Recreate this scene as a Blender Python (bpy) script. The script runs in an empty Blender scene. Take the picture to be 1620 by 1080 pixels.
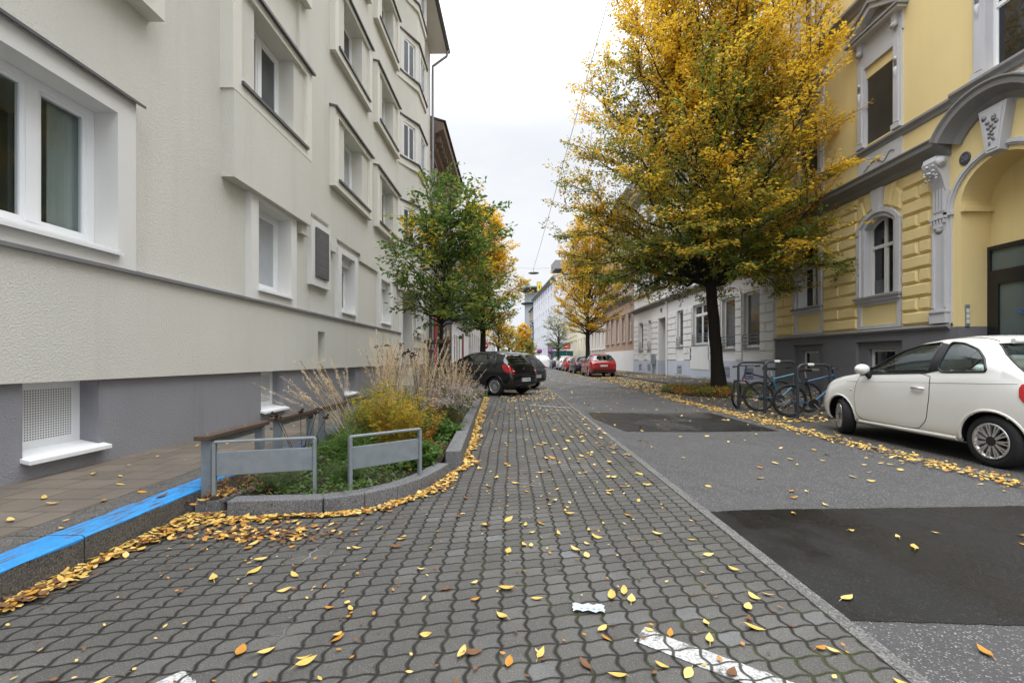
import bpy, bmesh, math, random
import numpy as np
from mathutils import Vector, Matrix
R = math.radians
random.seed(7); rng = np.random.default_rng(11)
sc = bpy.context.scene
COL = sc.collection
# ------------------------------------------------------------------ camera
CAMH = 1.2
cam = bpy.data.objects.new('camera', bpy.data.cameras.new('camera')); COL.objects.link(cam)
cam.location = (0, 0, CAMH); cam.rotation_euler = (R(90), 0, 0)
cam.data.lens = 16; cam.data.sensor_width = 36; cam.data.shift_y = 28/1620
cam.data.clip_end = 2000; cam.data.clip_start = 0.05
sc.camera = cam
# ------------------------------------------------------------------ sky, sun, exposure
sc.view_settings.view_transform = 'Standard'; sc.view_settings.look = 'None'
sc.view_settings.exposure = 0.28; sc.view_settings.gamma = 1
SUN_EL, SUN_AZ = 52, 200
w = bpy.data.worlds.new("World"); sc.world = w; w.use_nodes = True
nt = w.node_tree; nt.nodes.clear(); L = nt.links.new
def nn(t, **k):
    n = nt.nodes.new(t)
    for a, b in k.items(): setattr(n, a, b)
    return n
sky = nn('ShaderNodeTexSky', sky_type='NISHITA', sun_disc=False)
sky.sun_elevation = R(SUN_EL); sky.sun_rotation = R(SUN_AZ)
tc = nn('ShaderNodeTexCoord'); sep = nn('ShaderNodeSeparateXYZ'); L(tc.outputs['Generated'], sep.inputs[0])
mp = nn('ShaderNodeMapping'); mp.inputs['Scale'].default_value = (1, 1, 2.6); L(tc.outputs['Generated'], mp.inputs[0])
nz = nn('ShaderNodeTexNoise'); nz.inputs['Scale'].default_value = 2.3; nz.inputs['Detail'].default_value = 7
nz.inputs['Roughness'].default_value = .55; L(mp.outputs[0], nz.inputs['Vector'])
cr = nn('ShaderNodeValToRGB'); L(nz.outputs['Fac'], cr.inputs[0])
cr.color_ramp.elements[0].position = .3; cr.color_ramp.elements[0].color = (6.8, 7.25, 7.9, 1)
cr.color_ramp.elements[1].position = .64; cr.color_ramp.elements[1].color = (8.3, 8.4, 8.55, 1)
# an overcast sky is up to three times brighter overhead than low down
el = nn('ShaderNodeMapRange'); L(sep.outputs['Z'], el.inputs['Value'])
el.interpolation_type = 'SMOOTHSTEP'
el.inputs['From Min'].default_value = .42; el.inputs['From Max'].default_value = .95
el.inputs['To Min'].default_value = 1.0; el.inputs['To Max'].default_value = 5.6
vm = nn('ShaderNodeVectorMath', operation='SCALE'); L(cr.outputs[0], vm.inputs[0]); L(el.outputs[0], vm.inputs['Scale'])
mx = nn('ShaderNodeMixRGB'); mx.inputs[0].default_value = .93; L(sky.outputs[0], mx.inputs[1]); L(vm.outputs[0], mx.inputs[2])
bg = nn('ShaderNodeBackground'); bg.inputs[1].default_value = .1; L(mx.outputs[0], bg.inputs[0])
wo = nn('ShaderNodeOutputWorld'); L(bg.outputs[0], wo.inputs[0])
sun = bpy.data.objects.new('sun', bpy.data.lights.new('sun', 'SUN')); COL.objects.link(sun)
sun.data.energy = 1.0; sun.data.angle = R(35); sun.data.color = (1, .97, .92)
_d = Vector((math.sin(R(SUN_AZ))*math.cos(R(SUN_EL)), math.cos(R(SUN_AZ))*math.cos(R(SUN_EL)), math.sin(R(SUN_EL))))
sun.rotation_euler = _d.to_track_quat('Z', 'Y').to_euler()

# ------------------------------------------------------------------ helpers
def tag(o, label=None, cat=None, group=None, kind=None):
    if label: o['label'] = label
    if cat: o['category'] = cat
    if group: o['group'] = group
    if kind: o['kind'] = kind
    return o
def thing(name, label, cat, loc=(0, 0, 0), rz=0, group=None):
    o = bpy.data.objects.new(name, None); COL.objects.link(o)
    o.empty_display_size = .2; o.location = loc; o.rotation_euler = (0, 0, rz)
    return tag(o, label, cat, group)
def copy_tree(o, parent=None):
    c = o.copy(); COL.objects.link(c); c.parent = parent
    for ch in list(o.children): copy_tree(ch, c)
    return c
class MB:
    def __init__(s): s.v = []; s.f = []; s.m = []; s.s = []
    def add(s, vs, fs, mat, sm=False):
        b = len(s.v); s.v.extend([tuple(map(float, p)) for p in vs])
        for f in fs: s.f.append(tuple(b+i for i in f)); s.m.append(mat); s.s.append(sm)
    def box(s, x0, x1, y0, y1, z0, z1, mat):
        x0, x1 = min(x0, x1), max(x0, x1); y0, y1 = min(y0, y1), max(y0, y1); z0, z1 = min(z0, z1), max(z0, z1)
        s.add([(x0,y0,z0),(x1,y0,z0),(x1,y1,z0),(x0,y1,z0),(x0,y0,z1),(x1,y0,z1),(x1,y1,z1),(x0,y1,z1)],
              [(0,3,2,1),(4,5,6,7),(0,1,5,4),(1,2,6,5),(2,3,7,6),(3,0,4,7)], mat)
    def obox(s, c, ax, ay, az, mat):   # centre and three half-axis vectors
        c, ax, ay, az = map(Vector, (c, ax, ay, az))
        P = [c+sx*ax+sy*ay+sz*az for sz in (-1, 1) for sx, sy in ((-1,-1),(1,-1),(1,1),(-1,1))]
        fs = [(0,3,2,1),(4,5,6,7),(0,1,5,4),(1,2,6,5),(2,3,7,6),(3,0,4,7)]
        if ax.cross(ay).dot(az) < 0: fs = [f[::-1] for f in fs]
        s.add(P, fs, mat)
    def tube(s, pts, rad, mat, n=8, caps=True, sm=True, closed=False):
        pts = [Vector(p) for p in pts]; k = len(pts)
        if not hasattr(rad, '__len__'): rad = [rad]*k
        V = []; up = None
        for i, p in enumerate(pts):
            a = pts[(i-1) % k] if (closed or i > 0) else p; b = pts[(i+1) % k] if (closed or i < k-1) else p
            t = (b-a)
            t = t.normalized() if t.length > 1e-9 else Vector((0, 0, 1))
            if up is None:
                up = Vector((0, 0, 1)) if abs(t.z) < .9 else Vector((1, 0, 0))
            u = (up - t*up.dot(t))
            u = u.normalized() if u.length > 1e-6 else t.orthogonal().normalized()
            up = u; w_ = t.cross(u)
            for j in range(n):
                q = 2*math.pi*j/n
                V.append(p + (u*math.cos(q)+w_*math.sin(q))*rad[i])
        F = []
        for i in range(k if closed else k-1):
            i2 = (i+1) % k
            for j in range(n):
                j2 = (j+1) % n
                F.append((i*n+j, i*n+j2, i2*n+j2, i2*n+j))
        s.add(V, F, mat, sm)
        if caps and not closed:
            s.add(V[:n], [tuple(range(n))[::-1]], mat); s.add(V[-n:], [tuple(range(n))], mat)
    def cyl(s, p0, p1, r0, mat, r1=None, n=14, caps=True):
        s.tube([p0, p1], [r0, r0 if r1 is None else r1], mat, n, caps)
    def grid(s, P, mat, sm=True, flip=False, cu=False):
        n, m = len(P), len(P[0]); V = [p for row in P for p in row]; F = []
        for i in range(n-1 if not cu else n):
            for j in range(m-1):
                i2 = (i+1) % n
                q = (i*m+j, i2*m+j, i2*m+j+1, i*m+j+1)
                F.append(q[::-1] if flip else q)
        s.add(V, F, mat, sm)
    def prism(s, poly, mat, lo, hi, plane='xy'):
        f = {'xy': lambda a, b, c: (a, b, c), 'yz': lambda a, b, c: (c, a, b), 'xz': lambda a, b, c: (a, c, b)}[plane]
        n = len(poly); A = sum(poly[i][0]*poly[(i+1)%n][1]-poly[(i+1)%n][0]*poly[i][1] for i in range(n))
        if (A < 0) != (plane == 'xz'): poly = poly[::-1]
        V = [f(a, b, lo) for a, b in poly]+[f(a, b, hi) for a, b in poly]
        F = [tuple(range(n))[::-1], tuple(range(n, 2*n))]+[(i, (i+1)%n, n+(i+1)%n, n+i) for i in range(n)]
        s.add(V, F, mat)
    def lathe(s, prof, c, axis, mat, n=24, sm=True):
        a = Vector(axis).normalized(); u = a.orthogonal().normalized(); w_ = a.cross(u); c = Vector(c)
        P = [[c+a*h+(u*math.cos(2*math.pi*j/n)+w_*math.sin(2*math.pi*j/n))*r for (r, h) in prof] for j in range(n)]
        s.grid(P, mat, sm, cu=True)
    def build(s, name, parent=None, off=(0, 0, 0), bevel=0, fix=False, seg=2):
        me = bpy.data.meshes.new(name)
        V = np.array(s.v, float).reshape(-1, 3)-np.array(off, float)
        me.from_pydata(V.tolist(), [], s.f)
        mats = []; idx = []
        for m in s.m:
            if m not in mats: mats.append(m)
            idx.append(mats.index(m))
        for m in mats: me.materials.append(m)
        me.polygons.foreach_set('material_index', idx); me.polygons.foreach_set('use_smooth', s.s)
        if fix:
            bm = bmesh.new(); bm.from_mesh(me); bmesh.ops.remove_doubles(bm, verts=bm.verts, dist=1e-5)
            bmesh.ops.recalc_face_normals(bm, faces=bm.faces); bm.to_mesh(me); bm.free()
        me.update()
        o = bpy.data.objects.new(name, me); COL.objects.link(o); o.parent = parent
        if bevel:
            b = o.modifiers.new('bevel', 'BEVEL'); b.width = bevel; b.segments = seg; b.limit_method = 'ANGLE'; b.angle_limit = R(40)
        return o
def quads(name, V, F, mi, mats, parent=None, sm=False):
    """fast mesh from arrays: V (n,3), F (m,k) same-size polygons, mi (m,) material index"""
    me = bpy.data.meshes.new(name); V = np.ascontiguousarray(V, dtype=np.float32); F = np.ascontiguousarray(F, dtype=np.int32)
    m, k = F.shape
    me.vertices.add(len(V)); me.vertices.foreach_set('co', V.ravel())
    me.loops.add(m*k); me.loops.foreach_set('vertex_index', F.ravel())
    me.polygons.add(m); me.polygons.foreach_set('loop_start', np.arange(0, m*k, k, dtype=np.int32))
    for a in mats: me.materials.append(a)
    me.polygons.foreach_set('material_index', np.asarray(mi, dtype=np.int32))
    if sm: me.polygons.foreach_set('use_smooth', np.ones(m, dtype=bool))
    me.update(calc_edges=True); me.validate()
    o = bpy.data.objects.new(name, me); COL.objects.link(o); o.parent = parent
    return o
def text(name, body, size, loc, rot, mat, parent=None, extrude=.002):
    c = bpy.data.curves.new(name, 'FONT'); c.body = body; c.size = size; c.extrude = extrude
    c.align_x = 'CENTER'; c.align_y = 'CENTER'; c.resolution_u = 4
    t = bpy.data.objects.new(name, c); COL.objects.link(t)
    me = bpy.data.meshes.new_from_object(t.evaluated_get(bpy.context.evaluated_depsgraph_get()))
    bpy.data.objects.remove(t); bpy.data.curves.remove(c)
    me.name = name; me.materials.clear(); me.materials.append(mat)
    o = bpy.data.objects.new(name, me); COL.objects.link(o); o.parent = parent; o.location = loc; o.rotation_euler = rot
    return o

# ------------------------------------------------------------------ materials
class G:
    def __init__(s, name):
        s.mat = bpy.data.materials.new(name); s.mat.use_nodes = True
        s.nt = s.mat.node_tree; s.nt.nodes.clear()
        s.out = s.n('ShaderNodeOutputMaterial')
    def n(s, t, **k):
        x = s.nt.nodes.new(t)
        for a, b in k.items(): setattr(x, a, b)
        return x
    def l(s, a, b): s.nt.links.new(a, b)
    def put(s, sock, v):
        if isinstance(v, bpy.types.NodeSocket): s.l(v, sock)
        elif v is not None:
            if hasattr(v, '__len__') and len(v) == 3 and sock.type == 'RGBA': v = (*v, 1)
            sock.default_value = v
    def m(s, op, a, b=None, c=None, clamp=False):
        x = s.n('ShaderNodeMath', operation=op); x.use_clamp = clamp
        s.put(x.inputs[0], a); s.put(x.inputs[1], b)
        if c is not None: s.put(x.inputs[2], c)
        return x.outputs[0]
    def mix(s, f, a, b, mode='MIX'):
        x = s.n('ShaderNodeMixRGB', blend_type=mode); s.put(x.inputs[0], f); s.put(x.inputs[1], a); s.put(x.inputs[2], b)
        return x.outputs[0]
    def pos(s, obj=False):
        if obj: return s.n('ShaderNodeTexCoord').outputs['Object']
        return s.n('ShaderNodeNewGeometry').outputs['Position']
    def noise(s, vec, scale, detail=3, rough=.55, sc3=None):
        if sc3:
            mp = s.n('ShaderNodeMapping'); mp.inputs['Scale'].default_value = sc3; s.l(vec, mp.inputs[0]); vec = mp.outputs[0]
        x = s.n('ShaderNodeTexNoise'); s.l(vec, x.inputs['Vector']); x.inputs['Scale'].default_value = scale
        x.inputs['Detail'].default_value = detail; x.inputs['Roughness'].default_value = rough
        return x.outputs['Fac']
    def ss(s, v, a, b, lo=0., hi=1.):
        x = s.n('ShaderNodeMapRange', interpolation_type='SMOOTHSTEP'); s.put(x.inputs['Value'], v)
        x.inputs['From Min'].default_value = a; x.inputs['From Max'].default_value = b
        x.inputs['To Min'].default_value = lo; x.inputs['To Max'].default_value = hi
        return x.outputs[0]
    def bump(s, h, dist, strength=1., normal=None):
        x = s.n('ShaderNodeBump'); s.put(x.inputs['Height'], h); x.inputs['Distance'].default_value = dist
        x.inputs['Strength'].default_value = strength
        if normal is not None: s.l(normal, x.inputs['Normal'])
        return x.outputs[0]
    def bsdf(s, col, rough=.7, spec=.4, metal=0., normal=None, coat=0):
        b = s.n('ShaderNodeBsdfPrincipled'); s.put(b.inputs['Base Color'], col); s.put(b.inputs['Roughness'], rough)
        s.put(b.inputs['Specular IOR Level'], spec); s.put(b.inputs['Metallic'], metal)
        if normal is not None: s.l(normal, b.inputs['Normal'])
        if coat: b.inputs['Coat Weight'].default_value = coat; b.inputs['Coat Roughness'].default_value = .04
        return b.outputs[0]
    def done(s, sh): s.l(sh, s.out.inputs[0]); return s.mat
def shade(c, k): return tuple(min(1, x*k) for x in c)
def M(name, col, rough=.7, spec=.4, metal=0., var=.12, vs=3., bump=0., bs=60., obj=True, streak=0., coat=0, fine=0.):
    """plain procedural surface: colour varied by noise, fine bump, optional rain streaks"""
    g = G(name); p = g.pos(obj)
    n = g.noise(p, vs, 4)
    c = g.mix(n, shade(col, 1-var), shade(col, 1+var))
    if streak:
        st = g.noise(p, 1.0, 5, .65, (3.5, 3.5, .25))
        c = g.mix(g.m('MULTIPLY', g.ss(st, .5, .75), streak), c, shade(col, .55))
    if fine:
        c = g.mix(g.m('MULTIPLY', g.noise(p, bs*1.3, 2), fine), c, shade(col, .5))
    nr = g.bump(g.noise(p, bs, 3), bump) if bump else None
    return g.done(g.bsdf(c, rough, spec, metal, nr, coat))
def glass_dark(name, col=(.012, .015, .018), rough=.04, var=.8):
    g = G(name); p = g.pos()
    n = g.noise(p, 1.4, 3)
    return g.done(g.bsdf(g.mix(n, shade(col, 1-var*.5), shade(col, 1+var)), rough, .6))
def car_glass(name, tint=(.30, .36, .34), f0=.05):
    g = G(name)
    t = g.n('ShaderNodeBsdfTransparent'); t.inputs[0].default_value = (*tint, 1)
    gl = g.n('ShaderNodeBsdfGlossy'); gl.inputs[0].default_value = (.9, .95, .95, 1); gl.inputs['Roughness'].default_value = .02
    lw = g.n('ShaderNodeLayerWeight'); lw.inputs[0].default_value = .5
    fr = g.m('ADD', f0, g.m('MULTIPLY', g.m('POWER', lw.outputs['Facing'], 4.0), .8))
    mx = g.n('ShaderNodeMixShader'); g.l(fr, mx.inputs[0]); g.l(t.outputs[0], mx.inputs[1]); g.l(gl.outputs[0], mx.inputs[2])
    return g.done(mx.outputs[0])
def leaf_mat(name, col, var=.3, trans=.5):
    g = G(name); p = g.pos()
    n = g.noise(p, 9., 2)
    c = g.mix(n, shade(col, 1-var), shade(col, 1+var))
    d = g.bsdf(c, .5, .3); t = g.n('ShaderNodeBsdfTranslucent'); g.l(c, t.inputs[0])
    mx = g.n('ShaderNodeMixShader'); mx.inputs[0].default_value = trans; g.l(d, mx.inputs[1]); g.l(t.outputs[0], mx.inputs[2])
    return g.done(mx.outputs[0])

cream = M('cream_render', (.68, .665, .60), .9, .2, var=.09, vs=.6, bump=.008, bs=55, streak=.13, fine=.22)
cream_lt = M('cream_band_render', (.74, .72, .645), .9, .2, var=.05, vs=1.2, bump=.003, bs=90, fine=.08)
surround_white = M('white_render', (.73, .72, .69), .9, .2, var=.05, vs=2, bump=.002, bs=110, fine=.06)
plinth_grey = M('grey_plinth_render', (.29, .288, .31), .9, .2, var=.1, vs=1.5, bump=.008, bs=55, streak=.3, fine=.25)
zinc = M('dark_zinc_sheet', (.12, .12, .125), .5, .5, .4, var=.25, vs=6)
zinc_lt = M('grey_zinc_sheet', (.30, .30, .32), .5, .5, .5, var=.2, vs=5)
pvc = M('white_plastic_frame', (.82, .83, .84), .4, .4, var=.04)
pvc_old = M('off_white_painted_wood', (.62, .61, .58), .55, .4, var=.08)
dark_room = M('dark_room', (.01, .01, .011), .9, .1)
pane_dark = glass_dark('window_glass')
pane_curtain = M('curtained_glass', (.42, .44, .47), .12, .5, var=.12, vs=7)
pane_grey = glass_dark('dim_window_glass', (.06, .065, .07))
galv = M('galvanised_steel', (.25, .28, .30), .5, .5, .35, var=.25, vs=14, bump=.0005, bs=150)
black_paint = M('black_paint', (.012, .012, .014), .35, .5, var=.3, vs=8)
rubber = M('tyre_rubber', (.018, .018, .02), .8, .3, var=.3, vs=25, bump=.001, bs=120)
alloy = M('silver_alloy', (.62, .62, .63), .3, .5, .85, var=.1, vs=20)
chrome = M('chrome', (.75, .76, .77), .12, .5, 1., var=.03)
gold_l = leaf_mat('gold_leaf', (.80, .53, .045)); amber_l = leaf_mat('amber_leaf', (.66, .42, .045))
olive_l = leaf_mat('olive_leaf', (.30, .27, .04)); green_l = leaf_mat('green_leaf', (.14, .23, .045))
dkgreen_l = leaf_mat('dark_green_leaf', (.08, .16, .034)); brown_l = leaf_mat('brown_leaf', (.22, .10, .035), trans=.2)
lime_l = leaf_mat('yellow_green_leaf', (.34, .33, .05))
pale_l = leaf_mat('pale_yellow_leaf', (.75, .52, .17), trans=.25)
bark = M('dark_bark', (.035, .03, .027), .95, .2, var=.5, vs=18, bump=.02, bs=35)
# ================================================================== GROUND
def paver_field(g, pw=.118, pr=.102, shear=.12):
    p = g.pos(); s = g.n('ShaderNodeSeparateXYZ'); g.l(p, s.inputs[0]); x, y = s.outputs[0], s.outputs[1]
    wob = g.m('MULTIPLY', g.m('SUBTRACT', g.noise(p, 1.1, 2), .5), .05)
    x = g.m('ADD', x, wob)
    y2 = g.m('ADD', g.m('SUBTRACT', y, g.m('MULTIPLY', x, shear)), wob)
    tri = g.m('PINGPONG', g.m('ADD', y2, 100.0), pr/2)                 # 0..pr/2 zigzag along the street
    zig = g.m('MULTIPLY', g.m('SUBTRACT', g.ss(tri, pr*.02, pr*.48), .5), .0145)
    wav = g.m('MULTIPLY', g.m('SINE', g.m('MULTIPLY', x, 2*math.pi/pw)), -.0055)
    U = g.m('DIVIDE', g.m('ADD', g.m('ADD', x, zig), 100), pw); V = g.m('DIVIDE', g.m('ADD', g.m('ADD', y2, wav), 100), pr)
    fu, fv = g.m('FLOOR', U), g.m('FLOOR', V)
    eu = g.m('MULTIPLY', g.m('SUBTRACT', .5, g.m('ABSOLUTE', g.m('SUBTRACT', g.m('FRACT', U), .5))), pw)
    ev = g.m('MULTIPLY', g.m('SUBTRACT', .5, g.m('ABSOLUTE', g.m('SUBTRACT', g.m('FRACT', V), .5))), pr)
    d = g.m('ADD', g.m('MINIMUM', g.m('MULTIPLY', eu, .88), g.m('MULTIPLY', ev, 1.25)), g.m('MULTIPLY', g.m('SUBTRACT', g.noise(p, 55, 3), .5), .004))
    cb = g.n('ShaderNodeCombineXYZ'); g.l(fu, cb.inputs[0]); g.l(fv, cb.inputs[1])
    wn = g.n('ShaderNodeTexWhiteNoise', noise_dimensions='3D'); g.l(cb.outputs[0], wn.inputs['Vector'])
    return p, s, d, wn
def paver_mat(name, paint=False):
    g = G(name); p, s, d, wn = paver_field(g)
    stone = g.ss(d, .0034, .0078)                                      # 0 in the joint, 1 on the stone
    big = g.noise(p, .55, 4, .6); mid = g.noise(p, 5, 4, .65)
    if paint:
        worn = g.ss(g.noise(p, 13, 6, .75), .38, .46)
        c = g.mix(worn, (.13, .13, .125), g.mix(g.ss(g.noise(p, 120, 3), .35, .62), (.30, .30, .29), (.60, .60, .59)))
        c = g.mix(stone, (.06, .06, .05), c)
        h = g.m('ADD', g.ss(d, .002, .010), g.m('MULTIPLY', g.noise(p, 160, 2), .25))
        return g.done(g.bsdf(c, .75, .3, normal=g.bump(h, .005)))
    c = g.mix(wn.outputs['Value'], (.080, .077, .072), (.148, .143, .132))
    r2 = g.ss(wn.outputs['Value'], .94, .97)
    c = g.mix(g.m('MULTIPLY', r2, .8), c, (.19, .195, .20))            # a few paler, newer stones
    c = g.mix(g.ss(big, .35, .68), shade((.10, .096, .088), .8), c)
    c = g.mix(g.m('MULTIPLY', g.ss(mid, .52, .75), .45), c, (.065, .061, .055))
    spk = g.ss(g.noise(p, 190, 2), .60, .70); spd = g.ss(g.noise(p, 150, 2), .56, .66)
    c = g.mix(g.m('MULTIPLY', spk, .75), c, (.36, .35, .33)); c = g.mix(g.m('MULTIPLY', spd, .65), c, (.035, .034, .032))
    mossn = g.m('MULTIPLY', g.ss(g.noise(p, 2.6, 5, .7), .48, .64), g.ss(s.outputs[0], -.9, .6))
    jc = g.mix(mossn, (.020, .018, .015), (.042, .054, .012))
    chalk = g.m('MULTIPLY', g.ss(g.noise(p, 1.3, 3), .60, .68), g.ss(s.outputs[0], -.7, -1.2))
    jc = g.mix(chalk, jc, (.22, .21, .20))
    c = g.mix(stone, jc, c)
    edge = g.ss(d, .002, .012)
    h = g.m('ADD', edge, g.m('MULTIPLY', g.noise(p, 260, 2), .14))
    h = g.m('ADD', h, g.m('MULTIPLY', wn.outputs['Value'], .35))
    rough = g.ss(g.noise(p, 1.2, 3), .3, .7, .62, .85)
    return g.done(g.bsdf(c, rough, .35, normal=g.bump(h, .008)))
def asphalt_mat(name, base, light, amount, rough=(.6, .8), wet=False):
    g = G(name); p = g.pos()
    v = g.n('ShaderNodeTexVoronoi'); v.inputs['Scale'].default_value = 115; g.l(p, v.inputs['Vector'])
    wn = g.n('ShaderNodeTexWhiteNoise', noise_dimensions='3D'); g.l(v.outputs['Position'], wn.inputs['Vector'])
    big = g.noise(p, .5, 4, .6); mid = g.noise(p, 3, 4)
    c = g.mix(big, shade(base, .75), shade(base, 1.25))
    c = g.mix(g.m('MULTIPLY', g.ss(mid, .5, .75), .35), c, shade(base, .55))
    stone = g.m('MULTIPLY', g.ss(wn.outputs['Value'], 1-amount, 1.0), g.ss(v.outputs['Distance'], .55, .25))
    c = g.mix(stone, c, light)
    h = g.m('ADD', g.m('MULTIPLY', v.outputs['Distance'], -.8), g.noise(p, 60, 3))
    ro = g.ss(g.noise(p, 1.1, 4, .6, (1, .6, 1)), .35, .65, rough[0], rough[1])
    return g.done(g.bsdf(c, ro, .38 if wet else .4, normal=g.bump(h, .002 if wet else .005)))
def slab_mat():
    g = G('pavement_slabs'); p = g.pos(); s = g.n('ShaderNodeSeparateXYZ'); g.l(p, s.inputs[0])
    V = g.m('DIVIDE', g.m('ADD', s.outputs[1], 50), .275); fv = g.m('FLOOR', V)
    off = g.m('MULTIPLY', g.m('MODULO', fv, 2.), .5)
    U = g.m('ADD', g.m('DIVIDE', g.m('ADD', s.outputs[0], 50), .33), off); fu = g.m('FLOOR', U)
    eu = g.m('MULTIPLY', g.m('SUBTRACT', .5, g.m('ABSOLUTE', g.m('SUBTRACT', g.m('FRACT', U), .5))), .33)
    ev = g.m('MULTIPLY', g.m('SUBTRACT', .5, g.m('ABSOLUTE', g.m('SUBTRACT', g.m('FRACT', V), .5))), .275)
    d = g.m('MINIMUM', eu, ev)
    cb = g.n('ShaderNodeCombineXYZ'); g.l(fu, cb.inputs[0]); g.l(fv, cb.inputs[1])
    wn = g.n('ShaderNodeTexWhiteNoise', noise_dimensions='3D'); g.l(cb.outputs[0], wn.inputs['Vector'])
    c = g.mix(wn.outputs['Value'], (.145, .118, .092), (.195, .162, .128))
    c = g.mix(g.ss(g.noise(p, .9, 4), .4, .7), c, (.12, .105, .09))
    c = g.mix(g.m('MULTIPLY', g.ss(g.noise(p, 260, 1), .6, .7), .4), c, (.30, .26, .22))
    c = g.mix(g.ss(d, .0015, .004), (.03, .032, .02), c)
    h = g.m('ADD', g.ss(d, .001, .006), g.m('MULTIPLY', g.noise(p, 200, 2), .2))
    return g.done(g.bsdf(c, .75, .35, normal=g.bump(h, .004)))
def blue_kerb_mat():
    g = G('blue_kerb_paint'); p = g.pos(); s = g.n('ShaderNodeSeparateXYZ'); g.l(p, s.inputs[0])
    n = g.noise(p, 9, 5, .7, (9, .6, 3)); n2 = g.noise(p, 2.2, 3)
    far = g.ss(s.outputs[1], 3.4, 5.2, 0., .16); wear = g.ss(g.m('ADD', g.m('ADD', n, far), g.m('MULTIPLY', n2, .25)), .66, .74)
    c = g.mix(g.noise(p, 12, 3), (.02, .22, .56), (.05, .34, .78))
    c = g.mix(wear, c, (.10, .09, .085))
    jt = g.m('PINGPONG', g.m('ADD', s.outputs[1], 20.35), .5); c = g.mix(g.ss(jt, .002, .006), (.03, .03, .03), c)
    return g.done(g.bsdf(c, .65, .35, normal=g.bump(g.noise(p, 120, 4), .004)))
def stone_mat(name, base, joint=None, dark=.4):
    g = G(name); p = g.pos()
    c = g.mix(g.noise(p, 3, 4), shade(base, .7), shade(base, 1.25))
    c = g.mix(g.m('MULTIPLY', g.ss(g.noise(p, 120, 2), .54, .62), .6), c, shade(base, 2.4))
    c = g.mix(g.m('MULTIPLY', g.ss(g.noise(p, 95, 2), .52, .62), .7), c, shade(base, .25))
    c = g.mix(g.m('MULTIPLY', g.ss(g.noise(p, 6, 5, .7), .5, .7), dark), c, shade(base, .35))
    if joint:
        s = g.n('ShaderNodeSeparateXYZ'); g.l(p, s.inputs[0])
        j = g.m('PINGPONG', g.m('ADD', s.outputs[1], 20.35), joint/2); c = g.mix(g.ss(j, .002, .007), (.02, .02, .018), c)
    return g.done(g.bsdf(c, .8, .35, normal=g.bump(g.noise(p, 140, 4), .006)))
def sett_mat():
    g = G('dark_paving'); p = g.pos(); s = g.n('ShaderNodeSeparateXYZ'); g.l(p, s.inputs[0])
    br = g.n('ShaderNodeTexBrick'); g.l(p, br.inputs['Vector']); br.inputs['Scale'].default_value = 9
    br.inputs['Color1'].default_value = (.07, .068, .064, 1); br.inputs['Color2'].default_value = (.11, .107, .10, 1); br.inputs['Mortar'].default_value = (.025, .024, .02, 1)
    br.inputs['Mortar Size'].default_value = .03
    c = g.mix(g.ss(g.noise(p, .8, 4), .4, .7), br.outputs['Color'], (.05, .047, .043))
    return g.done(g.bsdf(c, .75, .35, normal=g.bump(g.m('ADD', g.m('MULTIPLY', br.outputs['Fac'], -1.), g.noise(p, 90, 3)), .006)))
pavers = paver_mat('interlocking_pavers'); paver_paint = paver_mat('worn_white_line', True)
asphalt = asphalt_mat('speckled_asphalt', (.070, .069, .070), (.33, .32, .315), .42)
patch_m = asphalt_mat('dark_asphalt_patch', (.011, .0108, .0108), (.06, .06, .06), .25, (.13, .62), True)
slabs = slab_mat(); blue_kerb = blue_kerb_mat(); kerb_stone = stone_mat('dark_kerb_concrete', (.115, .108, .10), 1.0)
granite = stone_mat('grey_granite', (.165, .165, .17), None, .45); strip_m = stone_mat('edge_strip_concrete', (.15, .147, .14), 1.0, .3)
setts = sett_mat(); soil = M('dark_soil', (.035, .026, .018), .95, .2, var=.5, vs=9, bump=.03, bs=25)
far_ground = M('dull_ground', (.09, .088, .085), .9, .2, var=.2, vs=.2)
def sheet(name, x0, x1, y0, y1, z, mat):
    b = MB(); b.add([(x0,y0,z),(x1,y0,z),(x1,y1,z),(x0,y1,z)], [(0,1,2,3)], mat)
    return tag(b.build(name), kind='structure')
sheet('ground', -500, 500, -60, 900, -.03, far_ground)
sheet('road', 1.552, 4.84, -8, 175, 0, asphalt)
sheet('parking_paving', -2.49, 1.478, -8, 120, 0, pavers)
b = MB(); b.box(1.478, 1.552, -8, 175, -.2, .005, strip_m); tag(b.build('road_edge_strip'), kind='structure')
b = MB(); b.box(4.84, 4.96, -8, 175, -.2, .012, strip_m); tag(b.build('road_gutter_kerb'), kind='structure')
sheet('parking_lane', 4.96, 7.30, -8, 175, .008, setts)
b = MB(); b.box(7.30, 7.42, -8, 175, -.2, .105, kerb_stone); tag(b.build('pavement_kerb', bevel=.01), kind='structure')
sheet('pavement_across', 7.42, 11.4, -8, 175, .10, setts)
# dark repair patches in the asphalt: outlines with slightly ragged edges
def patch(name, pts, z=.004):
    P = []
    for i in range(len(pts)):
        a, c = Vector(pts[i]), Vector(pts[(i+1) % len(pts)]); n = max(2, int((c-a).length/.07))
        for k in range(n):
            q = a.lerp(c, k/n); e = (c-a).normalized(); o = Vector((-e.y, e.x))*random.uniform(-.008, .008) if k else Vector((0, 0))
            P.append((q.x+o.x, q.y+o.y, z))
    b = MB(); b.add(P, [tuple(range(len(P)))], patch_m); tag(b.build(name), kind='structure')
patch('asphalt_patch', [(1.556, 2.09), (2.35, 2.05), (3.3, 2.11), (4.2, 2.1), (4.2, 3.72), (2.9, 3.66), (1.9, 3.62), (1.556, 3.58)])
patch('asphalt_patch', [(1.9, 7.55), (3.0, 7.5), (4.45, 7.6), (4.42, 10.2), (3.2, 10.1), (1.7, 10.25), (1.64, 9.2)])
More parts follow.
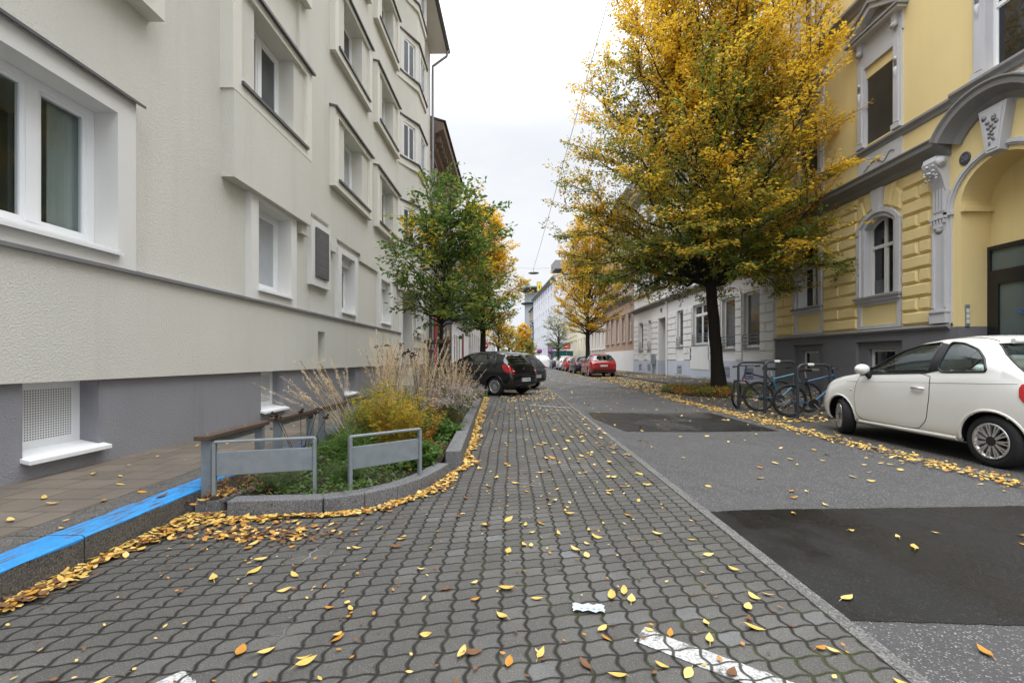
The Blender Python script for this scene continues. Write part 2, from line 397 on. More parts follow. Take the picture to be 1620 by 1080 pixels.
# worn white bay lines, at a slant across the paving
def bay_line(x, y, l, wd=.115):
    e = Vector((-.80, .60)); o = Vector((-e.y, e.x))*wd/2
    P = []; n = 24
    for k in range(n+1): P.append(Vector((x, y))+e*l*k/n - o*(1+random.uniform(-.09, .09)))
    for k in range(n, -1, -1): P.append(Vector((x, y))+e*l*k/n + o*(1+random.uniform(-.09, .09)))
    b = MB(); b.add([(p.x, p.y, .004) for p in P], [tuple(range(len(P)))[::-1]], paver_paint); tag(b.build('bay_line_marking'), kind='structure')
bay_line(1.13, 1.55, .72); bay_line(-1.14, 1.59, .20)
for k in range(0, 9): bay_line(1.44, 11.2+k*2.72, 1.12 if k else 1.2, .10)
# pavement with its kerb on the left
sheet('pavement', -4.7, -2.95, -8, 130, .17, slabs)
b = MB(); b.box(-2.95, -2.735, -8, 130, -.2, .172, kerb_stone); b.box(-2.735, -2.49, -8, 130, -.2, .172, kerb_stone)
tag(b.build('kerb', bevel=.012), kind='structure')
b = MB()
ys = np.arange(-6, 14.5, .1); e0 = -2.695+rng.normal(0, .004, len(ys)); e1 = -2.488+rng.normal(0, .0015, len(ys)); e2 = .157+rng.normal(0, .006, len(ys))
for k in range(len(ys)-1):
    b.add([(e0[k], ys[k], .1765), (-2.503, ys[k], .1765), (e1[k], ys[k], .165), (e1[k], ys[k], e2[k]),
           (e0[k+1], ys[k+1], .1765), (-2.503, ys[k+1], .1765), (e1[k+1], ys[k+1], .165), (e1[k+1], ys[k+1], e2[k+1])],
          [(0,1,5,4), (1,2,6,5), (2,3,7,6)], blue_kerb)
tag(b.build('blue_kerb_marking', fix=True), kind='structure')
# planter kerbs of granite
def curb_run(b, pts, wd, h, gap=.006, seglen=.55):
    """stones along a polyline given by its outer edge; the stone lies to the left of the direction of travel"""
    P = [Vector(p) for p in pts]
    # resample to stones
    L_ = [0]
    for i in range(1, len(P)): L_.append(L_[-1]+(P[i]-P[i-1]).length)
    n = max(1, round(L_[-1]/seglen))
    def at(s):
        for i in range(1, len(P)):
            if s <= L_[i]+1e-9: return P[i-1].lerp(P[i], (s-L_[i-1])/(L_[i]-L_[i-1]))
        return P[-1]
    for k in range(n):
        s0, s1 = L_[-1]*k/n+gap/2, L_[-1]*(k+1)/n-gap/2
        a, c = at(s0), at(s1); e = (c-a).normalized(); o = Vector((-e.y, e.x))*wd
        dz = random.uniform(-.004, .004)
        V = [a, c, c+o, a+o]
        b.add([(p.x, p.y, -.1) for p in V]+[(p.x, p.y, h+dz) for p in V], [(0,3,2,1),(4,5,6,7),(0,1,5,4),(1,2,6,5),(2,3,7,6),(3,0,4,7)], granite)
b = MB()
curb_run(b, [(-2.16, 3.44), (-1.46, 3.50)], .15, .125, seglen=.7)
curb_run(b, [(-1.45, 3.505), (-1.12, 3.68), (-.88, 3.98), (-.74, 4.34), (-.655, 4.72)], .15, .125, seglen=.3)
curb_run(b, [(-.565, 5.02), (-.69, 8.55)], .17, .19, seglen=1.15)
curb_run(b, [(-2.46, 3.52), (-2.28, 3.56)], .05, .10, seglen=.5); curb_run(b, [(-2.28, 3.56), (-2.22, 3.95)], .05, .10, seglen=.5)
curb_run(b, [(-1.55, 8.86), (-.72, 8.86)], .17, .15, seglen=.85)
curb_run(b, [(-.71, 9.04), (-.86, 13.6)], .17, .16, seglen=1.15)
tag(b.build('planter_kerb', bevel=.01), kind='structure')
b = MB(); P = [(-2.47, 3.62), (-2.1, 3.56), (-1.46, 3.62), (-1.2, 3.75), (-1.0, 4.02), (-.86, 4.4), (-.78, 5.0), (-.84, 8.7), (-.9, 9.1), (-1.0, 13.6), (-2.47, 13.6)]
b.add([(x, y, .07) for x, y in P], [tuple(range(len(P)))], soil); tag(b.build('planter_soil'), kind='structure')
# ================================================================== FACADE KIT
class Facade:
    """rectangles painted over one another; each has a depth towards the street. Turned into real relief with reveals."""
    def __init__(s, X0, sgn): s.X0 = X0; s.sgn = sgn; s.r = []
    def add(s, y0, y1, z0, z1, d, mat, owner='wall'): s.r.append((y0, y1, z0, z1, d, mat, owner))
    def emit(s, back=-.35):
        ys = sorted({round(v, 4) for r in s.r for v in r[:2]}); zs = sorted({round(v, 4) for r in s.r for v in r[2:4]})
        ny, nz = len(ys)-1, len(zs)-1; cell = [[None]*nz for _ in range(ny)]
        yi = {v: i for i, v in enumerate(ys)}; zi = {v: i for i, v in enumerate(zs)}
        for r in s.r:
            for i in range(yi[round(r[0], 4)], yi[round(r[1], 4)]):
                for j in range(zi[round(r[2], 4)], zi[round(r[3], 4)]): cell[i][j] = r[4:]
        out = {}
        X = lambda d: s.X0+s.sgn*d
        def q(own, P, mat, want):
            b = out.setdefault(own, MB())
            n = (Vector(P[1])-Vector(P[0])).cross(Vector(P[2])-Vector(P[0]))
            if n.dot(Vector(want)) < 0: P = P[::-1]
            b.add(P, [(0, 1, 2, 3)], mat)
        # merge equal cells along z to keep the mesh light
        for i in range(ny):
            j = 0
            while j < nz:
                c = cell[i][j]
                if c is None: j += 1; continue
                k = j
                while k+1 < nz and cell[i][k+1] == c: k += 1
                d, m, o = c
                q(o, [(X(d), ys[i], zs[j]), (X(d), ys[i+1], zs[j]), (X(d), ys[i+1], zs[k+1]), (X(d), ys[i], zs[k+1])], m, (s.sgn, 0, 0))
                j = k+1
        none = (back, None, None)
        for i in range(ny+1):
            for j in range(nz):
                a = (cell[i-1][j] or none) if i > 0 else none; c = (cell[i][j] or none) if i < ny else none
                if abs(a[0]-c[0]) < 1e-6: continue
                hi, lo, w_ = (a, c, 1) if a[0] > c[0] else (c, a, -1)
                if hi[1] is None: continue
                q(hi[2], [(X(lo[0]), ys[i], zs[j]), (X(hi[0]), ys[i], zs[j]), (X(hi[0]), ys[i], zs[j+1]), (X(lo[0]), ys[i], zs[j+1])], hi[1], (0, w_, 0))
        for i in range(ny):
            for j in range(nz+1):
                a = (cell[i][j-1] or none) if j > 0 else none; c = (cell[i][j] or none) if j < nz else none
                if abs(a[0]-c[0]) < 1e-6: continue
                hi, lo, w_ = (a, c, 1) if a[0] > c[0] else (c, a, -1)
                if hi[1] is None: continue
                q(hi[2], [(X(lo[0]), ys[i], zs[j]), (X(hi[0]), ys[i], zs[j]), (X(hi[0]), ys[i+1], zs[j]), (X(lo[0]), ys[i+1], zs[j])], hi[1], (0, 0, w_))
        return out
def window(root, off, X0, sgn, y0, y1, z0, z1, d, mull=(.5,), trans=None, fr=.06, fmat=None, pmat=None, sill=None, name='window', hood=None, surround=None, upper=True, th=.06):
    """frame with glazing bars; children pane, sill, hood, surround. d is the depth of the frame's outer face"""
    fmat = fmat or pvc; pmat = pmat or pane_dark
    X = lambda a: X0+sgn*a
    b = MB()
    def bar(ya, yb, za, zb, dd=0): b.box(X(d-th), X(d+dd), ya, yb, za, zb, fmat)
    bar(y0, y0+fr, z0, z1); bar(y1-fr, y1, z0, z1); bar(y0+fr, y1-fr, z0, z0+fr*1.1); bar(y0+fr, y1-fr, z1-fr, z1)
    zt = None
    if trans: zt = z0+(z1-z0)*trans; bar(y0+fr, y1-fr, zt-fr*.6, zt+fr*.6, .004)
    for m in mull:
        ym = y0+(y1-y0)*m
        segs = [(z0+fr*1.1, (zt-fr*.6) if zt else z1-fr)]
        if zt and upper: segs.append((zt+fr*.6, z1-fr))
        for za, zb in segs: bar(ym-fr*.75, ym+fr*.75, za, zb, .006)
        # inner sashes give each light its own thin step
    lights = [y0+fr]+[y0+(y1-y0)*m for m in mull]+[y1-fr]
    zr = [(z0+fr*1.1, (zt-fr*.6) if zt else z1-fr)]+([(zt+fr*.6, z1-fr)] if zt else [])
    for za, zb in zr:
        for k in range(len(lights)-1):
            ya = lights[k]+(fr*.75 if k else 0); yb = lights[k+1]-(fr*.75 if k < len(lights)-2 else 0); e = fr*.45
            if yb-ya < .15 or zb-za < .15: continue
            for (p, q_, r_, t_) in ((ya, ya+e, za, zb), (yb-e, yb, za, zb), (ya+e, yb-e, za, za+e), (ya+e, yb-e, zb-e, zb)):
                b.box(X(d-th), X(d-.016), p, q_, r_, t_, fmat)
    o = b.build(name, root, off)
    p = MB(); p.box(X(d-th-.012), X(d-.035), y0+fr*.5, y1-fr*.5, z0+fr*.5, z1-fr*.5, pmat); p.build('pane', o, off)
    if sill:
        s_ = MB(); ov, m, zt_, ex, drop = sill
        za = z0-.004
        V = [(X(d+.002), y0-ex, za), (X(ov), y0-ex, za-drop), (X(ov), y1+ex, za-drop), (X(d+.002), y1+ex, za)]
        V += [(a, b_, c-zt_) for a, b_, c in V]
        s_.add(V, [(0,1,2,3),(7,6,5,4),(0,4,5,1),(1,5,6,2),(2,6,7,3),(3,7,4,0)], m); s_.build('sill', o, off, fix=True)
    if hood:
        h = MB(); a, c, zz, ov, t_, m = hood
        h.add([(X(0), a, zz+.05), (X(ov), a, zz), (X(ov), c, zz), (X(0), c, zz+.05), (X(0), a, zz+.05-t_), (X(ov), a, zz-t_), (X(ov), c, zz-t_), (X(0), c, zz+.05-t_)],
              [(0,1,2,3),(7,6,5,4),(0,4,5,1),(1,5,6,2),(2,6,7,3),(3,7,4,0)], m); h.build('hood', o, off, fix=True)
    if surround: surround.build('surround', o, off)
    return o
# ================================================================== CREAM APARTMENT BUILDING ON THE LEFT
LX = -4.12
LROT = -8/720                       # its front is turned slightly inwards along the street
offL = (LX, 0, 0)
lb = thing('apartment_building', 'cream rendered apartment building with grey plinth and framed windows beside the blue kerb', 'building', (LX, 0, 0), LROT)
F = Facade(LX, 1)
room_wall = M('room_wall', (.55, .54, .51), .9, .1); clear_pane = car_glass('clear_window_glass', (.72, .76, .75))
YE = 21.6; ZT = 15.75
F.add(-6, 17, -.1, 1.0, -.055, plinth_grey, 'plinth'); F.add(17, YE, -.1, 1.0, -.055, plinth_grey, 'plinth_2')
F.add(-6, YE, 1.0, 2.12, 0, cream)
F.add(-6, YE, 2.12, 4.3, -.06, cream)           # ground floor sits a little behind the skins above and below
F.add(-6, 8.62, 3.78, ZT, -.06, cream); F.add(8.62, YE, 3.78, ZT, .0, cream)
cols = [(2.78, 5.16), (6.40, 8.86), (10.0, 12.55), (13.05, 15.5), (-.9, 1.5), (-4.6, -2.2)]
storeys = [5.02, 8.0, 10.98, 13.9]
winlist = []
# basement windows
bas = [(3.84, 4.54), (7.42, 8.12), (11.0, 11.75), (14.6, 15.3), (.3, 1.0)]
for a, c in bas: F.add(a, c, .36, 1.0, -.30, dark_room, 'plinth')
# ground-floor windows: (y0,y1,z0,z1, surround, style)
gf = [(2.88, 4.66, 2.34, 3.72, .22, 'big'), (7.20, 8.24, 2.36, 3.70, .20, 'curtain'), (10.62, 11.5, 2.36, 3.66, .20, 'shutter'), (13.72, 14.72, 2.36, 3.62, .22, 'shutter'), (18.6, 19.6, 2.36, 3.6, .2, 'shutter'), (-1.4, .4, 2.34, 3.72, .22, 'big')]
for i, (a, c, z0, z1, s, st) in enumerate(gf):
    F.add(a-s, c+s, 2.12, z1+s+.0, .035, surround_white, 'surround%d' % i)
    F.add(a, c, z0-.02, z1, -.29 if st != 'big' else -1.1, surround_white if st != 'big' else room_wall, 'surround%d' % i)
# notches in the upper skin over plaque and windows
F.add(8.80, 9.95, 3.78, 4.14, -.06, cream)
F.add(10.40, 12.0, 3.78, 3.96, -.06, cream)
F.add(9.06, 9.98, 2.70, 4.02, .03, surround_white, 'plaque_frame'); 
# vent slot and entrance
F.add(9.42, 9.78, 1.15, 1.78, -.30, cream_lt)
F.add(16.3, 17.75, -.1, 3.55, -1.1, cream_lt)
F.add(16.05, 16.3, 0, 3.6, .03, surround_white); F.add(17.75, 18.0, 0, 3.6, .03, surround_white)
F.add(18.0, YE, 1.62, 2.12, -.06, cream)
# upper frames: pale band, recessed cream field and the window hole
for ci, (a, c) in enumerate(cols):
    for si, z in enumerate(storeys):
        zt = z+1.74 if si < 3 else z+1.7
        own = 'frame%d_%d' % (ci, si)
        F.add(a, c, z, zt, .13, cream_lt, own)
        F.add(a+.2, c-.2, z+.24, zt-.16, .07, cream, own)
        wa, wc = (a+c)/2-.62, (a+c)/2+.62
        F.add(wa, wc, z+.24, zt-.16, -.28, cream_lt, own)
        winlist.append((own, wa, wc, z+.26, zt-.17, a, c, z, zt, si, ci))
    if ci == 1: F.add(a+.03, c-.03, 3.78, 5.02, .125, cream)     # shallow oriel under the first-floor frame
E_ = F.emit()
E_['wall'].build('wall', lb, offL); E_['plinth'].build('plinth', lb, offL); E_['plinth_2'].build('plinth', lb, offL)
for i, (a, c, z0, z1, s, st) in enumerate(gf):
    b = E_['surround%d' % i]
    kw = dict(big=dict(mull=(.335, .665), pmat=clear_pane), curtain=dict(mull=(), pmat=pane_curtain), shutter=dict(mull=(.5,), pmat=pane_grey))[st]
    z1w = z1-.002
    if st == 'shutter':
        m = MB(); m.box(LX-.2, LX-.10, a+.01, c-.01, z1-.2, z1-.003, pvc); m.build('shutter_box', lb, offL, bevel=.02); z1w = z1-.2
    window(lb, offL, LX, 1, a+.002, c-.002, z0, z1w, -.21, fr=.075, sill=(.085, pvc, .035, .02, .045), surround=b,
           hood=(a-s-.04, c+s+.07, z1+s+.0, .09, .03, zinc) if st == 'big' else None, **kw)
for own, wa, wc, z0, z1, a, c, z, zt, si, ci in winlist:
    window(lb, offL, LX, 1, wa+.002, wc-.002, z0, z1, -.2, mull=(.5,), fr=.07, pmat=(pane_grey if (ci+si) % 2 else pane_curtain),
           sill=(.17, zinc, .05, (c-a)/2-.62-.19, .05), hood=(a-.03, c+.05, zt+.005, .19, .045, zinc), surround=E_[own])
curt = M('net_curtain', (.82, .82, .80), .9, .1, var=.05)
for a, c in ((4.30, 4.60), (3.62, 3.80)):
    b = MB(); P = [[(LX-.33+.02*math.sin(k*1.9), a+(c-a)*k/14, z) for z in (2.36, 3.7)] for k in range(15)]; b.grid(P, curt, True); b.build('curtain', lb, offL)
# string course of sheet metal over the lower skin
b = MB()
V = [(LX-.058, 0, 2.172), (LX+.045, 0, 2.14), (LX+.045, 0, 2.105), (LX+.0015, 0, 2.105), (LX-.058, 0, 2.10)]
for a, c in ((-6, 16.05),):
    b.add([(x, a, z) for x, _, z in V]+[(x, c, z) for x, _, z in V], [(0,1,2,3,4)[::-1], (5,6,7,8,9), (0,1,6,5), (1,2,7,6), (2,3,8,7), (3,4,9,8), (4,0,5,9)], zinc_lt)
b.box(LX-.058, LX+.04, 18.0, YE, 1.62, 1.66, zinc_lt)
b.build('string_course', lb, offL, fix=True)
# box-outs beside the plaque
for ya, yb_ in ((8.62, 8.92), (9.99, 10.3)): b = MB(); b.box(LX-.055, LX+.04, ya, yb_, 3.59, 3.775, cream); b.build('corbel', lb, offL)
# basement windows with perforated screens
def screen_mat():
    g = G('perforated_white_metal'); p = g.pos(); s = g.n('ShaderNodeSeparateXYZ'); g.l(p, s.inputs[0])
    f = lambda v: g.ss(g.m('PINGPONG', g.m('ADD', v, 10.), .0115), .0056, .0064)
    hole = g.m('MULTIPLY', f(s.outputs[1]), f(s.outputs[2]))
    c = g.mix(hole, (.75, .755, .76), (.02, .02, .02))
    return g.done(g.bsdf(c, .45, .4))
screen = screen_mat()
for a, c in bas:
    b = MB(); x = LX-.245
    b.box(x-.05, x, a, a+.07, .38, .99, pvc); b.box(x-.05, x, c-.07, c, .38, .99, pvc); b.box(x-.05, x, a+.07, c-.07, .38, .47, pvc); b.box(x-.05, x, a+.07, c-.07, .93, .99, pvc)
    o = b.build('basement_window', lb, offL)
    m = MB(); m.box(x-.03, x-.008, a+.069, c-.069, .469, .931, screen); m.build('screen', o, offL)
    m = MB(); m.add([(x+.002, a-.02, .40), (LX+.03, a-.02, .345), (LX+.03, c+.06, .345), (x+.002, c+.06, .40), (x+.002, a-.02, .37), (LX+.03, a-.02, .305), (LX+.03, c+.06, .305), (x+.002, c+.06, .37)],
          [(0,1,2,3),(7,6,5,4),(0,4,5,1),(1,5,6,2),(2,6,7,3),(3,7,4,0)], pvc); m.build('sill', o, offL, fix=True, bevel=.004)
# small shutter set into the vent slot
b = MB(); b.box(LX-.296, LX-.27, 9.44, 9.76, 1.17, 1.76, surround_white); b.build('vent_cover', lb, offL)
# entrance door deep in its recess
b = MB(); b.box(LX-1.095, LX-1.03, 16.34, 17.71, .17, 3.2, pvc); o = b.build('door', lb, offL)
b = MB(); b.box(LX-1.03, LX-1.015, 16.5, 17.55, .5, 2.3, pane_grey); b.build('pane', o, offL)
# plaster frame and roof
E_['plaque_frame'].build('plaque_frame', lb, offL)
b = MB()
b.box(LX-.3, LX+.78, -6, YE+.1, ZT-.02, ZT+.10, surround_white)
b.add([(LX+.80, -6, ZT+.1), (LX+.80, YE+.15, ZT+.1), (LX-6, YE+.15, ZT+4.2), (LX-6, -6, ZT+4.2)], [(0,1,2,3)], zinc)
b.add([(LX+.80, YE+.15, ZT+.1), (LX-6, YE+.15, ZT+4.2), (LX-6, YE+.15, ZT+.1)], [(0,1,2)], cream)
b.build('roof', lb, offL)
b = MB(); b.tube([(LX+.86, -6, ZT+.06), (LX+.86, YE+.1, ZT+.06)], .085, zinc, 10); b.build('gutter', lb, offL)
b = MB(); b.tube([(LX+.86, YE-.12, ZT+.0), (LX+.80, YE-.12, ZT-.28), (LX+.14, YE-.12, ZT-.75), (LX+.14, YE-.12, ZT-1.2), (LX+.14, YE-.12, .17)], .055, zinc_lt, 10); b.build('downpipe', lb, offL)
# rear volume so that the gable and back are closed
b = MB(); b.box(LX-9, LX-1.16, -6, YE, -.1, ZT, cream)
b.box(LX-1.15, LX-.066, YE-.03, YE-.002, -.1, ZT-.03, cream); b.build('gable_wall', lb, offL)
# polygonal bay above the entrance
def bay():
    P = [(LX+.001, 15.75), (LX+.46, 16.75), (LX+.46, 18.05), (LX+.001, 19.0)]
    def ring(b, z0, z1, out, mat, top=True):
        q = [(x+(out if i in (1, 2) else 0), y+(-out*.9 if i < 2 else out*.9)) for i, (x, y) in enumerate(P)]
        b.prism(q, mat, z0, z1)
    b = MB(); ring(b, 3.62, ZT-.03, 0, cream); o = b.build('bay', lb, offL)
    for si, z in enumerate(storeys):
        zt = z+1.74
        fb = MB(); ring(fb, z+.02, z+.25, .06, cream_lt); ring(fb, zt-.2, zt-.02, .06, cream_lt)
        fb.build('frame_band', o, offL)
        hb = MB(); ring(hb, z+.255, z+.30, .11, zinc); ring(hb, zt-.015, zt+.03, .12, zinc); hb.build('hood', o, offL)
        for (pa, pc, nwin) in ((P[0], P[1], 1), (P[1], P[2], 1), (P[2], P[3], 1)):
            a, c = Vector((*pa, 0)), Vector((*pc, 0)); e = (c-a).normalized(); n_ = Vector((e.y, -e.x, 0)); ln = (c-a).length; mid = (a+c)/2
            if n_.x < 0: n_ = -n_
            wb = MB(); zc = (z+.3+zt-.2)/2; hz = (zt-.2-z-.3)/2
            for t in (-1, 1): wb.obox(mid+e*t*(ln/2-.12)+n_*.02+Vector((0, 0, zc)), e*.10, n_*.055, (0, 0, hz), surround_white)
            for t in (-1, 0, 1): wb.obox(mid+e*t*(ln/2-.26)+n_*.0+Vector((0, 0, zc)), e*.035, n_*.028, (0, 0, hz), pvc)
            for t in (-1, 1): wb.obox(mid+n_*.0+Vector((0, 0, zc+t*(hz-.04))), e*(ln/2-.3), n_*.027, (0, 0, .04), pvc)
            w_ = wb.build('bay_window', o, offL)
            pb = MB(); pb.obox(mid+n_*.0+Vector((0, 0, zc)), e*(ln/2-.24), n_*.012, (0, 0, hz-.02), pane_grey); pb.build('pane', o, offL)
bay()
# the plaque hangs on the wall: a thing of its own
pl = thing('memorial_plaque', 'grey stone plaque with faint engraved lines in a white frame on the cream wall', 'plaque', (LX, 0, 0), LROT)
st_m = M('plaque_stone', (.105, .10, .105), .55, .45, var=.3, vs=20, bump=.001, bs=120); eng = M('plaque_engraving', (.24, .235, .235), .7, .3)
b = MB(); b.box(LX+.031, LX+.07, 9.22, 9.82, 2.88, 3.88, st_m); b.build('slab', pl, offL, bevel=.006)
b = MB(); z = 3.76; rr = random.Random(4)
while z > 2.98:
    ln = rr.uniform(.22, .46) if z < 3.7 else .3; y = 9.52-ln/2
    while y < 9.52+ln/2:
        wl = rr.uniform(.02, .07); 
        for k in range(max(1, int(wl/.016))): b.box(LX+.0705, LX+.0715, y+k*.016, y+k*.016+.010, z, z+.022-.006*rr.random(), eng)
        y += wl+.018
    z -= rr.choice((.042, .042, .042, .085))
b.build('engraving', pl, offL)
# ================================================================== YELLOW BUILDING ON THE RIGHT
RX = 10.7
yellow = M('yellow_render', (.77, .62, .31), .9, .2, var=.06, vs=.8, bump=.003, bs=80, streak=.10, fine=.06)
trim = M('lavender_grey_trim', (.52, .52, .545), .85, .25, var=.08, vs=1.5, streak=.15)
trim_dk = M('grey_cornice', (.25, .245, .245), .8, .25, var=.15, vs=1.2, streak=.35)
yplinth = M('dark_grey_plinth', (.165, .165, .18), .85, .25, var=.12, vs=1.2, streak=.15, bump=.002, bs=70)
white_wall = M('white_wall_render', (.70, .695, .68), .9, .2, var=.06, vs=.8, streak=.12, bump=.002, bs=70)
white_plinth = M('blue_grey_plinth', (.50, .53, .60), .9, .2, var=.08, vs=.9, streak=.2)
pinkish = M('dusty_pink_render', (.42, .30, .225), .9, .2, var=.1, vs=.8, streak=.3)
beige = M('beige_render', (.55, .48, .38), .9, .2, var=.08, vs=.8, streak=.2)
roof_tile = M('dark_roof', (.09, .075, .07), .85, .2, var=.3, vs=2)
iron = M('grey_iron', (.14, .14, .15), .5, .4, .3)
yb = thing('townhouse', 'yellow townhouse with grey trim, arched windows and a deep arched doorway', 'building', (RX, 0, 0))
offY = (RX, 0, 0)
def frustum(b, poly, d0, d1, inset, mat, X0=RX, sgn=-1):
    """raised panel with bevelled edges; poly in (y,z)"""
    n = len(poly); A = sum(poly[i][0]*poly[(i+1) % n][1]-poly[(i+1) % n][0]*poly[i][1] for i in range(n))
    if A < 0: poly = poly[::-1]
    pts = [Vector(p) for p in poly]; ins = []
    for i in range(n):
        a, c, e = pts[i-1], pts[i], pts[(i+1) % n]
        d1_ = (c-a).normalized(); d2_ = (e-c).normalized(); n1 = Vector((-d1_.y, d1_.x)); n2 = Vector((-d2_.y, d2_.x))
        k = n1+n2; k = k/max(.2, k.dot(n1)) if k.length > 1e-6 else n1
        ins.append(c+k*inset)
    X = lambda d: X0+sgn*d
    V = [(X(d0), p.x, p.y) for p in pts]+[(X(d1), p.x, p.y) for p in ins]
    F = [tuple(range(n, 2*n))]+[(i, (i+1) % n, n+(i+1) % n, n+i) for i in range(n)]
    if sgn < 0: F = [f[::-1] for f in F]
    b.add(V, F, mat)
def arch_pts(y0, y1, zs, rise, n=18):
    w_ = y1-y0; r = (w_*w_/4+rise*rise)/(2*rise); cz = zs+rise-r; cy = (y0+y1)/2
    a = math.asin(min(1, w_/2/r))
    if rise > w_/2: a = math.pi-a
    return [(cy+r*math.sin(t), cz+r*math.cos(t)) for t in np.linspace(-a, a, n+1)]
def arch_ring(b, y0, y1, zs, rise, wd, d0, d1, mat, X0=RX, sgn=-1, n=18, outer=None):
    I = arch_pts(y0, y1, zs, rise, n); O = outer or arch_pts(y0-wd, y1+wd, zs, rise+wd*.92, n)
    X = lambda d: X0+sgn*d
    for k in range(n):
        P = [I[k], I[k+1], O[k+1], O[k]]
        V = [(X(d0), *p) for p in P]+[(X(d1), *p) for p in P]
        b.add(V, [(3,2,1,0),(4,5,6,7),(0,1,5,4),(2,3,7,6)]+([(3,0,4,7)] if k == 0 else [])+([(1,2,6,5)] if k == n-1 else []), mat)
Y0, Y1, YH = 2.0, 18.4, 19.5
F = Facade(RX, -1)
F.add(Y0, 10, 0, 1.98, .06, yplinth, 'plinth_2'); F.add(10, Y1, 0, 1.98, .06, yplinth, 'plinth')
F.add(Y0, Y1, 1.98, YH, 0, yellow)
gw = [(12.72, 13.78), (15.87, 16.93), (6.9, 7.9), (3.4, 4.4)]
ZSP, RISE = 5.10, .24
for i, (a, c) in enumerate(gw):
    F.add(a, c, 3.05, ZSP+RISE, -.27, dark_room, 'wall')
    F.add(a-.55 if 0 else a-.24, c+.24, 2.12, 2.95, .0, yellow)
    pn = 'plinth' if a > 10 else 'plinth_2'; F.add(a+.05, c-.05, .78, 1.5, -.25, dark_room, pn); F.add(a-.3, a+.05, .0, 1.72, -.05, yplinth, pn); F.add(c-.05, c+.3, .0, 1.72, -.05, yplinth, pn); F.add(a+.05, c-.05, 1.5, 1.72, -.05, yplinth, pn); F.add(a+.05, c-.05, 0, .78, -.05, yplinth, pn)
PC, PH = 9.98, .87
F.add(PC-PH, PC+PH, 0, 4.85+.90, -.72, yellow, 'wall'); F.add(PC-PH, PC+PH, 0, 2.0, -.72, yplinth, 'wall')
fw = [(12.72, 13.76, 7.64, 9.95), (15.86, 16.9, 7.64, 9.95), (8.95, 10.24, 7.64, 9.95), (5.6, 6.6, 7.64, 9.95), (3.0, 4.0, 7.64, 9.95)]
for a, c, z0, z1 in fw: F.add(a, c, z0, z1, -.20, dark_room); F.add(a, c, 12.45, 14.6, -.20, dark_room); F.add(a, c, 16.4, 18.3, -.2, dark_room)
E_ = F.emit()
E_['wall'].build('wall', yb, offY); E_['plinth'].build('plinth', yb, offY); E_['plinth_2'].build('plinth', yb, offY)
b = MB(); b.box(RX+.76, RX+9, Y0, Y1, 0, YH, yellow); b.box(RX+.002, RX+.755, Y1-.01, Y1, 0, YH, yellow); b.box(RX+.002, RX+.755, Y0, Y0+.01, 0, YH, yellow); b.build('rear_wall', yb, offY)
b = MB(); b.add([(RX-.5, Y0, YH), (RX-.5, Y1, YH), (RX+5, Y1, YH+3.6), (RX+5, Y0, YH+3.6)], [(0,3,2,1)], roof_tile); b.add([(RX+10, Y0, YH), (RX+10, Y1, YH), (RX+5, Y1, YH+3.6), (RX+5, Y0, YH+3.6)], [(0,1,2,3)], roof_tile)
for y in (Y0, Y1): b.add([(RX-.5, y, YH), (RX+5, y, YH+3.6), (RX+10, y, YH)], [(0,1,2)], yellow)
b.build('roof', yb, offY)
# profiled courses: (depth, z) outline swept along y, or along a path in (y,z)
def course(name, prof, y0, y1, mat, root=yb, X0=RX, sgn=-1, off=offY, path=None):
    b = MB(); path = path or [(y0, 0, (0, 1)), (y1, 0, (0, 1))]; P = []
    for (y, z, nrm) in path: P.append([(X0+sgn*d, y+nrm[0]*h, z+nrm[1]*h) for d, h in prof]+[(X0+sgn*prof[0][0], y+nrm[0]*prof[0][1], z+nrm[1]*prof[0][1])])
    b.grid(P, mat, False)
    m = len(prof); b.add(P[0][:m], [tuple(range(m))], mat); b.add(P[-1][:m], [tuple(range(m))[::-1]], mat)
    return b.build(name, root, off, fix=True)
course('plinth_course', [(.0, 1.981), (.065, 1.93), (.10, 1.95), (.16, 2.0), (.16, 2.035), (.0, 2.09)], 11.05, Y1, trim_dk)
course('plinth_course', [(.0, 1.981), (.065, 1.93), (.10, 1.95), (.16, 2.0), (.16, 2.035), (.0, 2.09)], Y0, 8.85, trim_dk)
corn = [(.0, -.25), (.05, -.24), (.09, -.17), (.11, -.10), (.26, -.02), (.36, .02), (.37, .12), (.42, .17), (.42, .20), (.0, .27)]
course('cornice', [(d, 6.42+h) for d, h in corn], 11.08, Y1, trim_dk); course('cornice', [(d, 6.42+h) for d, h in corn], Y0, 8.88, trim_dk)
ap = arch_pts(8.93, 11.03, 6.42, .62, 26); path = []
for i, (y, z) in enumerate(ap):
    a, c = ap[max(0, i-1)], ap[min(len(ap)-1, i+1)]; t = Vector((c[0]-a[0], c[1]-a[1])).normalized(); path.append((y, z, (-t.y, t.x)))
course('arched_cornice', [(d*1.08, h) for d, h in corn], 0, 0, trim_dk, path=path)
belt = [(.0, 7.30), (.04, 7.32), (.06, 7.40), (.13, 7.46), (.13, 7.52), (.0, 7.57)]
course('belt_course', belt, 11.0, Y1, trim_dk); course('belt_course', belt, Y0, 8.4, trim_dk); course('belt_course', [(d+.04, z+.06) for d, z in belt], 8.4, 11.0, trim_dk)
belt2 = [(.0, 11.85), (.05, 11.88), (.08, 11.98), (.20, 12.08), (.20, 12.16), (.0, 12.28)]
course('belt_course', belt2, Y0, Y1, trim_dk)
course('eaves_cornice', [(.0, YH-.9), (.1, YH-.85), (.2, YH-.4), (.55, YH-.25), (.6, YH), (.0, YH+.02)], Y0, Y1, trim_dk)
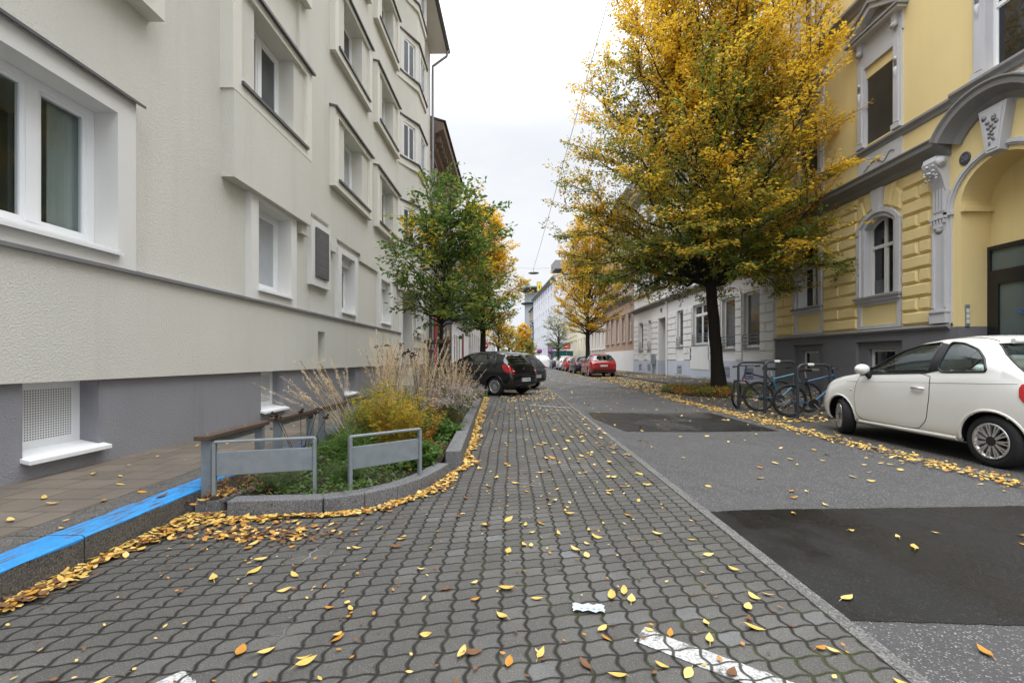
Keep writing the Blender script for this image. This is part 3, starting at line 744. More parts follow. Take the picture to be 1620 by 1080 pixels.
# ground-floor windows
for i, (a, c) in enumerate(gw):
    s = MB()
    arch_ring(s, a, c, ZSP, RISE, .25, -.27, .05, trim); arch_ring(s, a-.13, c+.13, ZSP+.01, RISE+.11, .13, .051, .10, trim)
    for y in (a-.25, c): s.box(RX+.0, RX-.05, y, y+.25, 3.06, ZSP, trim)
    for y in (a-.25, c+.12): s.box(RX-.051, RX-.10, y, y+.13, 3.06, ZSP+.02, trim)
    for y, k in ((a, 1), (c, -1)): s.box(RX+.27, RX-.0, y, y+k*.002, 3.06, ZSP, trim)
    # sill and panel below
    s.box(RX+.27, RX-.18, a-.30, c+.30, 2.99, 3.055, trim_dk); s.box(RX+.0, RX-.12, a-.26, c+.26, 2.90, 2.99, trim)
    for (ya, yb_, za, zb) in ((a-.24, a-.12, 2.10, 2.9), (c+.12, c+.24, 2.10, 2.9), (a-.12, c+.12, 2.10, 2.2), (a-.12, c+.12, 2.8, 2.9)): s.box(RX, RX-.05, ya, yb_, za, zb, trim)
    kz = ZSP+RISE+.20
    s_k = MB(); yc = (a+c)/2; frustum(s_k, [(yc-.13, kz-.12), (yc+.13, kz-.12), (yc+.22, 6.17), (yc-.22, 6.17)], 0, .13, .03, trim)
    # arched frame
    f = MB(); fr = .055; d0, d1 = -.25, -.18
    arch_ring(f, a+fr, c-fr, ZSP-.02, RISE-.03, fr, d0, d1, pvc_old, outer=arch_pts(a, c, ZSP, RISE))
    X = lambda d: RX-d
    zt = 4.52
    for y in (a, c-fr): f.box(X(d0), X(d1), y, y+fr, 3.06, ZSP-.01, pvc_old)
    f.box(X(d0), X(d1), a+fr, c-fr, 3.06, 3.14, pvc_old); f.box(X(d0), X(d1+.012), a+fr, c-fr, zt-.05, zt+.05, pvc_old)
    f.box(X(d0), X(d1+.008), yc-.045, yc+.045, 3.14, zt-.05, pvc_old); f.box(X(d0), X(d1+.004), yc-.04, yc+.04, zt+.05, ZSP+RISE-.06, pvc_old)
    for ya, yb_ in ((a+fr, yc-.045), (yc+.045, c-fr)):
        for q in ((ya, ya+.03, 3.14, zt-.05), (yb_-.03, yb_, 3.14, zt-.05)): f.box(X(d0), X(d1-.02), *q, pvc_old)
    o = f.build('window', yb, offY)
    P = arch_pts(a+.03, c-.03, ZSP-.01, RISE-.02)
    p = MB(); p.prism([(a+.03, 3.08), (c-.03, 3.08)]+P[::-1], pane_dark, RX+.225, RX+.24, 'yz'); p.build('pane', o, offY)
    s.build('surround', o, offY); s_k.build('keystone', o, offY)
    if i == 0:   # things on the sill seen through the glass are only hinted at: a pale net curtain below
        p = MB(); p.box(RX+.215, RX+.222, yc+.05, c-.07, 3.15, 3.55, pane_grey); p.build('net_curtain', o, offY)
    w_ = window(yb, offY, RX, -1, a+.052, c-.052, .785, 1.495, -.16, mull=(), fr=.05, fmat=pvc_old, name='basement_window')
# rusticated blocks
CH = .3685; Z0 = 2.10
def pier(ya, yb_, zmax=6.17, split=.42, flip=0):
    global b
    b = MB(); k = 0; z = Z0
    while z < zmax-.1:
        zt = min(z+CH, zmax); g_ = .018
        if (k+flip) % 2 and split: parts = [(ya, ya+(yb_-ya)*split), (ya+(yb_-ya)*split, yb_)]
        else: parts = [(ya, yb_)]
        for p, q in parts: frustum(b, [(p+g_, z+g_), (q-g_, z+g_), (q-g_, zt-g_), (p+g_, zt-g_)], .001, .075, .045, yellow)
        z += CH; k += 1
    b.build('rusticated_pier', yb, offY)
pier(11.56, 12.46, flip=0); pier(14.04, 15.60, split=.5); pier(17.20, 18.36, split=.55); pier(8.2, 8.4); pier(4.7, 6.6); pier(2.1, 3.1)
def course_row(z0, z1, ya, yb_): frustum(b, [(ya+.018, z0+.018), (yb_-.018, z0+.018), (yb_-.018, z1-.018), (ya+.018, z1-.018)], .001, .075, .045, yellow)
for a, c in gw:
    yc = (a+c)/2
    for sgn in (1, -1):
        b = MB()
        p = lambda t: (yc+sgn*t[0], t[1])
        za = lambda t: ZSP+RISE+.27-.30*(t/.8)**2
        frustum(b, [p((.17, za(.17)+.0)), p((.42, za(.42))), p((.58, 6.16)), p((.24, 6.16))], .001, .075, .04, yellow)
        frustum(b, [p((.45, za(.45))), p((.76, za(.76)-.03)), p((.80, 5.78)), p((.62, 6.0))], .001, .075, .04, yellow)
        b.build('voussoirs', yb, offY)
# first-floor windows: moulded jambs, pediments, blinds
slat = M('blind_slat', (.17, .16, .15), .6, .3, var=.2, vs=3)
for i, (a, c, z0, z1) in enumerate(fw):
    wide = i == 2; yc = (a+c)/2
    s = MB()
    for y in (a-.27, c): 
        s.box(RX, RX-.06, y, y+.27, z0-.06, z1+.28, trim); s.box(RX-.06, RX-.10, y+.06, y+.21, z0+.12, z1+.1, trim); s.box(RX-.06, RX-.12, y-.01, y+.28, z0-.05, z0+.08, trim)
        s.box(RX+.20, RX, y+(.27 if y < yc else -.002), y+(.272 if y < yc else 0), z0, z1, trim)
        zz = z1-.5      # ornament hanging on the jamb
        for k in range(3): s.box(RX-.10, RX-.125, y+.09, y+.18, zz-.02-k*.05, zz+.005-k*.05, trim_dk)
        s.lathe([(.0, -.03), (.05, 0), (.035, .06), (0, .10)], (RX-.11, y+.135, zz+.03), (0, 0, 1), trim, 8)
        s.lathe([(.0, 0), (.05, -.05), (.03, -.22), (0, -.34)], (RX-.11, y+.135, zz-.16), (0, 0, 1), trim, 8)
    s.box(RX, RX-.06, a, c, z1, z1+.28, trim)
    s.box(RX, RX-.035, a-.27, c+.27, 6.70, 7.31, trim)      # apron under the sill with a swag
    sw = [(yc+t*.55, 6.98+.10*math.sin(t*5.5)*(.6+.4*abs(t))+.03*math.cos(t*9)) for t in np.linspace(-1, 1, 26)]
    s.tube([(RX-.045, y, z) for y, z in sw], .016, trim_dk, 6)
    s.lathe([(0, -.05), (.06, -.01), (.045, .03), (0, .05)], (RX-.05, yc, 7.02), (1, 0, 0), trim_dk, 8)
    if not wide:
        pb = MB(); zb = 10.75
        for y in (a-.17, c+.05):   # scroll brackets
            pb.box(RX, RX-.16, y, y+.12, zb-.32, zb, trim); pb.lathe([(.0, -.07), (.07, -.07), (.07, .07), (0, .07)], (RX-.13, y+.06, zb-.30), (0, 1, 0), trim, 12)
        pb.box(RX, RX-.05, a-.3, c+.3, z1+.28, zb, trim)
        pb.box(RX, RX-.28, a-.40, c+.40, zb, zb+.07, trim); pb.box(RX, RX-.34, a-.46, c+.46, zb+.07, zb+.13, trim_dk)
        for sg in (1, -1):
            P = [(yc+sg*(c-a+.92)/2, zb+.13), (yc+sg*(c-a+.92)/2, zb+.26), (yc, zb+.80), (yc, zb+.64)]
            pb.prism(P, trim, RX-.30 if sg > 0 else RX-.301, RX, 'yz')
            pb.prism([(p[0], p[1]+.10) if k in (1, 2) else (p[0], p[1]+(.13 if k == 0 else .16)) for k, p in enumerate(P)], trim_dk, RX-.37, RX, 'yz')
        pb.prism([(yc-.70, zb+.14), (yc+.70, zb+.14), (yc, zb+.64)], trim_dk, RX-.08, RX, 'yz')
    o = window(yb, offY, RX, -1, a+.003, c-.003, z0+.01, z1-.003, -.13, mull=(.5,) if not wide else (), trans=.70 if not wide else .62, fr=.06, fmat=pvc)
    s.build('surround', o, offY)
    if not wide:
        pb.build('pediment', o, offY)
        sb = MB(); n = 44
        for k in range(n):
            z = z0+.03+(z1-.32-z0)*k/n; sb.obox((RX+.06, yc, z), (.016, 0, -.016), (0, (c-a)/2-.01, 0), (.002, 0, .002), slat)
        sb.build('blind', o, offY); sb = MB(); sb.box(RX+.02, RX+.10, a+.005, c-.005, z1-.30, z1-.004, yellow); sb.build('blind_box', o, offY)
    for zz0, zz1 in ((12.45, 14.6), (16.4, 18.3)):
        s = MB()
        for y in (a-.24, c): s.box(RX, RX-.06, y, y+.24, zz0-.05, zz1+.25, trim)
        s.box(RX, RX-.06, a, c, zz1, zz1+.25, trim); s.box(RX, RX-.2, a-.35, c+.35, zz1+.25, zz1+.36, trim_dk)
        o = window(yb, offY, RX, -1, a+.003, c-.003, zz0, zz1, -.12, trans=.68, fr=.06, pmat=pane_grey); s.build('surround', o, offY)
# portal
p = MB()
I = arch_pts(PC-PH, PC+PH, 4.85, .87, 24)
for k in range(24):   # spandrels close the square opening down to the arch
    P = [I[k], I[k+1], (I[k+1][0], 5.755), (I[k][0], 5.755)]
    p.add([(RX-.002, *q) for q in P]+[(RX+.72, *q) for q in P], [(3,2,1,0),(0,1,5,4)], yellow)
for sg in (1, -1): p.box(RX+.72, RX-.015, PC+sg*PH, PC+sg*(PH-.09), 4.70, 4.84, yellow)   # imposts
p.box(RX-.0, RX-.04, PC+PH+.20, PC+PH+.30, 2.0, 4.7, trim)
p.box(RX-.0, RX-.04, PC-PH-.30, PC-PH-.20, 2.0, 4.7, trim)
o = p.build('doorway', yb, offY, fix=True)
p = MB(); arch_ring(p, PC-PH-.18, PC+PH+.18, 4.80, 1.02, .14, 0, .05, trim, n=24); arch_ring(p, PC-PH-.22, PC+PH+.22, 4.80, 1.06, .05, .051, .08, trim, n=24)
for sg in (1, -1): p.box(RX, RX-.09, PC+sg*(PH+.16), PC+sg*(PH+.36), 4.70, 4.80, trim)
p.build('archivolt', o, offY)
p = MB(); frustum(p, [(PC-.17, 5.72), (PC+.17, 5.72), (PC+.34, 6.78), (PC-.34, 6.78)], 0, .17, .035, trim)
frustum(p, [(PC-.11, 5.80), (PC+.11, 5.80), (PC+.22, 6.66), (PC-.22, 6.66)], .171, .185, .01, trim)
rr = random.Random(2)
for k in range(16):
    t = k/15; p.lathe([(0, -.03), (.03+.03*t, 0), (0, .03)], (RX-.19, PC+rr.uniform(-.04, .04)-.0+(.12*t*math.sin(k*2.2)), 5.92+.62*t), (1, 0, 0), trim_dk, 7)
p.build('keystone', o, offY)
p = MB(); xd = RX+.70
for q in ((PC+.80, PC+.86, 1.5, 3.86), (PC-.86, PC-.80, 1.5, 3.86), (PC-.80, PC+.80, 3.76, 3.86), (PC-.80, PC+.80, 3.10, 3.28), (PC-.06, PC+.06, 1.5, 3.1), (PC+.62, PC+.80, 1.5, 3.1), (PC-.80, PC-.62, 1.5, 3.1), (PC+.06, PC+.62, 1.5, 1.75), (PC-.62, PC-.06, 1.5, 1.75), (PC+.06, PC+.62, 2.95, 3.1), (PC-.62, PC-.06, 2.95, 3.1)): p.box(xd, xd-.08, *q, black_paint)
dd = p.build('door', yb, offY)
frost = M('frosted_glass', (.10, .125, .12), .25, .5, var=.15, vs=3)
p = MB(); p.box(xd, xd-.03, PC-.80, PC+.80, 3.28, 3.76, frost); p.build('transom_pane', dd, offY)
for sg in (1, -1): p = MB(); p.box(xd, xd-.035, PC+sg*.06, PC+sg*.62, 1.75, 2.95, frost); p.build('pane', dd, offY)
blue_p = M('blue_plastic', (.02, .12, .55), .4, .4)
p = MB(); p.box(xd-.10, xd-.085, PC+.10, PC+.2, 2.25, 2.29, blue_p); p.build('handle', dd, offY)
p = MB()
for k in range(8): p.box(RX+.72, RX-.02 if k < 5 else RX+.3, PC-PH+.002, PC+PH-.002, .1+k*.18, .1+(k+1)*.18, yplinth)
p.build('doorstep', yb, offY)
# pilasters with consoles either side of the portal
for sg in (1, -1):
    yc = PC+sg*1.32; p = MB()
    p.box(RX, RX-.16, yc-.21, yc+.21, 2.09, 2.35, trim); p.box(RX, RX-.19, yc-.23, yc+.23, 2.35, 2.40, trim)
    p.box(RX, RX-.09, yc-.19, yc+.19, 2.40, 5.35, trim)
    for k in (-1, 1): p.box(RX-.09, RX-.12, yc+k*.15-.025, yc+k*.15+.025, 2.48, 4.35, trim)
    for k in range(4): p.box(RX-.09, RX-.118, yc-.135+k*.075, yc-.09+k*.075, 4.85, 5.4, trim)
    for k in range(5): p.box(RX-.09, RX-.15, yc-.18+k*.08, yc-.14+k*.08, 4.55, 4.66+.02*(k % 2), trim)
    p.box(RX-.09, RX-.16, yc-.21, yc+.21, 4.66, 4.72, trim); p.box(RX-.09, RX-.14, yc-.12, yc+.12, 4.45, 4.55, trim)
    p.lathe([(0, -.02), (.12, 0), (.06, .03), (0, .04)], (RX-.10, yc, 4.42), (-1, 0, 0), trim, 12)
    # console: S-curve in profile
    prof = [(0, 5.35), (.10, 5.35), (.14, 5.5), (.20, 5.7), (.31, 5.88), (.36, 6.05), (.33, 6.17), (0, 6.17)]
    P = [[(RX-d, y, z) for d, z in prof] for y in (yc-.17, yc+.17)]; p.grid(P, trim, False)
    for y, fl in ((yc-.17, 0), (yc+.17, 1)): p.add([(RX-d, y, z) for d, z in prof], [tuple(range(8))], trim)
    for y in (yc-.19, yc+.19):
        for rr_, hh in ((.13, .02), (.09, .04), (.045, .055)): p.lathe([(0, -hh), (rr_, -hh), (rr_, hh), (0, hh)], (RX-.22, y, 6.02), (0, 1, 0), trim, 16)
    q = random.Random(5)
    for k in range(26): p.lathe([(0, -.035), (.04, 0), (0, .035)], (RX-.2-.18*q.random(), yc+q.uniform(-.14, .14), 5.62+.42*q.random()), (-1, q.uniform(-.5, .5), q.uniform(-.5, .5)), trim, 6)
    p.build('pilaster', yb, offY, fix=True)
# oval house number and bell panel are fixed to the wall
sg_ = thing('house_number_plate', 'dark oval house number plate beside the arched doorway', 'sign', (RX, 10.74, 5.93))
p = MB(); p.lathe([(0, 0), (.155, 0), (.155, .02), (.135, .026), (0, .026)], (0, 0, 0), (-1, 0, 0), M('dark_enamel', (.06, .062, .085), .35, .5), 28)
o = p.build('plate', sg_); o.scale = (1, .86, 1)
text('numerals', '20', .17, (-.03, 0, 0), (R(90), 0, R(-90)), M('pewter', (.22, .22, .25), .4, .4), sg_)
sg_ = thing('doorbell_panel', 'narrow steel doorbell panel with pale buttons on the yellow door jamb', 'doorbell', (RX+.14, PC+PH, 2.25))
p = MB(); p.box(-.05, .05, -.03, -.001, -.27, .25, galv); p.build('plate', sg_, bevel=.004)
p = MB()
for k in range(3): p.box(-.035, .035, -.036, -.0305, -.2+k*.125, -.1+k*.125, surround_white)
p.build('buttons', sg_)

# ================================================================== GENERIC ROW HOUSES
def row_house(name, label, X0, sgn, y0, y1, h, wall, base, winw, winh, storeys, pitch, zbase, gz=None, roof=True, sur=None, skip=(), panes=(None,), cornice=None, loc=None, rot=0, first=None, gwall=None, rh=3.2, eave=.5):
    """storeys: list of sill heights. local frame: wall plane x=X0, street towards sgn"""
    off = (X0, y0, 0); root = thing(name, label, 'building', loc or off, rot)
    F = Facade(X0, sgn); F.add(y0, y1, -.1, h, 0, wall)
    if gwall: F.add(y0, y1, -.1, gwall[1], .02, gwall[0])
    F.add(y0, y1, -.1, zbase, .05, base)
    n = max(1, int((y1-y0)/pitch)); cw = []
    for k in range(n):
        yc = y0+(y1-y0)*(k+.5)/n
        for si, z in enumerate(storeys):
            if (k, si) in skip: continue
            w_ = winw; F.add(yc-w_/2, yc+w_/2, z, z+winh, -.2, dark_room); cw.append((yc, z, si, k))
    E_ = F.emit(); E_['wall'].build('wall', root, off)
    for yc, z, si, k in cw:
        s = None
        if sur:
            s = MB()
            for y in (yc-winw/2-.16, yc+winw/2): s.box(X0, X0+sgn*.05, y, y+.16, z-.08, z+winh+.16, sur)
            s.box(X0, X0+sgn*.05, yc-winw/2, yc+winw/2, z+winh, z+winh+.16, sur); s.box(X0, X0+sgn*.16, yc-winw/2-.22, yc+winw/2+.22, z+winh+.16, z+winh+.26, sur)
            s.box(X0, X0+sgn*.12, yc-winw/2-.2, yc+winw/2+.2, z-.16, z-.06, sur)
        window(root, off, X0, sgn, yc-winw/2+.002, yc+winw/2-.002, z+.002, z+winh-.002, -.12, trans=.68, fr=.07, pmat=(pane_grey, pane_dark, pane_curtain)[(k*3+si*5) % 3], surround=s)
    b = MB(); b.box(X0-sgn*.36, X0-sgn*11, y0, y1, -.1, h, wall); b.box(X0-sgn*.355, X0-sgn*.005, y0+.003, y0+.02, -.1, h-.01, wall); b.box(X0-sgn*.355, X0-sgn*.005, y1-.02, y1-.003, -.1, h-.01, wall); b.build('rear_wall', root, off)
    if cornice:
        for (z, d, t, m) in cornice:
            course('cornice', [(.0, z-t), (d*.3, z-t*.9), (d*.45, z-t*.5), (d, z-t*.3), (d, z), (0, z+t*.2)], y0+.003, y1-.003, m, root, X0, sgn, off)
    if roof:
        b = MB(); xe, xr, xb = X0+sgn*eave, X0-sgn*5.5, X0-sgn*11.5
        b.add([(xe, y0+.01, h), (xe, y1-.01, h), (xr, y1-.01, h+rh), (xr, y0+.01, h+rh), (xb, y0+.01, h), (xb, y1-.01, h)], [(0,1,2,3),(3,2,5,4),(0,3,4),(1,5,2),(0,4,5,1)], roof_tile)
        b.build('roof', root, off, fix=True)
    return root, off
# white rusticated house (two sections)
offW = (RX, 18.4, 0)
wb = thing('townhouse', 'white townhouse with rusticated ground floor and iron window rails behind the big yellow tree', 'building', offW)
F = Facade(RX, -1); WA, WB_, WH = 18.41, 39.9, 14.6
F.add(WA, WB_, -.1, WH, 0, white_wall); F.add(WA, WB_, -.1, 1.12, .04, white_plinth)
gwin = [(19.65, 21.05, 1.72, 4.24, ()), (21.8, 23.2, 1.72, 4.24, ()), (24.85, 26.95, 2.02, 4.35, (.5,)), (28.4, 29.5, 2.0, 4.3, ()), (34.9, 35.75, 1.95, 4.2, ()), (37.05, 38.25, 1.95, 4.2, ())]
for a, c, z0, z1, m in gwin: F.add(a, c, z0, z1, -.24, dark_room)
F.add(24.6, 27.2, .62, 1.95, .06, white_wall)
F.add(31.3, 33.25, -.1, 4.15, -.9, white_wall)
for y in (20.1, 22.3, 28.6, 35.0, 37.4): F.add(y, y+.85, .30, .82, -.06, dark_room)
up = [(y, y+1.05, z) for z in (6.5, 10.3) for y in (20.0, 22.6, 25.2, 27.9, 31.7, 34.8, 37.4)]
for a, c, z in up: F.add(a, c, z, z+2.3, -.2, dark_room)
F.emit()['wall'].build('wall', wb, offW)
for a, c, z0, z1, m in gwin:
    o = window(wb, offW, RX, -1, a+.003, c-.003, z0+.003, z1-.003, -.14, mull=m, trans=.74 if m else None, fr=.08, pmat=pane_grey if z0 < 1.8 else pane_dark)
    s = MB(); s.box(RX+.14, RX-.08, a-.06, c+.06, z0-.06, z0, trim_dk); s.build('sill', o, offW)
    r = MB()
    for k in range(4): r.tube([(RX-.045, a+.02, z0+.12+k*.16), (RX-.045, c-.02, z0+.12+k*.16)], .014, iron, 6)
    for y in (a+.03, (a+c)/2, c-.03): r.tube([(RX-.045, y, z0+.05), (RX-.045, y, z0+.62)], .014, iron, 6)
    for y in (a+.03, c-.03): r.tube([(RX-.045, y, z0+.12), (RX+.02, y, z0+.12)], .014, iron, 6)
    r.build('window_rail', o, offW)
for a, c, z in up:
    s = MB()
    for y in (a-.2, c): s.box(RX, RX-.06, y, y+.2, z-.05, z+2.5, white_plinth)
    s.box(RX, RX-.06, a, c, z+2.3, z+2.5, white_plinth); s.box(RX, RX-.22, a-.32, c+.32, z+2.5, z+2.62, trim_dk); s.box(RX, RX-.16, a-.3, c+.3, z-.16, z-.05, trim_dk)
    o = window(wb, offW, RX, -1, a+.003, c-.003, z+.003, z+2.297, -.12, trans=.66, fr=.07, pmat=pane_dark); s.build('surround', o, offW)
for z, d, t, m in ((5.4, .32, .34, trim_dk), (6.38, .12, .14, trim_dk), (14.6, .5, .6, trim_dk)):
    course('cornice', [(.0, z-t), (d*.3, z-t*.9), (d*.45, z-t*.5), (d, z-t*.3), (d, z), (0, z+t*.2)], WA, WB_-.003, m, wb, RX, -1, offW)
def wpier(ya, yb_, z0, z1, split=.5):
    b = MB(); k = 0; z = z0
    while z < z1-.1:
        zt = min(z+.40, z1); g_ = .02
        parts = [(ya, ya+(yb_-ya)*split), (ya+(yb_-ya)*split, yb_)] if k % 2 and split else [(ya, yb_)]
        for p_, q_ in parts: frustum(b, [(p_+g_, z+g_), (q_-g_, z+g_), (q_-g_, zt-g_), (p_+g_, zt-g_)], .001, .06, .022, white_wall)
        z += .40; k += 1
    b.build('rusticated_pier', wb, offW)
for a, c, sp in ((18.5, 19.6, .55), (21.1, 21.75, 0), (23.3, 24.75, .5), (27.0, 28.35, .5), (29.6, 31.2, .5), (33.3, 34.85, .5), (35.8, 37.0, .5), (38.3, 39.8, .5)): wpier(a, c, 1.13, 4.4, sp)
for y in (20.1, 22.3, 28.6, 35.0, 37.4):
    b = MB()
    for k in range(5): b.obox((RX-.03, y+.425, .36+k*.1), (.03, 0, -.02), (0, .42, 0), (.006, 0, .012), white_plinth)
    b.build('vent_louvre', wb, offW)
b = MB(); b.box(RX+.88, RX+.82, 31.35, 33.2, .1, 3.6, dark_room); b.build('door', wb, offW, bevel=.01)
b = MB(); b.lathe([(0, 0), (.17, 0), (.17, .03), (0, .04)], (RX, 32.6, 4.72), (-1, 0, 0), iron, 16); b.build('medallion', wb, offW)
b = MB(); b.tube([(RX-.1, 31.25, .1), (RX-.1, 31.25, 14.2)], .055, white_wall, 8); b.build('downpipe', wb, offW)
b = MB(); b.box(RX+.96, RX+11, WA, WB_, -.1, WH, white_wall); b.box(RX+.005, RX+.955, WB_-.02, WB_-.003, -.1, WH-.01, white_wall); b.build('rear_wall', wb, offW)
b = MB(); b.add([(RX-.5, WA, WH+.05), (RX-.5, WB_, WH+.05), (RX+5.5, WB_, WH+3.4), (RX+5.5, WA, WH+3.4), (RX+11.5, WA, WH+.05), (RX+11.5, WB_, WH+.05)], [(0,1,2,3),(3,2,5,4),(0,3,4),(1,5,2)], roof_tile); b.build('roof', wb, offW, fix=True)
bx = thing('utility_box', 'small grey utility cabinet on a post against the white house beside its doorway', 'utility box', (RX-.2, 33.9, .1))
b = MB(); b.box(-.05, .05, -.05, .05, 0, .7, galv); b.build('post', bx); b = MB(); b.box(-.12, .12, -.2, .2, .7, 1.5, galv); b.build('cabinet', bx, bevel=.02)
row_house('townhouse', 'dusty pink townhouse with pale plinth posts beside the parked red car', RX, -1, 39.92, 52, 16.5, pinkish, white_wall, 1.0, 2.3, (2.9, 7.9, 11.8), 2.35, 2.0, sur=M('stone_trim', (.34, .30, .27), .85, .2, var=.12, vs=1.5, streak=.3), cornice=((7.0, .45, .5, trim_dk), (8.75, .15, .2, trim_dk), (16.4, .6, .6, trim_dk)), gwall=(pinkish, 6.4))
row_house('townhouse', 'pale beige townhouse beyond the dusty pink one', RX, -1, 52.02, 66, 15.5, M('pale_pink_render', (.55, .47, .41), .9, .2, var=.08, vs=.8, streak=.2), white_wall, 1.1, 2.1, (2.5, 6.8, 10.6), 2.2, 1.3, sur=white_wall, cornice=((6.2, .3, .3, trim_dk), (15.4, .5, .5, trim_dk)))
row_house('townhouse', 'plain cream townhouse behind the second yellow tree on the right', RX, -1, 66.02, 88, 13, M('pale_cream_render', (.62, .57, .44), .9, .2, var=.08, vs=.8, streak=.25), white_plinth, 1.0, 1.9, (2.5, 6.2, 9.6), 2.7, 1.0, cornice=((12.9, .4, .4, trim_dk),))
# ================================================================== FURTHER HOUSES ON THE LEFT
anth = M('anthracite_panel', (.055, .06, .075), .6, .35, var=.15); red_p = M('red_panel', (.55, .025, .02), .5, .4, var=.1)
LX2 = -4.02
r2, o2 = row_house('townhouse', 'old brownish townhouse with bracketed eaves above an anthracite shopfront with a red pillar', LX2, 1, 21.75, 30.2, 12.6, M('old_pale_brown_render', (.42, .37, .32), .9, .2, var=.12, vs=1, streak=.3), anth, 1.05, 2.0, (5.2, 8.9), 1.7, .5, sur=M('brown_stone_trim', (.24, .19, .155), .85, .2, var=.15, vs=1.5), gwall=(anth, 4.5), cornice=((12.5, .75, 1.0, M('brown_eaves', (.20, .155, .125), .85, .2, var=.2, vs=2)), (4.75, .2, .3, trim_dk)), rh=2, eave=.85)
for k, (y, w_) in enumerate(((24.1, 1.3), (26.0, 1.2), (27.7, 1.4))): b = MB(); b.box(LX2+.021, LX2+.035, y, y+w_, .6, 3.2, pane_dark); b.build('shop_window', r2, o2)
b = MB(); b.box(LX2+.021, LX2+.16, 22.9, 23.5, .17, 3.7, red_p); b.build('pillar', r2, o2, bevel=.01)
for k in range(14): b = MB(); b.box(LX2, LX2+.55, 22.1+k*.58, 22.3+k*.58, 11.75, 12.1, M('eaves_bracket', (.21, .165, .13), .85, .2, var=.2) if k == 0 else bpy.data.materials['eaves_bracket']); b.build('eaves_bracket', r2, o2)
sgn_ = thing('hanging_sign', 'blank grey board sign hanging over the pavement above the shopfronts', 'sign', (LX2, 30.0, 3.9))
b = MB(); b.box(.15, 1.15, -.04, .04, -.22, .28, M('grey_board', (.30, .31, .34), .6, .3)); b.build('board', sgn_, bevel=.01)
b = MB(); b.tube([(.03, 0, .2), (.2, 0, .2)], .02, iron, 6); b.tube([(.03, 0, -.1), (.2, 0, -.1)], .02, iron, 6); b.build('bracket', sgn_)
r3, o3 = row_house('shop_building', 'low white shopfront with four tall slit windows under grey upper floors', LX2, 1, 30.25, 42, 9.5, M('grey_cladding', (.36, .36, .37), .7, .3, var=.08), white_wall, 1.4, 1.6, (4.9, 7.3), 2.4, .3, gwall=(white_wall, 3.9), rh=.3, eave=.1, cornice=((4.2, .5, .25, surround_white),))
for k in range(4): b = MB(); b.box(LX2+.021, LX2+.03, 31.4+k*1.0, 31.75+k*1.0, 1.0, 2.9, pane_grey); b.build('slit_window', r3, o3)
b = MB(); b.box(LX2+.021, LX2+.04, 36.2, 37.6, .2, 3.2, M('dark_red_door', (.16, .03, .03), .6, .3)); b.build('door', r3, o3)
row_house('apartment_block', 'grey rendered apartment block behind the yellow trees on the left', LX2, 1, 42.05, 62, 13.5, M('warm_grey_render', (.45, .43, .42), .9, .2, var=.08, vs=.8), plinth_grey, 1.2, 1.6, (2.2, 5.2, 8.2, 11.0), 2.5, .8, rh=2.5)
row_house('apartment_block', 'white apartment block far down the left side of the street', LX2, 1, 62.05, 92, 14, white_wall, plinth_grey, 1.2, 1.6, (2.2, 5.2, 8.2, 11.2), 2.8, .8, rh=2.5)
row_house('apartment_block', 'pale grey apartment block at the far left bend', LX2-.6, 1, 92.05, 128, 13, M('pale_grey_render', (.55, .55, .56), .9, .2, var=.07, vs=.8), plinth_grey, 1.3, 1.6, (2.2, 5.2, 8.2, 10.6), 3.2, .8, rh=2)
# ================================================================== THE FAR END, WHERE THE STREET BENDS LEFT
tl, to = row_house('office_building', 'tall white office building with a vertical letter sign where the street bends', 0, -1, 0, 36, 17.6, M('cool_white_render', (.66, .67, .71), .85, .25, var=.05, vs=.6), white_plinth, 1.1, 1.7, (1.9, 4.7, 7.5, 10.3, 13.1, 15.4), 3.3, .7, loc=(8.55, 89, 0), rot=R(4.3), rh=1.2, cornice=((17.5, .7, .7, trim_dk),))
b = MB(); b.box(-.9, -.02, 35.2, 35.4, 6.4, 11.6, M('dark_teal_sign', (.035, .07, .09), .5, .4)); vs = b.build('letter_sign', tl)
for k, ch in enumerate('CITY'): text('letter', ch, 1.35, (-.46, 35.15, 10.9-k*1.22), (R(90), 0, 0), surround_white, vs, .02)
b = MB(); b.box(-.1, -1.15, 19.5, 19.8, 17.3, 19.6, trim_dk); b.box(-.2, -1.05, 19.4, 19.49, 17.45, 19.45, M('yellow_sign', (.75, .60, .02), .5, .4)); b.prism([(-.5, 17.8), (-.8, 18.4), (-.5, 18.9)], black_paint, 19.37, 19.395, 'xz'); b.build('roof_sign', tl)
b = MB(); b.box(-.1, 2.5, 0, 5, 18.9, 20.6, trim_dk); b.build('attic_storey', tl)
lowb = thing('low_shop', 'low blue grey flat roofed annexe in front of the tall white building', 'building', (8.2, 84, 0))
b = MB(); b.box(-1.3, 3, 0, 4, 0, 4.0, M('blue_grey_metal', (.22, .27, .33), .5, .35, .2)); b.build('wall', lowb); b = MB(); b.box(-1.6, 3.1, -.2, 4.1, 4.0, 4.25, trim_dk); b.build('roof', lowb)
b = MB(); b.box(-1.0, 2.6, -.03, 0, .4, 2.6, pane_grey); b.build('window', lowb)
row_house('office_building', 'grey modern office block closing the view at the end of the street', 0, -1, 0, 30, 15.5, M('steel_grey_cladding', (.34, .37, .42), .6, .3, var=.08), plinth_grey, 2.2, 1.7, (1.5, 4.6, 7.7, 10.8), 3.2, .5, loc=(9, 196, 0), rot=R(-90), rh=.4)
row_house('apartment_block', 'brown flat roofed block just before the end of the street', 0, -1, 0, 22, 17, M('brown_brick_render', (.30, .25, .2), .85, .2, var=.1), plinth_grey, 1.6, 1.6, (2, 5.2, 8.4, 11.6, 14.2), 3.0, .5, loc=(7.0, 132, 0), rot=R(3), rh=.4)
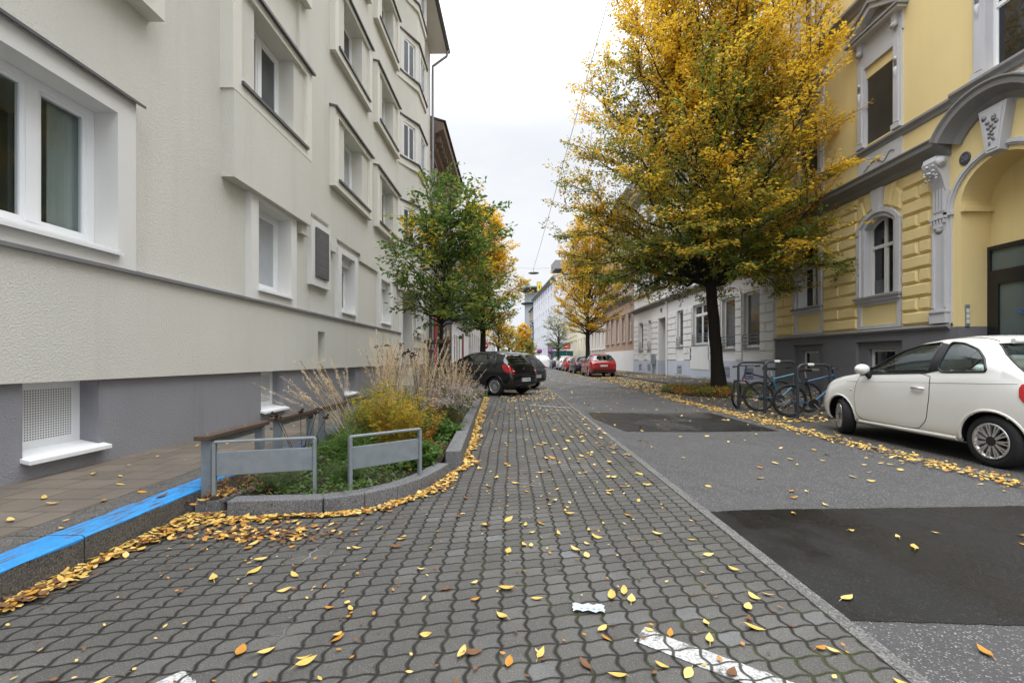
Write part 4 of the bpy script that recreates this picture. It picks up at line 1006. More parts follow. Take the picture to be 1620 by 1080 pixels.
tw = thing('tower', 'dark green flared disc roof of a distant tower above the end of the street', 'tower', (8.0, 172, 0))
b = MB(); b.cyl((0, 0, 0), (0, 0, 27), 3.2, M('tower_grey', (.32, .34, .36), .7, .3), n=24); b.build('shaft', tw)
b = MB(); b.lathe([(0, 0), (3.0, 0), (6.0, 1.2), (6.0, 1.7), (4.4, 2.2), (0, 2.9)], (0, 0, 26), (0, 0, 1), M('tower_green', (.05, .085, .085), .5, .3), 32); b.lathe([(3.2, 0), (4.6, .5), (4.6, .8), (3.2, 1.0)], (0, 0, 21.5), (0, 0, 1), bpy.data.materials['tower_green'], 32); b.build('canopy', tw)
# ================================================================== CARS
def smooth_tab(xs, xk, vk, win=.10):
    v = np.interp(xs, xk, vk); d = xs[1]-xs[0]; n = max(1, int(win/d))
    k = np.ones(n)/n; p = np.pad(v, (n, n), mode='edge')
    return np.convolve(np.convolve(p, k, 'same'), k, 'same')[n:-n]
class Body:
    """car body lofted from stations; x runs from nose (0) to tail (length), z up, y half-width"""
    def __init__(s, keys, step=.02, NL=30, NU=34):
        K = np.array(keys, float); s.L = K[-1, 0]; n = int(s.L/step)+1
        s.xs = np.linspace(0, s.L, n); c = lambda i, w: smooth_tab(s.xs, K[:, 0], K[:, i], w)
        s.zb, s.zk, s.zr, s.w, s.wr = c(1, .1), c(2, .14), c(3, .10), c(4, .10), c(5, .14)
        s.sec = []
        for i in range(n):
            zb, zr, w_, wr = s.zb[i], s.zr[i], s.w[i], min(s.wr[i], s.w[i]-.03); zk = min(s.zk[i], zr-.05); h = zk-zb; u = zr-zk
            lo = [(0, zb), (w_-.16, zb), (w_-.045, zb+.035), (w_-.02, zb+.12), (w_-.004, zb+h*.40), (w_, zb+h*.62), (w_-.012, zk-.09), (w_-.045, zk)]
            up = [(w_-.045, zk), (w_-.06, zk+.25*u) if u > .2 else (w_-.05, zk+.3*u), (wr+.02, zk+u*.72), (wr-.05, zr-.05*min(1, u/.2)), (wr*.72, zr-.016*min(1, u/.1)), (wr*.35, zr-.003), (0, zr)]
            s.sec.append(s.rs(lo, NL)+s.rs(up, NU)[1:])
        s.sec = np.array(s.sec)          # (n, m, 2) of (y, z)
    @staticmethod
    def rs(p, n):
        p = [np.array(q, float) for q in p]
        for _ in range(2):
            q = [p[0]]
            for a, b in zip(p[:-1], p[1:]): q += [a*.75+b*.25, a*.25+b*.75]
            p = q+[p[-1]]
        p = np.array(p); d = np.r_[0, np.cumsum(np.hypot(*np.diff(p, axis=0).T))]
        t = np.linspace(0, d[-1], n); return [tuple(v) for v in np.c_[np.interp(t, d, p[:, 0]), np.interp(t, d, p[:, 1])]]
    def W(s, x, z):
        i = min(max((x/s.L)*(len(s.xs)-1), 0), len(s.xs)-1.001); k = int(i); f = i-k
        g = lambda q: np.interp(z, q[2:, 1], q[2:, 0])
        return g(s.sec[k])*(1-f)+g(s.sec[k+1])*f
    def top(s, x, y):
        i = min(max((x/s.L)*(len(s.xs)-1), 0), len(s.xs)-1.001); k = int(round(i)); q = s.sec[k][::-1]
        m = len(q)//2; return np.interp(abs(y), q[:m, 0], q[:m, 1])
    def tail(s, y, z, front=False):
        idx = range(len(s.xs)) if front else range(len(s.xs)-1, -1, -1); prev = None
        for i in idx:
            q = s.sec[i]
            if q[0, 1] <= z <= q[-1, 1]:
                g = np.interp(z, q[:, 1], q[:, 0])
                if g >= abs(y):
                    if prev is None: return s.xs[i]
                    f = (abs(y)-prev[1])/max(1e-6, g-prev[1]); return prev[0]+(s.xs[i]-prev[0])*min(1, max(0, f))
                prev = (s.xs[i], g)
        return s.xs[len(s.xs)//2]
def inpoly(poly, x, z):
    ins = np.zeros(x.shape, bool); n = len(poly)
    for i in range(n):
        (x0, z0), (x1, z1) = poly[i], poly[(i+1) % n]
        c = ((z0 > z) != (z1 > z)); t = np.where(c, (x1-x0)*(z-z0)/(z1-z0+1e-12)+x0, 0); ins ^= c & (x < t)
    return ins
def densify(poly, step=.03):
    P = []
    for i in range(len(poly)):
        a, b = np.array(poly[i], float), np.array(poly[(i+1) % len(poly)], float); n = max(1, int(np.hypot(*(b-a))/step))
        for k in range(n): P.append(tuple(a+(b-a)*k/n))
    return P
def roundpoly(poly, it=2, k=.25):
    for _ in range(it):
        q = []
        for i in range(len(poly)):
            a, b = np.array(poly[i]), np.array(poly[(i+1) % len(poly)]); q += [tuple(a*(1-k)+b*k), tuple(a*k+b*(1-k))]
        poly = q
    return poly
def patch_rows(poly, fn, n=16, m=14):
    """fill a polygon (rows are single intervals) with a curved grid; fn maps (a,b) -> 3-D point"""
    P = np.array(poly); bs = np.linspace(P[:, 1].min()+1e-4, P[:, 1].max()-1e-4, n); rows = []
    for b in bs:
        xs = []
        for i in range(len(P)):
            (x0, z0), (x1, z1) = P[i], P[(i+1) % len(P)]
            if (z0 > b) != (z1 > b): xs.append((x1-x0)*(b-z0)/(z1-z0)+x0)
        if len(xs) < 2: continue
        rows.append([fn(a, b) for a in np.linspace(min(xs), max(xs), m)])
    return rows
def rim_wheel(parent, loc, rad, wd, nspoke, side, paint, steer=0, dbl=True, cover=None):
    wl = bpy.data.objects.new('wheel', None); COL.objects.link(wl); wl.parent = parent; wl.location = loc; wl.rotation_euler = (0, 0, steer); wl.empty_display_size = .1
    rr = rad*.68
    b = MB(); pr = [(rr, -wd/2+.01), (rad*.80, -wd/2-.004), (rad*.95, -wd/2+.012), (rad, -wd*.33), (rad*1.004, 0), (rad, wd*.33), (rad*.95, wd/2-.012), (rad*.80, wd/2+.004), (rr, wd/2-.01)]
    b.lathe(pr, (0, 0, 0), (0, 1, 0), rubber, 40); b.build('tyre', wl, fix=True)
    r = MB(); o = side*wd/2; X = lambda h: side*h
    r.lathe([(rr+.004, X(wd/2-.006)), (rr+.002, X(wd/2+.003)), (rr-.018, X(wd/2-.002)), (rr-.03, X(wd*.2)), (rr-.05, X(-wd*.3)), (0, X(-wd*.3))], (0, 0, 0), (0, 1, 0), paint, 40)
    r.lathe([(rr-.045, X(wd*.05)), (0, X(wd*.05))], (0, 0, 0), (0, 1, 0), black_paint, 24)
    for k in range(nspoke):
        for da in ((-.10, .10) if dbl else (0,)):
            a = 2*math.pi*k/nspoke; a2 = a+da*(1.0 if dbl else 0); e0 = Vector((math.cos(a+da*.3), 0, math.sin(a+da*.3))); e1 = Vector((math.cos(a2), 0, math.sin(a2)))
            p0 = e0*rr*.24+Vector((0, X(wd*.40), 0)); p1 = e1*(rr-.012)+Vector((0, X(wd/2-.008), 0)); d = (p1-p0)/2; t = Vector((0, 1, 0)).cross(d).normalized()
            r.obox((p0+p1)/2, d, t*(.0085 if dbl else .014)*rad/.29, (0, .012, 0), paint)
    r.lathe([(rr*.33, X(wd*.36)), (rr*.33, X(wd*.44)), (rr*.27, X(wd*.47)), (0, X(wd*.48))], (0, 0, 0), (0, 1, 0), cover or black_paint, 20)
    r.build('rim', wl, fix=True)
    return wl
def make_car(name, label, keys, loc, heading, paint, wx, wr, arch, glass, side_polys, rear_poly, front_poly=None, doors=(), lights=(), flights=(), plate=None, trimm=None, steer=0, nspoke=8, rimp=None, dbl=True, seats=None, group=None, belt=None, extra=None, step=.02, wy=None, cover=None, seam=True, dirty=False):
    """heading: direction in which the nose points, as an angle from +Y towards -X"""
    B = Body(keys, step); root = thing(name, label, 'car', loc, 0, group)
    # nose along local -x (x=0) .. tail +x ; recentre so the origin is under the middle
    cx = B.L/2; n, m = B.sec.shape[:2]
    root.rotation_euler = (0, 0, heading-R(90)+R(0))
    T = lambda x, y, z: (x-cx, y, z)
    trimm = trimm or black_paint
    xs = B.xs; quad = MB()
    cxm = (xs[:-1]+xs[1:])[:, None]/2*np.ones((1, m-1)); q = (B.sec[:-1, :-1]+B.sec[1:, :-1]+B.sec[1:, 1:]+B.sec[:-1, 1:])/4
    ym, zm = q[..., 0], q[..., 1]
    dz = np.abs(B.sec[:-1, 1:, 1]-B.sec[:-1, :-1, 1]); dy = np.abs(B.sec[:-1, 1:, 0]-B.sec[:-1, :-1, 0])
    sideish = dz > dy*.7
    cut = np.zeros(ym.shape, bool)
    for sp in side_polys: cut |= inpoly(sp, cxm, zm) & sideish & (ym > .3)
    upper = np.arange(m-1)[None, :]*np.ones((n-1, 1)) > m*.5
    if rear_poly: cut |= inpoly(rear_poly['yz'], ym, zm) & (cxm > rear_poly['x0']) & upper & ~(sideish & (ym > rear_poly.get('ymax', 9)))
    if front_poly: cut |= inpoly(front_poly['yz'], ym, zm) & (cxm < front_poly['x1']) & (cxm > front_poly['x0']) & upper
    for wxx in wx: cut |= ((cxm-wxx)**2+(zm-wr)**2 < arch**2) & (ym > .45)
    under = (np.arange(m-1)[None, :]*np.ones((n-1, 1)) < 6)
    for sg in (1, -1):
        V = [T(xs[i], sg*B.sec[i, j, 0], B.sec[i, j, 1]) for i in range(n) for j in range(m)]
        F1 = []; F2 = []
        for i in range(n-1):
            for j in range(m-1):
                if cut[i, j]: continue
                f = (i*m+j, (i+1)*m+j, (i+1)*m+j+1, i*m+j+1)
                if sg < 0: f = f[::-1]
                (F2 if under[i, j] else F1).append(f)
        quad.add(V, F1, paint, True); quad.add(V, F2, black_paint, True)
        quad.add(V[:m], [tuple(range(m))], paint, True); quad.add(V[-m:], [tuple(range(m))], paint, True)
    body = quad.build('body', root, fix=True)
    # wheel housings and arch lips
    for wxx in wx:
        for sg in (1, -1):
            hb = MB(); lb_ = MB()
            A = np.linspace(-R(15), R(195), 30); ring = [(wxx+arch*math.cos(a), wr+arch*math.sin(a)) for a in A]
            ring = [(x, max(z, float(np.interp(x, xs, B.zb))+.01)) for x, z in ring]
            P = [[T(x, sg*(B.W(x, z)-.012), z), T(x, sg*.42, z)] for x, z in ring]; hb.grid(P, black_paint, True)
            hb.add([T(x, sg*.42, z) for x, z in ring], [tuple(range(len(ring)))], black_paint)
            lb_.tube([T(x, sg*(B.W(x, z)-.008), z) for x, z in [(wxx+(arch+.004)*math.cos(a), max(wr+(arch+.004)*math.sin(a), float(np.interp(wxx, xs, B.zb))+.03)) for a in A]], .017, paint, 8)
            hb.build('wheel_housing', root); lb_.build('wheel_arch', root)
    # glazing with rubber seals
    for sp in side_polys:
        for sg in (1, -1):
            g_ = MB(); rows = patch_rows(sp, lambda a, b: T(a, sg*(B.W(a, b)-.006), b)); g_.grid(rows, glass, True); o = g_.build('side_window', root)
            s_ = MB(); s_.tube([T(a, sg*(B.W(a, b)+.001), b) for a, b in densify(sp)], .013, trimm, 6, closed=True); s_.build('seal', o)
    def endglass(pl, nm, front):
        g_ = MB(); P = pl['yz']
        full = [(y, z) for y, z in P if y >= 0]; full = full+[(-y, z) for y, z in full[::-1]]
        def fx(y, z):
            x = B.tail(y, z, front) if not front else B.tail(y, z, True)
            return T(x+(-.004 if not front else .004), y, z)
        rows = patch_rows(full, fx, 14, 24); g_.grid(rows, glass, True); o = g_.build(nm, root)
        s_ = MB(); s_.tube([(lambda q: (q[0]+(.006 if not front else -.006), q[1], q[2]))(fx(y, z)) for y, z in densify(full, .04)], .010, trimm, 6, closed=True); s_.build('seal', o)
    if rear_poly: endglass(rear_poly, 'rear_window', False)
    if front_poly: endglass(front_poly, 'windscreen', True)
    # doors: outline grooves, handles
    for d in doors:
        for sg in (1, -1):
            g_ = MB(); rows = patch_rows(d['poly'], lambda a, b: T(a, sg*(B.W(a, b)+.0025), b), 30, 30); g_.grid(rows, paint, True); o = g_.build('door', root, fix=True)
            if sg > 0 or True:
                me = o.data
            s_ = MB(); s_.tube([T(a, sg*(B.W(a, b)+.0005), b) for a, b in densify(d['poly'], .03)], .0045, black_paint, 5, closed=True); s_.build('door_gap', o)
            if d.get('handle'):
                hx, hz = d['handle']; h = MB(); y = sg*(B.W(hx, hz)+.02)
                h.tube([T(hx-.09, y-sg*.02, hz), T(hx-.07, y+sg*.006, hz+.004), T(hx+.06, y+sg*.008, hz+.004), T(hx+.09, y-sg*.015, hz)], [.012, .015, .015, .012], d.get('hm', chrome), 8); h.build('handle', o)
    # lights
    for l_ in lights:       # {'yz':..., 'side': [(x,z)...], mat}
        for sg in (1, -1):
            g_ = MB()
            if 'yz' in l_: g_.grid(patch_rows(l_['yz'], lambda a, b: T(B.tail(a, b)+.008, sg*a, b), 12, 12), l_['mat'], True)
            if 'side' in l_: g_.grid(patch_rows(l_['side'], lambda a, b: T(a, sg*(B.W(a, b)+.008), b), 12, 12), l_['mat'], True)
            o = g_.build('tail_light', root, fix=True)
            if 'inner' in l_:
                g_ = MB(); g_.grid(patch_rows(l_['inner'], lambda a, b: T(B.tail(a, b)+.014, sg*a, b), 8, 8), l_['imat'], True); g_.build('reflector', o)
    for (y, z, r_) in flights:
        for sg in (1, -1):
            x = B.tail(y, z, True); g_ = MB(); nrm = Vector((-.8, sg*.5, .25)).normalized()
            g_.lathe([(0, .02), (r_*.7, .012), (r_, 0), (r_*1.06, -.012), (r_*1.06, -.03)], T(x, sg*y, z), nrm, chrome, 20); o = g_.build('headlight', root)
    if plate:
        z, wd_, ch = plate; x = B.tail(0, z)
        g_ = MB(); g_.box(x-cx+.004, x-cx+.014, -wd_/2, wd_/2, z-.057, z+.057, plate_w); g_.box(x-cx+.0145, x-cx+.0155, -wd_/2+.004, -wd_/2+.04, z-.052, z+.052, plate_b); o = g_.build('licence_plate', root)
        text('plate_letters', ch, .085, (x-cx+.0155, .02, z), (R(90), 0, R(90)), black_paint, o, .0005)
    for k, wxx in enumerate(wx):
        for sg in (1, -1):
            rim_wheel(root, T(wxx, sg*((wy or (float(np.interp(wxx, xs, B.w))-.115))), wr), wr, .185, nspoke, sg, rimp or alloy, (steer if k == 0 else 0), dbl, cover)
    # cabin
    ib = MB(); zf = .55
    ib.box(-cx+B.L*.28, -cx+B.L*.90, -.60, .60, .30, zf, seat_dark); ib.box(-cx+B.L*.26, -cx+B.L*.33, -.62, .62, .45, .90, seat_dark); ib.build('interior', root)
    for (sx, sm) in (seats or ()):
        for sy in (-.34, .34):
            s_ = MB(); P = [(sx-.22, .62), (sx+.18, .60), (sx+.34, 1.02), (sx+.24, 1.04), (sx+.10, .72), (sx-.22, .74)]
            s_.prism([(x-cx, z) for x, z in P], sm, sy-.22, sy+.22, 'xz'); o = s_.build('seat', root, bevel=.03)
            s_ = MB(); s_.box(sx+.27-cx, sx+.36-cx, sy-.13, sy+.13, 1.06, 1.24, sm); s_.build('headrest', o, bevel=.04)
    if seats:
        sx = seats[0][0]-.42; s_ = MB(); ring = [(sx-cx+.08*math.sin(a)-.02, .34+.18*math.cos(a), .90+.16*math.sin(a)) for a in np.linspace(0, 2*math.pi, 24, endpoint=False)]
        s_.tube(ring, .016, seats[0][1], 8, closed=True); s_.obox((sx-cx-.03, .34, .90), (.05, 0, .07), (0, .06, 0), (.01, 0, -.01), seat_dark); s_.build('steering_wheel', root)
    if extra: extra(root, B, T, paint)
    return root
seat_dark = M('dark_upholstery', (.03, .03, .033), .85, .2, var=.2); seat_pale = M('ivory_upholstery', (.42, .40, .36), .6, .3, var=.1)
plate_w = M('plate_white', (.72, .72, .72), .4, .4, var=.04); plate_b = M('plate_blue', (.02, .06, .35), .4, .4)
def car_paint(name, col, dirt=.0, rough=.22):
    g = G(name); p = g.n('ShaderNodeTexCoord').outputs['Object']; s = g.n('ShaderNodeSeparateXYZ'); g.l(p, s.inputs[0])
    n = g.noise(p, 3, 2, .5); c = g.mix(n, shade(col, .98), shade(col, 1.02))
    if dirt:
        f = g.ss(g.m('ADD', s.outputs[2], g.m('MULTIPLY', g.noise(p, 3, 4), .10)), .46, .22); c = g.mix(g.m('MULTIPLY', f, dirt), c, (.30, .28, .25))
    r = g.ss(g.noise(p, 2.5, 2), .3, .7, rough, rough+.05)
    return g.done(g.bsdf(c, r, .5, coat=.6))
glass_clear = car_glass('tinted_car_glass', (.66, .75, .73)); glass_dk = car_glass('dark_car_glass', (.22, .27, .26), .16)
red_lens = M('red_lens', (.45, .012, .014), .12, .6, var=.2, vs=12, coat=.5); clear_lens = M('clear_lens', (.55, .55, .56), .12, .6, var=.15, vs=18, coat=.5)
white_paint = car_paint('pearl_white_paint', (.74, .735, .71), .55)
black_car = car_paint('black_car_paint', (.008, .008, .009), .15, .12)
# ---- small white hatchback
keys_w = [  # x, zb, belt, top, half width, roof half width
 (0, .34, .50, .60, .46, .36), (.04, .24, .56, .72, .60, .48), (.14, .20, .66, .83, .695, .56), (.33, .19, .75, .905, .765, .62), (.60, .19, .83, .955, .80, .655), (.85, .19, .89, .985, .812, .675),
 (.98, .19, .93, 1.005, .813, .675), (1.12, .19, .955, 1.08, .814, .67), (1.36, .19, .975, 1.235, .815, .655), (1.60, .19, .99, 1.36, .815, .635), (1.85, .19, 1.0, 1.435, .815, .62), (2.15, .19, 1.015, 1.477, .815, .615),
 (2.45, .19, 1.03, 1.488, .816, .61), (2.66, .19, 1.04, 1.470, .817, .605), (2.80, .20, 1.045, 1.432, .816, .60), (2.89, .21, 1.04, 1.375, .81, .60), (2.98, .23, 1.03, 1.285, .80, .61), (3.10, .25, 1.01, 1.15, .785, .62), (3.22, .27, .97, 1.045, .77, .63), (3.34, .28, .90, .965, .75, .62), (3.45, .29, .82, .89, .72, .58), (3.52, .32, .70, .79, .66, .52), (3.57, .38, .56, .64, .55, .42)]
sw1 = roundpoly([(1.02, .962), (1.30, 1.085), (1.50, 1.215), (1.70, 1.318), (1.92, 1.378), (2.215, 1.404), (2.215, 1.022), (1.7, .995)], 1, .08)
sw2 = roundpoly([(2.325, 1.03), (2.325, 1.402), (2.50, 1.385), (2.70, 1.31), (2.83, 1.20), (2.895, 1.08), (2.885, 1.05)], 2, .12)
def white_extra(root, B, T, paint):
    for sg in (1, -1):       # mirrors, side blinker, shade of the belt fold as a grey line, black pillar, rocker
        m_ = MB(); c = Vector(T(1.27, sg*.86, 1.045))
        P = []
        for u in np.linspace(0, math.pi, 9):
            P.append([c+Vector((-.075*math.cos(u)*1.0-.02, sg*(.115*math.sin(u)*math.cos(v)*.9+.02), .078*math.sin(u)*math.sin(v))) for v in np.linspace(0, 2*math.pi, 15)])
        m_.grid(P, paint, True); o = m_.build('wing_mirror', root, fix=True)
        m_ = MB(); m_.tube([c+Vector((-.01, sg*-.03, -.05)), c+Vector((0, sg*-.09, -.12))], [.035, .045], black_paint, 8); m_.build('mirror_foot', o)
        m_ = MB(); m_.grid(patch_rows([(2.20, 1.018), (2.20, 1.404), (2.34, 1.402), (2.34, 1.028)], lambda a, b: T(a, sg*(B.W(a, b)+.004), b), 14, 4), black_paint, True); m_.build('pillar_trim', root)
        m_ = MB(); m_.tube([T(x, sg*(B.W(x, .82+.035*x)+.0005), .82+.035*x) for x in np.linspace(.80, 3.2, 50)], .004, M('crease_shade', (.45, .45, .44), .4) if 'crease_shade' not in bpy.data.materials else bpy.data.materials['crease_shade'], 5); m_.build('crease_shade', root)  # shading of the body fold put into a grey line on the white side
        m_ = MB(); m_.lathe([(0, .008), (.014, .006), (.016, 0)], T(.93, sg*(B.W(.93, .72)+.0), .72), (0, sg, 0), bpy.data.materials['clear_lens'], 10); m_.build('side_blinker', root)
        m_ = MB(); m_.tube([T(x, sg*(B.W(x, .26)-.004), .255) for x in np.linspace(1.06, 2.58, 24)], .028, paint, 8); m_.build('sill', root)
    m_ = MB(); m_.tube([T(x, y, float(B.top(x, y))+.0005) for x, y in [(.32, -.58), (.45, -.62), (.75, -.655), (1.0, -.66)]], .004, black_paint, 5); m_.tube([T(x, y, float(B.top(x, y))+.0005) for x, y in [(.32, .58), (.45, .62), (.75, .655), (1.0, .66)]], .004, black_paint, 5); m_.build('bonnet_gap', root)
    m_ = MB()
    for sg in (1, -1): m_.tube([T(x, sg*.50, float(B.top(x, .50))+.002) for x in np.linspace(1.75, 2.8, 20)], .005, black_paint, 5)
    m_.build('roof_seam', root)
    m_ = MB(); m_.tube([T(2.90, y, 1.395) for y in (-.46, 0, .46)], .03, paint, 8); m_.build('roof_spoiler', root)
make_car('parked_car', 'small white two-door hatchback at the right edge with its front wheel turned out', keys_w, (6.06, 6.20, .008), R(0), white_paint, (.66, 2.96), .287, .335, glass_clear, [sw1, sw2],
    {'yz': [(0, 1.0), (.66, 1.0), (.60, 1.25), (.54, 1.365), (0, 1.38)], 'x0': 2.84, 'ymax': .72}, {'yz': [(0, 1.02), (.60, 1.01), (.55, 1.20), (.48, 1.375), (0, 1.40)], 'x0': .92, 'x1': 1.95},
    doors=[{'poly': roundpoly([(1.03, .36), (1.0, .60), (1.03, .82), (1.09, .955), (2.25, 1.015), (2.26, .72), (2.21, .42), (2.08, .285), (1.15, .285)], 1, .14), 'handle': (2.10, .815)}], lights=[{'side': roundpoly([(3.24, .74), (3.22, .94), (3.30, .95), (3.38, .85), (3.38, .74)], 1), 'mat': red_lens}], flights=[(.50, .66, .10), (.52, .48, .05)],
    plate=(.62, .5, 'G 417 KL'), steer=R(-24), nspoke=11, seats=[(1.85, seat_pale), (2.55, seat_pale)], extra=white_extra, step=.012)
# ---- black five-door hatchback, parked at a slant with its tail to the road
keys_b = [(0, .36, .52, .62, .50, .4), (.06, .24, .60, .72, .64, .5), (.25, .20, .70, .82, .76, .6), (.7, .19, .82, .93, .83, .68), (1.05, .19, .90, 1.0, .852, .70), (1.25, .19, .93, 1.09, .855, .69), (1.6, .19, .95, 1.28, .858, .64), (1.95, .19, .965, 1.42, .86, .60), (2.4, .19, .975, 1.478, .86, .585), (2.9, .19, .985, 1.48, .86, .575), (3.3, .20, .995, 1.445, .855, .56), (3.55, .22, 1.0, 1.39, .845, .555), (3.66, .24, .99, 1.28, .835, .57), (3.80, .26, .97, 1.08, .815, .62), (3.88, .28, .90, .99, .79, .66), (3.94, .30, .75, .85, .76, .64), (3.985, .33, .62, .72, .71, .58), (4.0, .38, .55, .62, .64, .5)]
def hatch_extra(root, B, T, paint):
    x = B.tail(0, .84); e = MB(); ring = [(.0, .055), (.042, 0), (0, -.055), (-.042, 0)]
    pts = [T(x+.012, y, .84+z) for y, z in ring]; e.tube(pts, .011, chrome, 6, closed=True); e.build('emblem', root)
    b_ = MB(); b_.grid(patch_rows([(-.70, .33), (.70, .33), (.70, .43), (-.70, .43)], lambda a, b: T(B.tail(a, b)+.006, a, b), 6, 20), black_paint, True); b_.build('bumper_trim', root)
    for sg in (1, -1):
        m_ = MB(); m_.box(*[T(1.32, 0, 0)[0]+k for k in (-.06, .08)], *sorted((sg*.88, sg*1.02)), .96, 1.08, paint); m_.build('wing_mirror', root, bevel=.03)
        m_ = MB(); m_.tube([T(x_, sg*(B.W(x_, .52)+.002), .52) for x_ in np.linspace(1.2, 3.0, 20)], .008, black_paint, 6); m_.build('side_strip', root)
    w_ = MB(); w_.tube([T(3.83, -.25, 1.06), T(3.80, .3, 1.09)], .008, black_paint, 6); w_.build('rear_wiper', root)
side_b = [roundpoly([(1.36, .985), (1.62, 1.16), (1.95, 1.315), (2.28, 1.375), (2.28, .995)], 1, .12), roundpoly([(2.38, 1.0), (2.38, 1.385), (2.85, 1.38), (3.08, 1.33), (3.08, 1.01)], 1, .12), roundpoly([(3.13, 1.02), (3.13, 1.31), (3.26, 1.25), (3.36, 1.04)], 1, .12)]
def hatch(label, loc, heading, paint, lens=red_lens, plate='G 79 RBM', glass=glass_dk, group=None):
    return make_car('parked_car', label, keys_b, loc, heading, paint, (.80, 3.31), .305, .355, glass, side_b,
    {'yz': [(0, 1.02), (.66, 1.03), (.58, 1.25), (.50, 1.36), (0, 1.375)], 'x0': 3.45, 'ymax': .62}, None,
    doors=[{'poly': roundpoly([(1.22, .36), (1.18, .62), (1.28, .96), (2.30, .985), (2.32, .36)], 1, .12), 'handle': (2.18, .86), 'hm': paint}, {'poly': roundpoly([(2.36, .36), (2.36, .985), (3.12, 1.0), (3.05, .75), (2.92, .5), (2.85, .36)], 1, .12), 'handle': (2.98, .88), 'hm': paint}],
    lights=[{'yz': roundpoly([(.52, .72), (.50, .80), (.60, .98), (.76, 1.0), (.80, .82), (.70, .70)], 1, .15), 'side': roundpoly([(3.66, .86), (3.60, 1.03), (3.74, 1.04), (3.88, .80), (3.84, .74)], 1, .15), 'mat': lens, 'inner': roundpoly([(.58, .80), (.62, .88), (.70, .86), (.66, .78)], 1), 'imat': clear_lens}],
    plate=(.52, .5, plate), nspoke=14, dbl=False, extra=hatch_extra, step=.03, rimp=alloy, cover=alloy, group=group)
hatch('black five-door hatchback parked at a slant with its red tail lights towards the road', (-1.15, 16.35, 0), R(54), black_car)
dk_grey = car_paint('dark_grey_car_paint', (.03, .034, .036), .1)
hatch('dark grey hatchback almost hidden behind the black slanted hatchback', (-.60, 19.2, 0), R(54), dk_grey, plate='G 42 TW')
silver = car_paint('silver_car_paint', (.45, .46, .48), .2)
hatch('silver hatchback further back in the slanted bay, only its roof showing', (-.75, 24.8, 0), R(54), silver, plate='G 3 LMA')
# ---- cars along the right-hand kerb, seen from behind
keys_m = [(0, .38, .56, .68, .55, .45), (.08, .24, .70, .85, .72, .55), (.5, .20, .84, .98, .85, .68), (1.0, .20, .95, 1.06, .895, .72), (1.3, .20, .98, 1.2, .90, .70), (1.8, .20, 1.0, 1.45, .90, .65), (2.2, .20, 1.01, 1.54, .90, .63), (2.9, .20, 1.03, 1.56, .90, .62), (3.6, .22, 1.05, 1.53, .895, .61), (3.95, .24, 1.05, 1.47, .885, .60), (4.08, .26, 1.03, 1.28, .87, .63), (4.20, .28, 1.0, 1.08, .86, .68), (4.28, .30, .90, .98, .83, .68), (4.34, .34, .72, .82, .78, .62), (4.36, .40, .6, .7, .72, .55)]
side_m = [roundpoly([(1.45, 1.02), (1.75, 1.24), (2.05, 1.40), (2.35, 1.45), (2.35, 1.035)], 1, .12), roundpoly([(2.44, 1.04), (2.44, 1.455), (3.0, 1.455), (3.25, 1.42), (3.25, 1.06)], 1, .12), roundpoly([(3.32, 1.07), (3.32, 1.41), (3.62, 1.35), (3.78, 1.10)], 1, .12)]
def mpv_extra(root, B, T, paint):
    for sg in (1, -1):
        m_ = MB(); m_.box(*[T(1.4, 0, 0)[0]+k for k in (-.06, .08)], *sorted((sg*.92, sg*1.08)), 1.0, 1.14, paint); m_.build('wing_mirror', root, bevel=.03)
        m_ = MB(); m_.tube([T(x, sg*.63, float(B.top(x, .63))+.03) for x in np.linspace(2.1, 3.7, 10)], .018, black_paint, 6); m_.build('roof_rail', root)
    b_ = MB(); b_.grid(patch_rows([(-.74, .36), (.74, .36), (.74, .50), (-.74, .50)], lambda a, b: T(B.tail(a, b)+.006, a, b), 6, 20), black_paint, True); b_.build('bumper_trim', root)
    x = B.tail(0, 1.0); e = MB(); e.lathe([(0, .012), (.04, .01), (.042, 0)], T(x+.004, 0, .96), (1, 0, 0), chrome, 14); e.build('emblem', root)
def mpv(label, y, paint, plate, x=6.0, s=1.0, z=.008):
    o = make_car('parked_car', label, keys_m, (x, y, z), R(1), paint, (.84, 3.5), .32, .375, glass_dk, side_m,
    {'yz': [(0, 1.08), (.70, 1.09), (.62, 1.36), (.54, 1.45), (0, 1.46)], 'x0': 3.85, 'ymax': .66}, None,
    doors=[{'poly': roundpoly([(1.3, .38), (1.25, .7), (1.38, 1.0), (2.38, 1.03), (2.4, .38)], 1, .12), 'handle': (2.25, .92), 'hm': paint}, {'poly': roundpoly([(2.42, .38), (2.42, 1.03), (3.28, 1.05), (3.2, .8), (3.05, .5), (3.0, .38)], 1, .12), 'handle': (3.1, .94), 'hm': paint}],
    lights=[{'yz': roundpoly([(.46, .86), (.46, .94), (.72, 1.0), (.82, .99), (.82, .84), (.66, .82)], 1, .12), 'side': roundpoly([(3.98, .86), (3.95, 1.0), (4.1, 1.0), (4.22, .86)], 1, .12), 'mat': red_lens}],
    plate=(.76, .5, plate), nspoke=10, dbl=False, extra=mpv_extra, step=.04)
    o.scale = (s, s, s); return o
KG = 'cars parked along the right-hand kerb'
red_car = car_paint('dark_red_car_paint', (.30, .018, .016), .15); red2 = car_paint('red_car_paint', (.42, .02, .018), .1)
white2 = car_paint('plain_white_car_paint', (.70, .71, .73), .15); blue_blk = car_paint('blue_black_car_paint', (.015, .02, .03), .1)
for o in (mpv('dark red compact van nearest of the cars parked behind one another on the right', 32.2, red_car, 'G 815 KM', 6.02),):
    o['group'] = KG
def kerb_hatch(label, y, paint, plate, x=5.85):
    return hatch(label, (x, y, .008), R(1), paint, plate=plate, group=KG)
